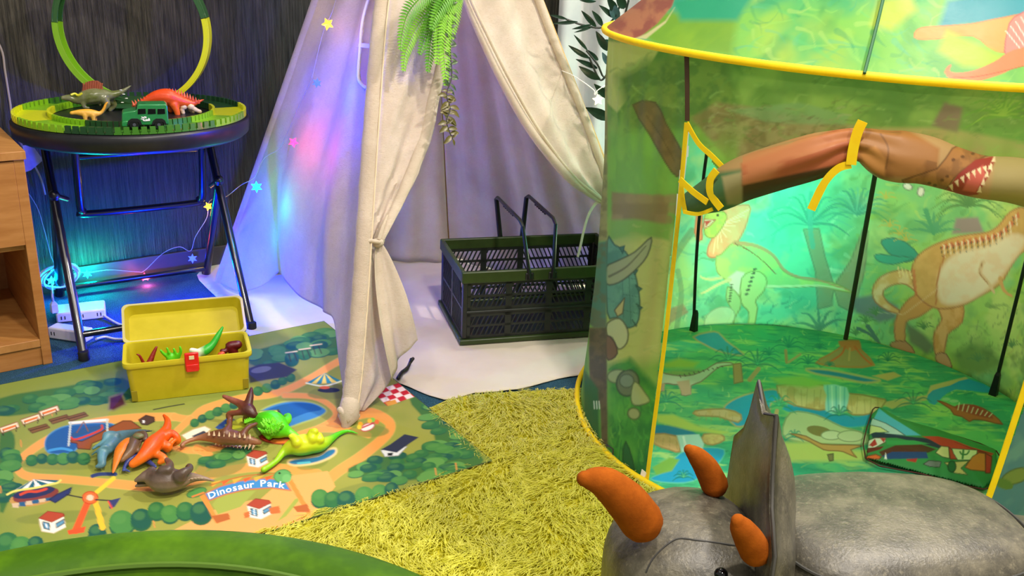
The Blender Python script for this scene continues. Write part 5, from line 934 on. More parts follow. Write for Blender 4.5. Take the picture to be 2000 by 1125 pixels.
# ---------------------------------------------------------------- toy dinosaurs: a chain is a limb or spine as (point, radius) list
def creature(name, label, chains, m, group, vox=0.0022, origin=None, sm=2, cat='toy dinosaur', extra=()):
    g = G()
    for ch in chains:
        P = np.array([np.r_[p, r] for p, r in ch]); P = catmull(P, 5) if len(P) > 2 else P
        g.add(tube(P[:, :3], np.maximum(P[:, 3], 0.0012), 12, roundcap=True))
    v = np.concatenate(g.v); org = A(*(v.min(0)+v.max(0))[:2]/2, v[:, 2].min())
    T = thing(name, org, label, cat, group); obj('body', g, m, T, remesh=vox, smoothmod=sm)
    for nm, eg, em in extra: obj(nm, eg, em, T)
    return T
def vp(base):                                                        # upright plane through a point on the table, facing the camera
    aw = unit(A(base[0], base[1], 0)); rt = A(aw[1], -aw[0], 0)
    return lambda x, y, dz=0.0: PV(x, y, base+aw*dz, rt)
def table_toys():
    GP = 'toy dinosaurs on the round table'; z0 = TH+0.0005
    # sail-backed dinosaur, see-through green
    c = lambda X, Y: (100+X/6.25, 140+Y/6.25)
    b = Z(*c(720, 490), z0); q = vp(b); S = lambda X, Y, d=0.0: q(*c(X, Y), d)
    tr = NT('clear_green_vinyl'); tr.b.inputs['Roughness'].default_value = 0.25; tr.b.inputs['Transmission Weight'].default_value = 0.35
    cc = tr.mix(tr.ramp(tr.noise(30, 3, 0.6, tr.coord('Object')), 0.35, 0.65), rgba('#6f7a34'), rgba('#9a9a72')); tr.link(cc, tr.b.inputs['Base Color'])
    ch = [[(S(150, 320), 0.006), (S(230, 320), 0.0085), (S(300, 345), 0.010), (S(400, 320), 0.017), (S(520, 300), 0.020), (S(640, 290), 0.016), (S(760, 280), 0.010), (S(880, 235), 0.0055), (S(972, 170), 0.0018)],
          [(S(640, 330, -0.008), 0.012), (S(690, 400, -0.012), 0.007), (S(655, 450, -0.012), 0.005), (S(620, 500, -0.012), 0.0045)],
          [(S(700, 340, 0.012), 0.011), (S(770, 400, 0.016), 0.007), (S(720, 470, 0.016), 0.005)],
          [(S(400, 360, -0.008), 0.008), (S(400, 430, -0.012), 0.004), (S(460, 440, -0.012), 0.003)], [(S(590, 360, 0), 0.006), (S(600, 410, -0.004), 0.003)]]
    sail = [S(*p) for p in ((375, 240), (380, 190), (410, 150), (450, 120), (510, 108), (570, 112), (610, 140), (632, 190), (640, 240), (520, 270))]; aw = unit(A(b[0], b[1], 0))
    sg = G().add(prism(np.array(sail)-aw*0.002, aw, 0.004))
    for i in range(9): a0 = S(395+27*i, 235); e0 = S(392+29*i, 150-38*math.sin((i+1)/10*PI)); sg.add(tube([a0-aw*0.002, e0-aw*0.002], 0.0016, 6))
    stripe = tube(catmull([S(240, 285, -0.009), S(290, 268, -0.006), S(330, 290, -0.010), S(380, 265, -0.012)], 4), 0.0028, 6)
    creature('sailback_toy', 'translucent green sail-backed dinosaur toy with a rust coloured sail', ch, tr.m, GP, 0.0022, extra=(('back_sail', sg, mat('rust_sail', '#a85a34', '#8a4428', 0.5, 60)), ('neck_stripe', stripe, mat('stripe_yellow', '#d2d030', rough=0.4))))
    # little yellow armoured dinosaur
    b = Z(*c(480, 600), z0); q = vp(b); S2 = lambda X, Y, d=0.0: q(*c(X, Y), d)
    ch = [[(S2(250, 505), 0.0045), (S2(290, 500), 0.0052), (S2(350, 500), 0.0075), (S2(450, 505), 0.0098), (S2(530, 512), 0.0085), (S2(600, 505), 0.0045), (S2(640, 460), 0.0035), (S2(665, 400), 0.0028), (S2(690, 370), 0.0018)]]
    ch += [[(S2(X, 530, d), 0.0055), (S2(X+8, 592, d), 0.0042)] for X, d in ((410, -0.005), (510, -0.005), (430, 0.008), (530, 0.008))]
    bumps = G()
    for i in range(9): bumps.add(cone(S2(340+26*i, 478+3*abs(i-4), 0), S2(340+26*i, 458+4*abs(i-4), 0), 0.0018))
    creature('armoured_toy', 'small golden yellow armoured dinosaur toy in front of the sail-backed one', ch, two_tone('gold_toy', '#e2a022', '#e8b84a', bump=0.4), GP, 0.0018, extra=(('back_bumps', bumps, mat('gold_bump', '#d08a18', rough=0.5)),))
    # orange spiked one with cream hind legs
    b = Z(*c(1600, 510), z0); q = vp(b); S3 = lambda X, Y, d=0.0: q(*c(X, Y), d)
    ch = [[(S3(1000, 415), 0.004), (S3(1090, 385), 0.006), (S3(1190, 340), 0.011), (S3(1300, 310), 0.017), (S3(1420, 310), 0.021), (S3(1520, 340), 0.018), (S3(1620, 370), 0.014), (S3(1720, 385), 0.009), (S3(1790, 370), 0.005), (S3(1860, 340), 0.0018)],
          [(S3(1500, 400, -0.01), 0.011), (S3(1530, 470, -0.012), 0.008), (S3(1545, 525, -0.012), 0.0065)], [(S3(1440, 400, 0.012), 0.010), (S3(1460, 470, 0.014), 0.007)]]
    sp = G()
    for i in range(24):
        t = i/23; x = 1010+790*t; y = 385-150*math.sin(min(t*1.25, 1)*PI/2)**1.3+(max(t-0.55, 0)/0.45)**1.4*130; ln = 34+22*math.sin(t*PI)
        for d in (-0.004, 0.004): sp.add(cone(S3(x, y+22, d), S3(x-26+26*t, y-ln, d*1.5), 0.0034, 6))
    lg = G()
    for X, Y, X2, Y2, d in ((1620, 420, 1610, 500, -0.004), (1700, 420, 1815, 488, -0.004), (1700, 430, 1725, 490, 0.014)): lg.add(tube(catmull([S3(X, Y, d), S3((X+X2)/2-14, (Y+Y2)/2, d), S3(X2, Y2, d)], 4), [0.0085]*3+[0.006]*3+[0.005]*3, 10, roundcap=True))
    creature('spiked_toy', 'bright orange spiked dinosaur toy with cream hind legs behind the green car', ch, two_tone('orange_toy', '#e04a12', '#f06a1e', bump=0.3), GP, 0.0024, extra=(('back_spikes', sp, mat('red_spike', '#d83a14', '#f08a5a', 0.45, 90)), ('hind_legs', lg, mat('cream_leg', '#e6cf9a', rough=0.45))))
    # green off-road toy car
    b = Z(290, 249, TH+0.006); aw = unit(A(b[0], b[1], 0)); q = vp(b); K = lambda X, Y, d=0.0: q(*c(X, Y), d)
    car = thing('toy_car', b, 'green toy off-road car with black wheels parked on the track ring', 'toy car'); gp = mat('car_green', '#1f7a3c', '#238442', 0.3, 40, coat=0.4); bk = mat('car_black', '#0f1112', rough=0.4); gl = mat('car_glass', '#0a0c0e', rough=0.08)
    def slab(pts, d0, d1): return prism([K(x, y, d0) for x, y in pts], aw, d1-d0)
    obj('body', slab([(862, 520), (870, 500), (1020, 475), (1040, 470), (1050, 410), (1075, 398), (1395, 396), (1418, 420), (1432, 600), (1440, 640), (1370, 650), (870, 660), (862, 600)], -0.024, 0.024), gp, car, bevel=0.0022)
    for x0, x1 in ((1058, 1152), (1180, 1274), (1298, 1388)): obj('window', slab([(x0, 455), (x1, 452), (x1+4, 515), (x0-2, 520)], -0.0252, -0.0235), gl, car, bevel=0.0006)
    obj('windscreen', slab([(1030, 468), (1040, 462), (1052, 412), (1046, 412)], -0.020, 0.020), gl, car); obj('roof_vent', prism([K(x, 396, d)+A(0, 0, 0.0) for x, d in ((1090, -0.012), (1150, -0.012), (1150, 0.012), (1090, 0.012))], A(0, 0, 1), 0.002), bk, car); obj('bonnet_scoop', slab([(880, 515), (900, 494), (950, 490), (945, 515)], -0.014, 0.010), bk, car, bevel=0.001)
    obj('bumper', slab([(860, 655), (865, 610), (940, 600), (930, 670), (870, 672)], -0.0265, 0.0265), gp, car, bevel=0.0015)
    for X in (1015, 1315): 
        w0 = K(X, 655, -0.0275); obj('wheel_arch', slab([(X-90, 650), (X-70, 598), (X-35, 575), (X+40, 575), (X+75, 598), (X+95, 650), (X+70, 650), (X+50, 615), (X-45, 615), (X-65, 650)], -0.0275, -0.022), bk, car)
        for d in (-0.026, 0.018):
            p = K(X, 648, d); g = tube([p, p+aw*0.010], 0.0105, 22); w = obj('wheel', g, bk, car, bevel=0.0015); obj('hub', tube([p-aw*0.0008, p+aw*0.002], 0.0035, 12), mat('hub_grey', '#4c4f52', rough=0.4), w)
    pr = G(); o0 = -0.0253
    for pts in (((1095, 580), (1140, 590), (1130, 575), (1092, 572)), ((1100, 560), (1145, 575), (1135, 556), (1100, 548)), ((1130, 550), (1160, 572), (1165, 552), (1140, 545)), ((1150, 605), (1208, 600), (1205, 575), (1188, 562), (1185, 580), (1150, 580)), ((1118, 600), (1150, 606), (1145, 588), (1120, 590))): pr.add(slab(pts, o0-0.0003, o0))
    obj('claw_print', pr, mat('white_mark', '#f2f2ea', rough=0.4), car, smooth=False)
table_toys()
# ================================================================ yellow plastic box with its lid open
def toy_box():
    a = A(-0.786, 1.700, 0.0085); b = A(-0.556, 1.790, 0.0085); X = unit(b-a); Yb = A(-X[1], X[0], 0); L = np.linalg.norm(b-a); Dp, H = 0.115, 0.088; o = (a+b)/2+Yb*Dp/2
    T = thing('toy_box', A(o[0], o[1], 0.0085), 'open yellow plastic box with a red latch standing on the play mat', 'box')
    ye = mat('box_plastic', '#c2b31a', '#cabb22', 0.35, 30, trans=0.12, coat=0.2); ri = mat('box_rim', '#d2c42a', rough=0.3, coat=0.2)
    def loop(k, z, inset=0.0, r=0.014, n=6):          # rounded rectangle at height z; k widens with height
        hx, hy = L/2*k-inset, Dp/2*k-inset; P = []
        for sx, sy, a0 in ((1, 1, 0), (-1, 1, 90), (-1, -1, 180), (1, -1, 270)):
            for i in range(n+1): t = math.radians(a0+90*i/n); P.append(o+X*(sx*(hx-r)+r*math.cos(t))+Yb*(sy*(hy-r)+r*math.sin(t))+A(0, 0, z))
        return P
    def skin(loops, closed_bottom=True):
        n = len(loops[0]); v = [p for l in loops for p in l]; f = [(i*n+k, i*n+(k+1) % n, (i+1)*n+(k+1) % n, (i+1)*n+k) for i in range(len(loops)-1) for k in range(n)]
        if closed_bottom: f.append(tuple(range((len(loops)-1)*n, len(loops)*n))); f.append(tuple(range(n-1, -1, -1)))
        return v, f
    obj('body', skin([loop(0.955, 0.0), loop(0.965, 0.012), loop(1.0, H-0.008), loop(1.0, H), loop(1.0, H, 0.003), loop(0.985, H-0.012, 0.004), loop(0.955, 0.004, 0.004)]), ye, T)
    obj('rim', skin([loop(1.035, H-0.011), loop(1.045, H-0.010), loop(1.05, H-0.004), loop(1.045, H+0.001), loop(1.0, H+0.001, 0.001), loop(1.0, H-0.010, 0.0005), loop(1.035, H-0.011)], False), ri, T)
    for s in (-1, 1):                                   # notches at the foot, solid blocks with the recess shade put in their colour
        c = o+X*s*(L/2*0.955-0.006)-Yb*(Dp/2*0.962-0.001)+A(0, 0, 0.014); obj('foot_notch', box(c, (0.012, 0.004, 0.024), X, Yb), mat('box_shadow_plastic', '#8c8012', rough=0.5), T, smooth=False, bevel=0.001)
    # latch
    c = o-Yb*(Dp/2*1.045+0.003)+X*0.006; red = mat('latch_red', '#d81410', '#e01c14', 0.3, 30, coat=0.3)
    lt = obj('latch', box(c+A(0, 0, H-0.006), (0.028, 0.006, 0.042), X, Yb), red, T, bevel=0.0025); obj('latch_tab', box(c-Yb*0.0035+A(0, 0, H-0.019), (0.024, 0.003, 0.016), X, Yb), red, lt, bevel=0.001); obj('latch_slot', box(c-Yb*0.0035+A(0, 0, H+0.005), (0.010, 0.0015, 0.008), X, Yb), mat('slot_cream', '#e2d8a0', rough=0.5), lt, smooth=False)
    # lid: shallow tray hinged at the back, leaning backwards
    hinge = o+Yb*(Dp/2+0.004)+A(0, 0, H-0.004); up = unit(A(0, 0, 1)*0.50+Yb*0.866); outn = unit(np.cross(X, up)); outn = outn if outn@Yb < 0 else -outn   # inside of the lid faces the camera
    def ll(h0, inset, d):                               # lid loop at depth d behind the rim
        hx = L/2*1.03-inset; y0, y1 = 0.004+inset, 0.108-inset; r = 0.014; P = []
        for sx, yy, a0 in ((1, y1, 0), (-1, y1, 90), (-1, y0, 180), (1, y0, 270)):
            sy = 1 if yy == y1 else -1
            for i in range(7): t = math.radians(a0+90*i/6); P.append(hinge+X*(sx*(hx-r)+r*math.cos(t))+up*(yy-sy*r+r*math.sin(t))-outn*d)
        return P
    obj('lid', skin([ll(0, 0.006, 0.026), ll(0, 0.001, 0.020), ll(0, 0.0, 0.0), ll(0, 0.003, -0.001), ll(0, 0.004, 0.003), ll(0, 0.010, 0.022)]), ye, T); obj('lid_rim', skin([ll(0, -0.003, 0.004), ll(0, -0.003, -0.001), ll(0, 0.002, -0.002), ll(0, 0.003, 0.002), ll(0, -0.003, 0.004)], False), mat('lid_lip', '#d8d08a', rough=0.3, trans=0.2), T)
    for s in (-0.6, -0.2, 0.2, 0.6): obj('hinge', tube([hinge+X*(s*L/2-0.012)-Yb*0.002, hinge+X*(s*L/2+0.012)-Yb*0.002], 0.0032, 8), ri, T)
    # toys inside, each standing on the floor of the box
    zf = T.location[2]+0.0045; P = lambda u, w, z: o+X*u+Yb*w+A(0, 0, z+0.0045)
    GP = 'small toys inside the yellow box'
    def bit(name, label, chs, m, sm=2): 
        creature(name, label, chs, m, GP, 0.0022, sm=sm, cat='toy')
    bit('toy_lizard', 'small dark red toy lizard at the left end of the yellow box', [[(P(-0.098, -0.005, 0.008), 0.007), (P(-0.086, 0.0, 0.04), 0.008), (P(-0.070, 0.01, 0.072), 0.005), (P(-0.062, 0.014, 0.086), 0.003)], [(P(-0.088, 0.0, 0.05), 0.004), (P(-0.096, 0.0, 0.075), 0.003), (P(-0.102, 0.0, 0.080), 0.002)], [(P(-0.08, 0, 0.045), 0.004), (P(-0.07, -0.01, 0.06), 0.003)]], two_tone('dark_red_toy', '#8a2012', '#b0341c'))
    bit('toy_claw_hand', 'lime green toy hand with spread fingers in the yellow box', [[(P(-0.036, 0, 0.008), 0.010), (P(-0.036, 0, 0.055), 0.010), (P(-0.034, 0, 0.066), 0.009)]]+[[(P(-0.038+0.006*i, 0, 0.062), 0.004), (P(-0.050+0.012*i, -0.003, 0.078), 0.0035), (P(-0.054+0.013*i, -0.004, 0.086+0.003*(i % 2)), 0.0025)] for i in range(4)], two_tone('lime_toy', '#5fd01a', '#7ae02a'))
    bit('toy_crocodile', 'green and white toy crocodile with raised tail in the yellow box', [[(P(0.014, 0.0, 0.010), 0.008), (P(0.018, 0.004, 0.06), 0.009), (P(0.036, 0.006, 0.070), 0.011), (P(0.052, 0.012, 0.080), 0.008), (P(0.066, 0.020, 0.098), 0.006), (P(0.076, 0.026, 0.112), 0.003)], [(P(0.018, 0, 0.072), 0.007), (P(0.008, -0.004, 0.078), 0.006)]], two_tone('croc_toy', '#2fae2a', '#dfe6c0', (1, 0, 0), lo=0.3, hi=0.5))
    bit('toy_egg', 'dark red oval toy at the right end of the yellow box', [[(P(0.092, 0.004, 0.012), 0.012), (P(0.094, 0.006, 0.06), 0.011), (P(0.086, 0.006, 0.074), 0.010), (P(0.104, 0.006, 0.076), 0.010)], [(P(0.076, 0.0, 0.066), 0.006), (P(0.070, 0.0, 0.068), 0.005)]], two_tone('maroon_toy', '#5a0c10', '#7a141a'))
    bit('toy_snail', 'orange and cream scrap of toy beside the crocodile in the box', [[(P(0.064, -0.012, 0.008), 0.007), (P(0.064, -0.012, 0.058), 0.007), (P(0.070, -0.012, 0.066), 0.006)]], two_tone('scrap_toy', '#c8502a', '#d8a060'))
toy_box()
# ================================================================ dark green folding crate with two handles
def crate():
    fl = A(-0.118, 2.085, 0.006); X = unit(A(0.349, 0.10, 0)); Yb = A(-X[1], X[0], 0); L, Dp, H = 0.44, 0.275, 0.190
    bw = lambda x, y, z: fl+X*x+Yb*y+A(0, 0, z)
    T = thing('folding_crate', bw(L/2, Dp/2, 0), 'dark olive plastic folding crate with two raised handles inside the teepee', 'crate')
    gr = mat('crate_olive', '#2a3a12', '#31431a', 0.42, 40); dk = mat('crate_dark', '#191d1b', '#20251f', 0.45, 40); hd = mat('crate_handle', '#131517', rough=0.4)
    def frame(z0, z1, out, t, m, name):
        g = G()
        for x0, x1, y0, y1 in ((-out, L+out, -out, t-out), (-out, L+out, Dp+out-t, Dp+out), (-out, t-out, t-out, Dp+out-t), (L+out-t, L+out, t-out, Dp+out-t)): g.add(box(bw((x0+x1)/2, (y0+y1)/2, (z0+z1)/2), (x1-x0, y1-y0, z1-z0), X, Yb))
        return obj(name, g, m, T, bevel=0.003)
    frame(H-0.030, H, 0.004, 0.011, gr, 'top_rim'); frame(0.0, 0.014, 0.007, 0.018, gr, 'base_rim')
    obj('base', box(bw(L/2, Dp/2, 0.006), (L-0.01, Dp-0.01, 0.005), X, Yb), dk, T, smooth=False)
    def panel(name, p0, d, n, W, z0, z1, skip, dirs):
        """one wall section: stiles, rails and slanted slats between them, leaving real slots"""
        g = G(); th = 0.005; C = lambda u, z: p0+d*u+A(0, 0, z)
        st = 0.016; cells = len(dirs); cw = (W-st*(cells+1))/cells
        for i in range(cells+1): g.add(box(C(st/2+i*(cw+st), (z0+z1)/2), (st, th, z1-z0), d, n))
        for zz, hh in ((z0+0.004, 0.008), (z1-0.004, 0.008), ((z0+z1)/2, 0.0055)): g.add(box(C(W/2, zz), (W, th, hh), d, n))
        for i, s in enumerate(dirs):
            u0 = st+i*(cw+st)
            for k in range(-2, 22):
                ub = u0+k*0.0122; dz = z1-z0-0.008; ut = ub+s*dz*0.45
                # clip the slat to its cell
                za, zb = 0.0, 1.0
                for e in (0, 1):
                    lim = u0 if e == 0 else u0+cw
                    if abs(ut-ub) > 1e-6:
                        tt = (lim-ub)/(ut-ub)
                        if (ut > ub) == (e == 0): za = max(za, tt)
                        else: zb = min(zb, tt)
                    elif (ub < lim) == (e == 0): za = 2
                if za < zb-0.05:
                    q0 = C(ub+(ut-ub)*za, z0+0.004+dz*za); q1 = C(ub+(ut-ub)*zb, z0+0.004+dz*zb); g.add(box((q0+q1)/2, (np.linalg.norm(q1-q0), th*0.8, 0.0032), unit(q1-q0), n, np.cross(unit(q1-q0), n)))
        return obj(name, g, dk, T, smooth=False)
    for y, n in ((0.004, -Yb), (Dp-0.004, Yb)):
        panel('lower_wall', bw(0.004, y, 0), X, n, L-0.008, 0.014, 0.080, 0, (1, 1, -1, -1)); panel('upper_wall', bw(0.004, y, 0), X, n, L-0.008, 0.088, H-0.028, 0, (1, 1, -1, -1))
        obj('fold_hinge', tube([bw(0.01, y, 0.084)+n*0.002, bw(L-0.01, y, 0.084)+n*0.002], 0.0045, 8), dk, T)
    for x, n in ((0.004, -X), (L-0.004, X)): panel('end_wall', bw(x, 0.006, 0), Yb, n, Dp-0.012, 0.014, H-0.028, 0, (1, -1)); 
    for x in (0.006, L-0.006):
        for y in (0.006, Dp-0.006): obj('corner_post', box(bw(x, y, 0.09), (0.012, 0.012, 0.15), X, Yb), dk, T, bevel=0.002)
    # handles: each an inverted U hinged on the long sides
    def handle(x, lean, wide):
        p, q = bw(x, -0.004, H-0.016), bw(x, Dp+0.004, H-0.016); up = unit(A(0, 0, 1)+X*lean); hgt = 0.135; a = p+up*(hgt*0.93)+Yb*0.012; b = q+up*(hgt*0.93)-Yb*0.012; a2 = p+up*hgt+Yb*0.035; b2 = q+up*hgt-Yb*0.035
        h = obj('handle', G().add(tube([p-up*0.006, p+up*0.02, a, a2, b2, b, q+up*0.02, q-up*0.006], [0.009, 0.0068, 0.0062, 0.0066, 0.0066, 0.0062, 0.0068, 0.009], 8, flat=0.7)), hd, T)
        g = G()
        for i in range(6): g.add(ball(a2+(b2-a2)*(0.3+0.08*i)-up*0.006, (0.004, 0.005, 0.003), 8, 5))
        obj('finger_grip', g, hd, h); obj('handle_lug', G().add(box(p-up*0.002, (0.022, 0.006, 0.020), X, Yb)).add(box(q-up*0.002, (0.022, 0.006, 0.020), X, Yb)), hd, h, bevel=0.003)
    handle(0.165, -0.16, 1); handle(0.225, 0.03, 1)
crate()
# ================================================================ dinosaurs lying on the play mat (points surveyed on the mat, with heights)
def mat_toys():
    GP = 'toy dinosaurs lying on the play mat'; B = 0.0100
    def ch(*pts): return [(Z(x, y, B+z), r) for x, y, z, r in pts]
    def w(x, y, z): return Z(x, y, B+z)
    creature('theropod_toy', 'blue grey toy dinosaur with a long dark tail, leftmost in the pile on the mat', [
        ch((296, 842, 0.006, 0.0018), (275, 842, 0.010, 0.004), (252, 847, 0.014, 0.008), (228, 857, 0.020, 0.014), (213, 872, 0.022, 0.013), (202, 884, 0.018, 0.010), (199, 897, 0.014, 0.008), (200, 908, 0.009, 0.006), (190, 911, 0.006, 0.004)),
        ch((225, 852, 0.030, 0.010), (210, 848, 0.036, 0.006), (202, 862, 0.030, 0.004), (182, 876, 0.02, 0.003)), ch((214, 880, 0.02, 0.006), (205, 872, 0.03, 0.004), (194, 878, 0.025, 0.003), (180, 888, 0.012, 0.002)), ch((222, 868, 0.012, 0.010), (206, 858, 0.02, 0.006), (206, 848, 0.02, 0.005))],
        two_tone('blue_toy', '#18242a', '#5d8f9e', (1, 0, 0.25), lo=0.5, hi=0.95), GP)
    creature('winged_toy', 'brown toy dinosaur with orange wings squeezed beside the blue grey one', [
        ch((272, 852, 0.02, 0.009), (262, 866, 0.022, 0.013), (252, 884, 0.018, 0.010), (238, 898, 0.012, 0.006)), ch((268, 850, 0.026, 0.007), (280, 848, 0.03, 0.007), (284, 858, 0.028, 0.006)), ch((262, 880, 0.012, 0.005), (280, 880, 0.018, 0.005), (288, 868, 0.02, 0.004))],
        two_tone('brown_toy', '#5c4632', '#8a6a48'), GP, extra=(('wing', G().add(tube(catmull([w(250, 858, 0.03), w(240, 868, 0.032), w(232, 885, 0.026), w(226, 905, 0.014), w(221, 922, 0.004)], 4), np.interp(np.linspace(0, 1, 17), [0, 0.4, 1], [0.006, 0.010, 0.002]), 10, flat=0.45, roundcap=True)), mat('orange_wing', '#d87a14', '#c86a10', 0.45, 60)), ('crest', G().add(ball(w(270, 852, 0.034), (0.011, 0.008, 0.006))), mat('moss_crest', '#5c7a4c', '#7a4a2c', 0.5, 90))))
    creature('orange_theropod_toy', 'vivid orange toy dinosaur with its tail raised, lying on the mat', [
        ch((320, 811, 0.030, 0.003), (327, 822, 0.030, 0.006), (325, 838, 0.028, 0.009), (313, 854, 0.026, 0.013), (299, 869, 0.026, 0.017), (287, 884, 0.022, 0.014), (273, 897, 0.016, 0.010), (260, 906, 0.010, 0.008)),
        ch((322, 852, 0.026, 0.012), (333, 846, 0.03, 0.008), (345, 852, 0.026, 0.006), (349, 862, 0.016, 0.005), (338, 868, 0.006, 0.005)), ch((315, 868, 0.02, 0.010), (330, 872, 0.018, 0.008), (326, 878, 0.01, 0.006), (338, 862, 0.02, 0.004)), ch((300, 886, 0.016, 0.008), (314, 890, 0.014, 0.007), (322, 897, 0.010, 0.006), (312, 903, 0.005, 0.005))],
        two_tone('vivid_orange_toy', '#e8540c', '#f07818', bump=0.3), GP)
    creature('navy_toy', 'thin navy blue toy dinosaur trapped under the orange one', [ch((272, 889, 0.008, 0.005), (255, 897, 0.008, 0.006), (246, 907, 0.006, 0.004), (241, 919, 0.003, 0.003)), ch((243, 917, 0.003, 0.003), (253, 921, 0.003, 0.002)), ch((270, 890, 0.008, 0.006), (288, 900, 0.006, 0.005), (304, 912, 0.004, 0.003))], two_tone('navy_paint', '#26306a', '#3a4a8a'), GP, 0.0022)
    sp = G()
    for i in range(16): t = i/15; p0 = w(300+95*t, 940+6*math.sin(t*5), 0.026-0.008*t); sp.add(cone(p0, p0+A(-0.002, -0.006, 0.004), 0.0022, 6))
    creature('horned_toy', 'grey brown horned toy dinosaur with open beak lying nearest the banner', [
        ch((418, 939, 0.004, 0.002), (395, 934, 0.010, 0.005), (372, 933, 0.016, 0.010), (345, 937, 0.022, 0.019), (318, 938, 0.024, 0.022), (300, 934, 0.024, 0.016), (288, 930, 0.026, 0.012), (278, 933, 0.026, 0.008), (266, 938, 0.022, 0.004)),
        ch((292, 940, 0.012, 0.010), (280, 945, 0.010, 0.006), (266, 949, 0.008, 0.003)), ch((352, 930, 0.036, 0.013), (360, 922, 0.044, 0.008), (371, 916, 0.042, 0.006), (370, 910, 0.038, 0.005), (364, 912, 0.034, 0.003)), ch((325, 922, 0.04, 0.012), (332, 908, 0.036, 0.007), (326, 898, 0.028, 0.005)), ch((296, 922, 0.03, 0.010), (294, 940, 0.014, 0.010)), ch((318, 920, 0.044, 0.010), (328, 918, 0.046, 0.009))],
        two_tone('grey_brown_toy', '#54443a', '#8f7864'), GP, extra=(('back_spikes', sp, mat('bone_spike', '#a8947a', rough=0.5)), ('mouth', G().add(tube([w(268, 944, 0.014), w(286, 938, 0.018)], [0.002, 0.007], 8)), mat('mouth_black', '#120c0c', rough=0.5))))
    sp = G()
    for i in range(11): t = i/10; p0 = w(424+72*t, 862+8*t-4*math.sin(t*PI), 0.012); sp.add(cone(p0, w(424+72*t-4, 870+9*t, 0.004), 0.0028, 6))
    for i in range(9): t = i/8; p0 = w(408+80*t, 850+6*t, 0.028); sp.add(cone(p0, p0+A(0, 0.002, 0.009), 0.0026, 6))
    creature('plated_toy', 'reddish brown spiny toy dinosaur on its side beside the green one', [
        ch((356, 870, 0.006, 0.005), (362, 864, 0.008, 0.004), (385, 856, 0.010, 0.005), (410, 853, 0.014, 0.010), (438, 853, 0.020, 0.016), (465, 856, 0.020, 0.014), (485, 860, 0.016, 0.010), (507, 864, 0.010, 0.005)),
        ch((440, 846, 0.03, 0.010), (448, 832, 0.034, 0.006), (447, 822, 0.036, 0.005)), ch((474, 850, 0.028, 0.008), (484, 836, 0.034, 0.005), (500, 828, 0.034, 0.004))],
        two_tone('plated_paint', '#6a4028', '#9c6a48'), GP, extra=(('spines', sp, mat('cream_spine', '#d6bc98', rough=0.5)),))
    creature('pterosaur_toy', 'dark red brown winged toy perched behind the green spiky dinosaur', [
        ch((437, 774, 0.050, 0.004), (450, 780, 0.045, 0.006), (468, 788, 0.040, 0.008), (484, 800, 0.036, 0.014), (496, 810, 0.030, 0.009), (503, 812, 0.026, 0.004)), ch((491, 758, 0.064, 0.003), (489, 772, 0.056, 0.007), (485, 790, 0.044, 0.009)), ch((446, 815, 0.010, 0.005), (448, 808, 0.020, 0.006), (464, 806, 0.030, 0.006), (482, 803, 0.034, 0.009)), ch((486, 806, 0.03, 0.010), (482, 816, 0.012, 0.008), (480, 820, 0.004, 0.007)), ch((450, 812, 0.018, 0.006), (449, 828, 0.006, 0.005))],
        two_tone('pterosaur_paint', '#4a2418', '#8a4a34', (1, 0, 0)), GP)
    bp = G(); rs = random.Random(4)
    for i in range(70):
        a = rs.uniform(0, 2*PI); e = math.sqrt(rs.uniform(0, 1)); x = 530+27*e*math.cos(a); y = 829+19*e*math.sin(a); z = 0.016+0.028*math.sqrt(max(1-e*e, 0)); p0 = w(x, y, z); up = unit(A(math.cos(a)*e, -math.sin(a)*e*0.6, 0.75)); bp.add(cone(p0-up*0.003, p0+up*0.0055, 0.0034, 6, 0.3))
    for i in range(8): p0 = w(500-3*i, 817+1.2*i, 0.024-0.001*i); bp.add(cone(p0, p0+A(-0.001, 0.0, 0.008), 0.003, 6))
    creature('ankylosaur_toy', 'bright green toy dinosaur covered in knobs, right of the winged one', [
        ch((482, 824, 0.010, 0.004), (494, 820, 0.014, 0.007), (510, 820, 0.018, 0.016), (530, 828, 0.020, 0.027), (548, 838, 0.018, 0.020), (565, 845, 0.012, 0.010), (588, 855, 0.006, 0.003)), ch((550, 826, 0.02, 0.012), (562, 820, 0.022, 0.008), (563, 812, 0.02, 0.006), (557, 812, 0.02, 0.004)), ch((520, 845, 0.008, 0.008), (526, 854, 0.003, 0.006))],
        two_tone('knob_green', '#4ccc10', '#7ae01e'), GP, extra=(('knobs', bp, mat('knob_lime', '#8ae83a', '#6ad822', 0.4, 60)),))
    creature('longneck_toy', 'yellow green long-necked toy dinosaur lying on its back by the printed pond', [
        ch((515, 917, 0.006, 0.006), (524, 912, 0.006, 0.0055), (540, 900, 0.008, 0.0055), (552, 885, 0.012, 0.008), (566, 875, 0.018, 0.014), (584, 870, 0.022, 0.020), (606, 867, 0.022, 0.020), (626, 868, 0.018, 0.014), (645, 858, 0.012, 0.008), (662, 847, 0.008, 0.005), (680, 842, 0.006, 0.0035), (699, 847, 0.004, 0.0016)),
        ch((610, 856, 0.038, 0.011), (609, 845, 0.046, 0.008), (615, 843, 0.05, 0.007)), ch((580, 864, 0.036, 0.010), (573, 853, 0.042, 0.007), (568, 852, 0.044, 0.005)), ch((625, 858, 0.034, 0.009), (624, 850, 0.04, 0.006))],
        two_tone('longneck_paint', '#4fc010', '#c8d81e', (0.0, 0.35, -1.0), lo=-0.42, hi=0.02, bump=0.15), GP)
mat_toys()
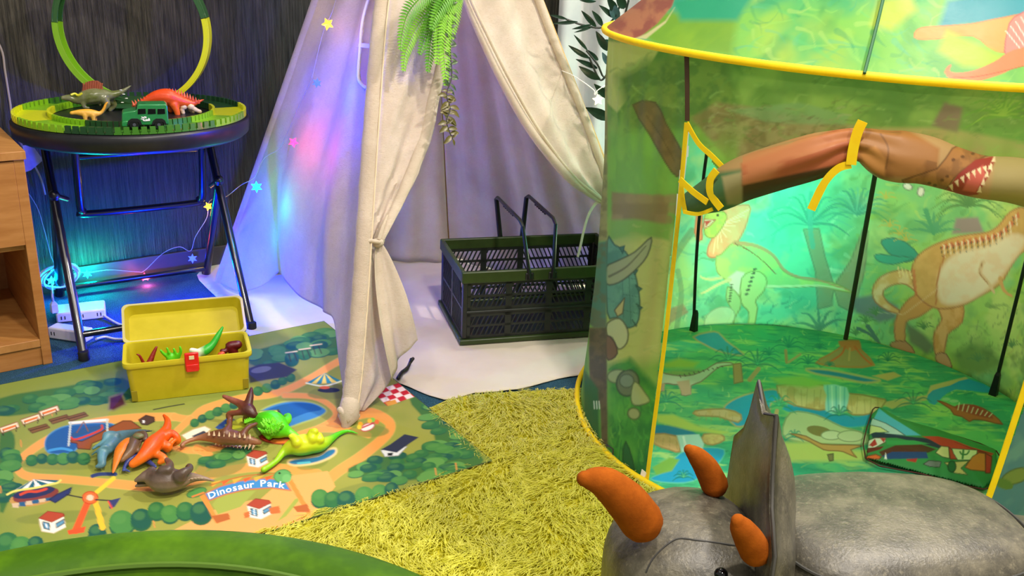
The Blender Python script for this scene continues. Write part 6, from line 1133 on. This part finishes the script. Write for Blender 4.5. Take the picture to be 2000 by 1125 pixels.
# ================================================================ triceratops stool
def stool():
    X = unit(A(0.243, 0.030, 0)); Yb = A(-X[1], X[0], 0); c = A(0.485, 0.968, 0.0)
    T = thing('triceratops_stool', A(c[0], c[1], 0.004), 'grey leather stool shaped like a triceratops with tan horns, nearest the camera', 'stool')
    lea = NT('grey_leather'); b = lea.b; b.inputs['Roughness'].default_value = 0.38; b.inputs['Specular IOR Level'].default_value = 0.5
    v = lea.coord('Object'); n1 = lea.noise(16, 6, 0.75, v); n2 = lea.noise(150, 4, 0.7, v); cc = lea.mix(lea.ramp(n1, 0.4, 0.62), rgba('#403d34'), rgba('#656050')); cc = lea.mix(lea.ramp(n2, 0.55, 0.85), cc, rgba('#857e68')); lea.link(cc, b.inputs['Base Color'])
    lea.bump(lea.noise(260, 4, 0.6, v), 0.35, 0.002); lm = lea.m
    W = lambda x, y, z: c+X*x+Yb*y+A(0, 0, z)
    def block(cx, cy, cz, hx, hy, hz, e1=0.45, e2=0.5, nu=48, nv=28, tf=None):
        g = []; sg = lambda t, e: math.copysign(abs(t)**e, t)
        for i in range(nv+1):
            p = -PI/2+PI*i/nv
            for k in range(nu):
                a = 2*PI*k/nu; x = hx*sg(math.cos(p), e1)*sg(math.cos(a), e2); y = hy*sg(math.cos(p), e1)*sg(math.sin(a), e2); z = hz*sg(math.sin(p), e1)
                if tf: x, y, z = tf(x, y, z)
                g.append(W(cx+x, cy+y, cz+z))
        f = [(i*nu+k, i*nu+(k+1) % nu, (i+1)*nu+(k+1) % nu, (i+1)*nu+k) for i in range(nv) for k in range(nu)]
        return g, f
    def plump(x, y, z): return x*(1-0.10*(y/0.12)**2), y*(1-0.16*max(x, 0)/0.17), z+(0.010*(1-(x/0.17)**2)*(1-(y/0.12)**2) if z > 0 else 0)
    obj('body', block(0.0, 0, 0.180, 0.170, 0.122, 0.116, 0.30, 0.5, tf=plump), lm, T)
    # piping seam round the seat edge
    ts = np.linspace(0, 2*PI, 90, endpoint=False); s_ = lambda t, e: np.sign(t)*np.abs(t)**e; sx = 0.162*s_(np.cos(ts), 0.55); sy = 0.118*s_(np.sin(ts), 0.55); sx2 = sx*(1-0.10*(sy/0.12)**2); sy2 = sy*(1-0.16*np.maximum(sx, 0)/0.17)
    obj('seat_seam', tube([W(a, d, 0.278) for a, d in zip(sx2*1.02, sy2*1.005)], 0.0022, 6, closed=True), mat('seam_dark', '#2c2b27', rough=0.6), T)
    obj('tail', tube([W(0.14, 0.01, 0.20), W(0.20, 0.012, 0.20), W(0.25, 0.012, 0.17), W(0.31, 0.012, 0.11)], [0.075, 0.066, 0.048, 0.016], 20, roundcap=True), lm, T)
    for x in (-0.10, 0.11):
        for y in (-0.07, 0.07): obj('leg', tube([W(x, y, 0.006), W(x, y, 0.05), W(x, y, 0.11)], [0.038, 0.042, 0.046], 16), lm, T, bevel=0.004)
    # head: snout points left, on the side of the play mat
    def hd(x, y, z): k = 1-0.20*max(-x, 0)/0.12; return x, y*k, z*(1-0.10*max(-x, 0)/0.12)+0.012*math.sin(PI*min(max((x+0.12)/0.24, 0), 1))
    hx = -0.262
    head = obj('head', block(hx, -0.004, 0.205, 0.098, 0.104, 0.092, 0.66, 0.68, tf=hd), lm, T)
    hs = catmull(np.array([hit(head, *q) for q in ((1262, 1118), (1275, 1092), (1300, 1066), (1325, 1052), (1360, 1055), (1400, 1060), (1440, 1066), (1490, 1072))]), 5)
    obj('cheek_seam', tube(hs, 0.0013, 6), mat('seam_dark', '#2c2b27', rough=0.6), head)
    tan = mat('horn_suede', '#86420a', '#964c0e', 0.9, 60, bump=0.2, bscale=300, spec=0.1)
    def horn(P, R): obj('horn', tube(catmull(np.array(P), 6), np.interp(np.linspace(0, 1, (len(P)-1)*6+1), np.linspace(0, 1, len(R)), R), 20, roundcap=True), tan, T)
    horn([PY(1252, 1016, 0.885), PY(1222, 978, 0.88), PY(1180, 943, 0.875), PY(1142, 935, 0.87)], [0.025, 0.0235, 0.018, 0.009])
    horn([PY(1395, 945, 0.985), PY(1380, 915, 0.985), PY(1362, 892, 0.982), PY(1346, 878, 0.98)], [0.017, 0.0155, 0.012, 0.0065])
    horn([PY(1475, 1075, 0.84), PY(1462, 1052, 0.835), PY(1448, 1030, 0.83), PY(1442, 1018, 0.828)], [0.0175, 0.016, 0.0125, 0.008])
    obj('eye', ball(hit(head, 1408, 1122), 0.008), mat('bead_black', '#050505', rough=0.05), T)
    # frill: thick scalloped fan standing between head and seat
    out = []
    for a, r in ((-58, 0.150), (-40, 0.165), (-22, 0.152), (-2, 0.168), (18, 0.152), (38, 0.178), (58, 0.172), (68, 0.190), (77, 0.234), (90, 0.210), (103, 0.240), (114, 0.190), (124, 0.172), (142, 0.178), (162, 0.152), (182, 0.168), (202, 0.152), (220, 0.165), (238, 0.150)): out.append((r*math.cos(math.radians(a)), r*math.sin(math.radians(a))))
    out = np.array(out); cz = 0.225; n = len(out); V = []; F = []; rings = 7
    for side in (0, 1):
        for i in range(rings+1):
            k = i/rings
            for y, z in out: 
                cup = -0.030*(k**2); thick = 0.024*(1-k**4)+0.003; V.append(W(-0.160+cup+(thick if side else -thick)+y*k*0.16, y*k*0.90, cz+z*k))
    m_ = (rings+1)*n
    for side in (0, 1):
        for i in range(rings):
            for k in range(n): q = [side*m_+i*n+k, side*m_+i*n+(k+1) % n, side*m_+(i+1)*n+(k+1) % n, side*m_+(i+1)*n+k]; F.append(tuple(q if side else q[::-1]))
    for k in range(n): F.append((rings*n+k, rings*n+(k+1) % n, m_+rings*n+(k+1) % n, m_+rings*n+k))
    fr = obj('neck_frill', (V, F), lm, T, subsurf=1); edge = [W(-0.160-0.030+y*0.16, y*0.905, cz+z*1.005) for y, z in out]; obj('frill_piping', tube(edge, 0.0022, 6, closed=True), mat('piping_grey', '#3c3a34', rough=0.6), fr)
stool()
# ================================================================ big round green tub seat in the corner
def tub():
    c = A(-0.315, 0.405, 0.004); Ro, Ri = 0.463, 0.36
    T = thing('round_seat', c, 'big round olive green seat with a rolled rim at the lower left corner', 'seat')
    vel = NT('green_velour'); b = vel.b; b.inputs['Roughness'].default_value = 0.6; b.inputs['Specular IOR Level'].default_value = 0.2; b.inputs['Sheen Weight'].default_value = 0.0; v = vel.coord('Object'); n = vel.noise(9, 4, 0.7, v); cc = vel.mix(vel.ramp(n, 0.4, 0.7), rgba('#345800'), rgba('#527a04')); vel.link(cc, b.inputs['Base Color']); vel.bump(vel.noise(60, 3, 0.6, v), 0.2, 0.003)
    prof = [(0.30, 0.0), (0.40, 0.0), (0.43, 0.02), (0.44, 0.20), (0.452, 0.27), (0.463, 0.285), (0.460, 0.298), (0.448, 0.305), (0.425, 0.307), (0.402, 0.304), (0.392, 0.292), (0.388, 0.27), (0.36, 0.22), (0.20, 0.21), (0.02, 0.208)]
    obj('rolled_shell', lathe(prof, 160, c), vel.m, T)
    a = np.linspace(0, 2*PI, 120, endpoint=False); obj('inner_piping', tube(np.stack([c[0]+0.395*np.cos(a), c[1]+0.395*np.sin(a), 0.304+0*a], -1), 0.0035, 6, closed=True), mat('piping_green', '#4a6a14', rough=0.5), T)
    obj('seat_pad', lathe([(0.02, 0.205), (0.30, 0.205), (0.335, 0.215), (0.335, 0.228), (0.31, 0.238), (0.02, 0.242)], 80, c), mat('pad_purple', '#3a3242', rough=0.8), T)
tub()
# ================================================================ printed pouch lying in the tent
def pouch():
    z = 0.0165; q = [Z(*p, z) for p in ((1700, 815), (1716, 800), (1760, 825), (1830, 845), (1945, 885), (1948, 935), (1920, 960), (1800, 930), (1690, 900))]
    ctr = np.mean(q, 0); nb = 150; lo = np.min(q, 0); hi = np.max(q, 0); x, y = np.meshgrid(np.linspace(lo[0], hi[0], nb), np.linspace(lo[1], hi[1], nb)); x = x.ravel(); y = y.ravel()
    poly = np.array([p[:2] for p in q]); ins = inside(poly, x, y); d = np.full(len(x), 9.0)
    for i in range(len(poly)):
        a, b = poly[i], poly[(i+1) % len(poly)]; ab = b-a; t = np.clip(((np.stack([x, y], 1)-a)@ab)/(ab@ab), 0, 1); d = np.minimum(d, np.hypot(*(np.stack([x, y], 1)-a-t[:, None]*ab).T))
    h = z+0.004+0.020*np.sqrt(np.clip(d/0.05, 0, 1)); V = np.stack([x, y, h], -1)
    P = Paint(V, np.stack([x, y], 1), '#3c8c4c'); c = lambda X, Y: (1640+X/6.25, 780+Y/6.25); K = lambda *p: [c(*a) for a in p]
    P.poly(K((480, 110), (600, 200), (990, 440), (640, 440), (420, 230)), '#5cb4dc', soft=2); P.poly(K((400, 230), (560, 290), (700, 370), (800, 440), (560, 420), (360, 310)), '#c8d4dc', edge='#3a4450', ew=1.2); P.poly(K((360, 310), (500, 340), (600, 400), (420, 410), (350, 440)), '#e6dca0', edge='#3a4450', ew=1.2)
    P.poly(K((380, 420), (440, 400), (800, 450), (1100, 480), (1250, 560), (1220, 600), (1000, 540), (700, 470), (400, 470)), '#2c2c4c', soft=1.5); P.poly(K((1000, 450), (1200, 450), (1400, 500), (1600, 580), (1880, 660), (1850, 690), (1560, 620), (1300, 600), (1100, 490)), '#d83a2c', soft=1.5); P.poly(K((1400, 520), (1600, 590), (1880, 670), (1700, 640)), '#7a1c1c', soft=2)
    P.poly(K((320, 600), (350, 500), (430, 470), (560, 470), (560, 520), (430, 590)), '#e8e0d4', edge='#5a1c1c', ew=1.2); P.poly(K((360, 560), (430, 480), (460, 550), (400, 580)), '#c42a2a'); P.poly(K((490, 470), (560, 475), (540, 530)), '#c42a2a'); P.poly(K((300, 660), (330, 600), (540, 570), (500, 610), (330, 660)), '#7a1c1c')
    P.poly(K((560, 500), (900, 500), (1100, 540), (900, 560), (580, 550)), '#3f9c58'); P.poly(K((480, 640), (680, 560), (1000, 550), (1180, 610), (1080, 650), (520, 700)), '#5a2c20', soft=2); P.poly(K((520, 690), (640, 640), (1060, 640), (1080, 720), (560, 730)), '#27427c', soft=1.5); P.poly(K((290, 730), (340, 690), (440, 670), (510, 700), (480, 730)), '#e06a2c', edge='#5a2c20'); P.poly(K((545, 730), (560, 650), (580, 730)), '#f4f4f0')
    P.poly(K((1170, 650), (1240, 570), (1330, 580), (1340, 720), (1250, 700)), '#e8cf98', edge='#2a2420', ew=1.2); P.poly(K((1330, 580), (1400, 640), (1440, 730), (1350, 730)), '#c8402c', edge='#4a1c18', ew=1.2); P.poly(K((1370, 600), (1680, 620), (1660, 740), (1440, 740), (1390, 660)), '#e8e0b0', edge='#3a4430', ew=1.2); P.line(K((1500, 720), (1510, 620)), 4, '#3c7a44', 0); P.line(K((1470, 640), (1490, 670), (1550, 670), (1580, 630)), 3, '#3c7a44')
    P.poly(K((1530, 830), (1620, 700), (1700, 650), (1780, 660), (1790, 880), (1600, 860)), '#e07a34', edge='#6a2c18', ew=1.4); P.poly(K((1780, 660), (1860, 700), (1840, 900), (1780, 900)), '#c8322c', edge='#5a1818'); P.poly(K((1280, 770), (1580, 750), (1480, 840), (1560, 920), (1400, 900)), '#e0c07c', edge='#3a4430', ew=1.2); P.ell(*c(1370, 820), 8, 11, '#2c6a3c', 0, edge='#1c3a24'); P.poly(K((1020, 790), (1090, 745), (1240, 760), (1220, 830), (1100, 820)), '#7c7c7c', edge='#2c2c2c', ew=1.2); P.poly(K((810, 730), (950, 720), (930, 770), (820, 750)), '#b8342c')
    ids = -np.ones(len(x), int); ids[ins] = np.arange(ins.sum()); f = [tuple(ids[[a, a+1, a+nb+1, a+nb]]) for i in range(nb-1) for a in range(i*nb, i*nb+nb-1) if ins[a] and ins[a+1] and ins[a+nb] and ins[a+nb+1]]
    T = thing('printed_pouch', A(ctr[0], ctr[1], 0.0165), 'folded cloth play pouch with desert and beach prints lying on the tent floor', 'pouch')
    obj('printed_cloth', (V[ins], f), printed('pouch_print', 0.6, 0, 0.2, 200, 0.3), T, cols=P.c[ins], solid=0.004, offset=-1)
    obj('binding', tube(catmull([p+A(0, 0, 0.005) for p in q], 3, True), 0.0014, 6, closed=True), mat('binding_brown', '#5a2420', rough=0.7), T)
pouch()
# ================================================================ star string lights
def star_mesh(c, r, nrm, pts=5, th=0.006, spin=0.0):
    nrm = unit(nrm); u = unit(np.cross(nrm, A(0.1, 0.2, 1))); w = np.cross(nrm, u); v = []
    for k in range(2*pts): a = spin+PI*k/pts; rr = r if k % 2 == 0 else r*0.5; v.append(c+u*rr*math.cos(a)+w*rr*math.sin(a))
    v += [c+nrm*th, c-nrm*th]; n = 2*pts; f = [(k, (k+1) % n, n) for k in range(n)]+[((k+1) % n, k, n+1) for k in range(n)]
    return v, f
BULB = {'blue': '#2a3cff', 'pink': '#ff2a5a', 'teal': '#18e0b8', 'amber': '#ffb020', 'cyan': '#20b0ff', 'warm': '#ffe9a8'}
LIGHT = {'blue': (0.0, 0.015, 1.0), 'pink': (1.0, 0.08, 0.2), 'teal': (0.0, 0.9, 0.6), 'amber': (1.0, 0.55, 0.1), 'cyan': (0.0, 0.30, 1.0), 'warm': (1.0, 0.85, 0.5)}
def string_lights(name, label, wire, bulbs, group=None, wr=0.0010, wc='#a39d98'):
    T = thing(name, wire[0], label, 'string lights', group)
    obj('wire', tube(catmull(np.array(wire), 6), wr, 6), mat('wire_'+wc[1:], wc, rough=0.4), T)
    for c, col, e, r, lit in bulbs:
        n = unit(_c-c); obj('star_bulb', star_mesh(c, r, n, 6 if col in ('teal', 'blue') else 5, 0.007, spin=c[0]*40), glow('bulb_'+col, BULB[col], 6.0), T, smooth=False)
        if e:
            l = bpy.data.lights.new('bulb_light', 'POINT'); l.energy = e; l.color = LIGHT[col]; l.shadow_soft_size = 0.012
            o = bpy.data.objects.new('bulb_light', l); COL.objects.link(o); o.parent = T; o.location = lit-world_loc(T)
    return T
n_side = unit(np.cross(L1-AP, F1-AP)); n_side = n_side if n_side@(_c-AP) > 0 else -n_side
sp = lambda x, y, o=0.03: PN(x, y, AP+n_side*o, n_side)
wl = lambda x, y, o=0.05: PV(x, y, W0+WN*o, WD)                       # a little in front of the dark wall
bk = lambda x, y: PV(x, y, BL, BR-BL)                                 # plane of the table's back legs
wire = [wl(20, 330), wl(70, 400), wl(88, 455), wl(110, 520), wl(165, 532), bk(215, 527), bk(268, 531), bk(283, 528), bk(318, 495), bk(350, 482), bk(372, 490), bk(382, 462), bk(404, 425), bk(410, 392), bk(440, 385), PY(470, 362, 2.32), PY(497, 346, 2.30), PY(515, 310, 2.30), sp(545, 290), sp(560, 262), sp(580, 215), sp(606, 160), sp(612, 140), sp(632, 60), sp(650, 20), sp(665, -40)]
bul = [(wl(170, 535), 'teal', 2.2, 0.013, wl(176, 528, 0.06)), (wl(100, 548), 'cyan', 1.3, 0.013, wl(105, 545, 0.09)), (bk(283, 541), 'pink', 0.5, 0.013, bk(283, 548)-WN*-0.02), (bk(376, 505), 'blue', 18.0, 0.014, Z(350, 560, 0.09)), (bk(402, 400)+WN*0.02, 'amber', 0.25, 0.013, bk(402, 408)+WN*0.04),
       (PY(501, 365, 2.28), 'teal', 0.3, 0.015, PY(512, 400, 2.20)), (sp(573, 278), 'pink', 0.25, 0.013, sp(590, 285, 0.07)), (sp(619, 162), 'blue', 4.5, 0.012, sp(630, 170, 0.07)), (sp(640, 47), 'amber', 0.15, 0.015, sp(640, 47, 0.07))]
string_lights('string_lights', 'string of coloured star lights running behind the table and up the teepee side', wire, bul)
# second string, hung inside the teepee and glowing through its side
w2 = [sp(700, -60, -0.06), sp(690, 60, -0.06), sp(660, 170, -0.06), sp(690, 230, -0.06), sp(650, 290, -0.07), sp(600, 340, -0.07), sp(585, 430, -0.07), sp(560, 500, -0.09)]
b2 = [(sp(655, 165, -0.05), 'blue', 1.1, 0.012, sp(652, 168, -0.06)), (sp(640, 215, -0.06), 'blue', 0.5, 0.012, sp(640, 220, -0.07)), (sp(652, 290, -0.06), 'pink', 0.8, 0.012, sp(652, 292, -0.07)), (sp(590, 350, -0.06), 'teal', 0.35, 0.012, sp(590, 355, -0.09)), (sp(575, 455, -0.07), 'cyan', 1.3, 0.012, sp(575, 460, -0.07)), (sp(530, 500, -0.07), 'blue', 1.2, 0.012, sp(520, 490, -0.08)), (sp(680, 40, -0.06), 'warm', 0.3, 0.012, sp(680, 40, -0.09))]
string_lights('string_lights', 'second string of star lights glowing blue through the canvas from inside the teepee', w2, b2)
# third string, past the dark plant; unseen bulbs behind the tent added as backlight
pb = lambda x, y, Y=2.22: PY(x, y, Y)
w3 = [pb(1040, 120, 2.6), pb(1105, 141, 2.35), pb(1136, 158), pb(1160, 176), pb(1163, 184), pb(1190, 163), A(0.45, 2.42, 0.72), A(0.62, 2.46, 0.45), A(0.95, 2.36, 0.5), A(1.2, 2.15, 0.62)]
b3 = [(pb(1168, 195), 'warm', 0.15, 0.014, pb(1168, 195, 2.17)), (A(0.62, 2.47, 0.40), 'teal', 5.0, 0.014, A(0.66, 2.50, 0.34)), (A(0.47, 2.45, 0.2), 'warm', 2.5, 0.014, A(0.45, 2.46, 0.2)), (A(0.98, 2.38, 0.48), 'warm', 4, 0.014, A(1.02, 2.44, 0.45)), (A(1.22, 2.16, 0.6), 'warm', 5, 0.014, A(1.28, 2.22, 0.45))]
string_lights('string_lights', 'third string with a yellow star light hanging in front of the dark leaves', w3, b3, wc='#f0efec')
# ================================================================ cables and power strips on the carpet
wh = mat('white_plastic', '#d8d6d2', '#e2e0dc', 0.4, 20)
def strip_(name, label, c, d, L, W, H, slots):
    n = A(-d[1], d[0], 0); T = thing(name, A(c[0], c[1], 0.001), label, 'power strip'); obj('body', box(c+A(0, 0, H/2+0.001), (L, W, H), d, n), wh, T, bevel=0.004)
    for i in range(slots):
        for s in (-1, 1): obj('socket_slot', box(c+d*(L*(-0.36+0.72*i/max(slots-1, 1)))-n*(W/2+0.0002)+A(0, 0, H*0.55)+d*s*0.004, (0.0022, 0.001, 0.009), d, n), mat('slot_black', '#161616', rough=0.6), T, smooth=False)
    return T
dd = unit(A(0.9, 0.42, 0))
strip_('power_strip', 'white power strip lying behind the front left table leg', Z(160, 618), dd, 0.115, 0.07, 0.026, 3)
strip_('power_strip', 'white power strip with black slots in front of the other one', Z(140, 662), unit(A(0.97, -0.2, 0)), 0.10, 0.035, 0.030, 2)
pg = Z(107, 610, 0.03); T_ = thing('power_plug', A(pg[0], pg[1], 0.028), 'white plug standing upright on the rear power strip', 'plug'); obj('plug_body', tube([pg+A(0, 0, 0.0), pg+A(0, 0, 0.022), pg+A(0, 0, 0.03)], [0.012, 0.011, 0.005], 4), wh, T_, smooth=False, bevel=0.002); obj('plug_cord', tube(catmull([pg+A(0, 0, 0.028), pg+A(-0.002, 0.004, 0.05), wl(104, 548), wl(120, 525)], 5), 0.0026, 8), wh, T_)
obj('power_cable', tube(catmull([Z(198, 612, 0.012), Z(212, 622, 0.006), Z(235, 634, 0.004), Z(262, 640, 0.004), Z(300, 640, 0.004)], 6), 0.0030, 8), wh, label='white cable running from the rear power strip towards the yellow box', cat='cable')
obj('power_cable', tube(catmull([Z(188, 662, 0.012), Z(205, 658, 0.005), Z(225, 662, 0.004), Z(250, 662, 0.004), Z(290, 660, 0.004)], 6), 0.0030, 8), wh, label='white cable running from the front power strip behind the yellow box', cat='cable')
cc = []
for i in range(60):
    a = i/60*2*PI*4; k = 1+0.12*math.sin(i*0.9); q = wl(112+34*math.cos(a)*k+i*0.15, 540+22*math.sin(a)*k-6*math.cos(a), 0.06+0.02*math.sin(i*0.5)); q[2] = max(q[2], 0.008); cc.append(q)
obj('cable_coil', tube(catmull(cc, 3), 0.0032, 8), wh, label='tangled coil of white cable on the carpet beside the oak cabinet', cat='cable')
obj('wall_cable', tube(catmull([wl(-30, 40, 0.012), wl(2, 95, 0.012), wl(10, 140, 0.012), wl(19, 196, 0.012), wl(30, 260, 0.02), wl(60, 310, 0.03), wl(80, 350, 0.03), wl(88, 380, 0.03)], 6), 0.0028, 8), mat('cable_pink', '#9a8e86', rough=0.4), label='pale cable hanging down the dark wall behind the cabinet', cat='cable')
bg = [wl(x, y, 0.10) for x, y in ((44, 284), (62, 282), (84, 312), (60, 332), (48, 336))]; obj('clear_bag', prism(bg, WN, 0.004), mat('clear_film', '#cfc4dc', '#e8e2f0', 0.15, 30, alpha=0.45), smooth=False, label='scrap of clear plastic bag hanging between the cabinet and the table', cat='bag')
# ================================================================ plants
def leaf(base, tip, width, nrm, bend=0.1, n=6):
    base = np.asarray(base); tip = np.asarray(tip); d = tip-base; L = np.linalg.norm(d); d = d/L; s = unit(np.cross(d, nrm)); up = np.cross(s, d); v = []; f = []
    for i in range(n+1):
        t = i/n; w = width*math.sin(PI*min(t*0.93+0.05, 1))**0.8*(1-0.25*t); c = base+d*L*t+up*bend*L*math.sin(PI*t); v += [c-s*w/2+up*w*0.18, c, c+s*w/2+up*w*0.18]
    for i in range(n): a = 3*i; f += [(a, a+1, a+4, a+3), (a+1, a+2, a+5, a+4)]
    return v, f
def dark_plant():
    Y = 2.34; q = lambda x, y, d=0: PY(x, y, Y+d); c = lambda X, Y_: (980+X/3.75, Y_/3.75)
    T = thing('artificial_plant', q(1200, 330), 'dark leafy artificial plant hanging between the teepee and the dinosaur tent', 'plant'); m = mat('dark_leaf', '#16241f', '#22372b', 0.35, 50); m2 = mat('blue_leaf', '#2c4850', '#3c5c60', 0.35, 50); st = mat('leaf_stem', '#1a211a', rough=0.5)
    LV = [((475, 140), (350, 108), 24), ((555, 160), (375, 172), 28), ((655, 180), (515, 212), 26), ((665, 195), (530, 238), 20), ((690, 195), (583, 78), 40), ((738, 190), (660, 78), 44), ((820, 130), (712, 38), 40), ((625, 365), (528, 255), 26), ((640, 425), (488, 332), 40), ((705, 440), (618, 362), 40), ((700, 500), (542, 433), 40), ((718, 580), (565, 484), 60), ((775, 370), (690, 228), 60), ((790, 720), (676, 614), 60), ((800, 870), (615, 788), 84), ((840, 90), (770, -20), 60), ((860, 130), (780, 10), 50), ((900, 60), (840, -40), 70), ((690, 10), (570, 2), 24), ((800, 640), (700, 690), 50), ((800, 330), (720, 300), 60)]
    for (b, t, w) in LV:
        d = random.uniform(-0.05, 0.05); B_ = q(*c(*b), d); obj('leaf', leaf(B_, q(*c(*t), d-0.02), w/3.75*Y/CAM_F*1.05, unit(_c-B_)+A(random.uniform(-.3, .3), 0, random.uniform(-.3, .3)), 0.05), m, T)
    for (b, t, w) in (((785, 480), (735, 383), 46), ((850, 150), (800, 20), 80)): B_ = q(*c(*b)); obj('leaf', leaf(B_, q(*c(*t)), w/3.75*Y/CAM_F, unit(_c-B_), 0.05), m2, T)
    for P in (((900, -60), (830, 120), (740, 200), (600, 185), (470, 140)), ((930, 0), (850, 300), (760, 560), (700, 470), (620, 370)), ((930, 200), (860, 480), (800, 640), (790, 880)), ((760, 560), (715, 580), (640, 420))): obj('stem', tube(catmull([q(*c(*p)) for p in P], 5), 0.0028, 6), st, T)
dark_plant()
def fern():
    nf = unit(np.cross(F1-AP, F2-AP)); nf = nf if nf@(_c-AP) > 0 else -nf; q = lambda x, y, o=0.06: PN(x, y, AP+nf*o, nf)
    T = thing('hanging_fern', q(905, -60), 'green artificial fern hanging from the top of the teepee opening', 'fern'); ms = [mat('fern_green', '#6aa81e', '#8cc832', 0.45, 30, trans=0.2), mat('fern_dark', '#4a8a1c', '#66a426', 0.45, 30, trans=0.2)]
    FR_ = [((925, -70), (862, -5), (815, 50), (792, 100), (787, 141)), ((915, -70), (868, 0), (845, 60), (838, 105), (835, 143)), ((912, -60), (876, 10), (866, 80), (868, 130), (870, 170)), ((905, -70), (845, -25), (800, 20), (784, 70), (782, 100)), ((915, -70), (890, -10), (884, 40), (881, 78)), ((912, -70), (850, 10), (830, 70), (818, 108)), ((905, -60), (862, 20), (856, 75), (852, 128)), ((915, -60), (875, -10), (850, 30), (842, 60))]
    for i, P in enumerate(FR_):
        o = 0.05+0.012*(i % 4); C = catmull(np.array([q(x, y, o) for x, y in P]), 10); g = G().add(tube(C, np.linspace(0.002, 0.0008, len(C)), 5)); L = np.r_[0, np.cumsum(np.linalg.norm(np.diff(C, axis=0), axis=1))]; n = int(L[-1]/0.0068)
        for k in range(2, n):
            s = L[-1]*k/n; p = np.array([np.interp(s, L, C[:, j]) for j in range(3)]); p2 = np.array([np.interp(min(s+0.004, L[-1]), L, C[:, j]) for j in range(3)]); d = unit(p2-p) if s < L[-1]-0.004 else unit(C[-1]-C[-2]); sd = unit(np.cross(d, nf)); t = k/n; ln = 0.026*math.sin(PI*min(0.18+0.80*t, 1))**0.7+0.002
            for e in (-1, 1): tip = p+(sd*e*0.85+d*0.5+nf*0.12)*ln; g.add(leaf(p, tip, 0.0062, nf, 0.06, 3))
        obj('frond', g, ms[i % 2], T)
    V = thing('trailing_vine', q(882, -40), 'thin trailing vine with small dark leaves hanging beside the fern', 'vine'); P = [(884, -60), (880, 0), (878, 60), (880, 110), (882, 150), (872, 185), (879, 212), (872, 238), (884, 272)]; C = catmull(np.array([q(x, y, 0.075) for x, y in P]), 8); obj('stem', tube(C, 0.0012, 6), mat('vine_stem', '#2c2a16', rough=0.6), V)
    ma, mb = mat('vine_leaf', '#23371c', '#35501f', 0.4, 40), mat('vine_leaf_brown', '#4a4418', '#5e5420', 0.4, 40)
    for k in range(8, len(C)-1):
        t = k/len(C); e = -1 if k % 2 else 1; big = 0.016 if t < 0.6 else 0.024-0.01*(k % 3 == 0); sd = unit(np.cross(unit(C[k+1]-C[k-1]), nf)); tip = C[k]+sd*e*big+A(0, 0, -0.008 if k % 3 else 0.006)+nf*0.004*(k % 2); obj('leaf', leaf(C[k], tip, big*0.55, nf+A(0, 0, 0.3), 0.08, 4), mb if t > 0.58 else ma, V)
    bt = C[-1]; obj('leaf', leaf(bt, bt+A(0.004, 0, -0.014), 0.008, nf, 0.05, 4), mb, V)
fern()
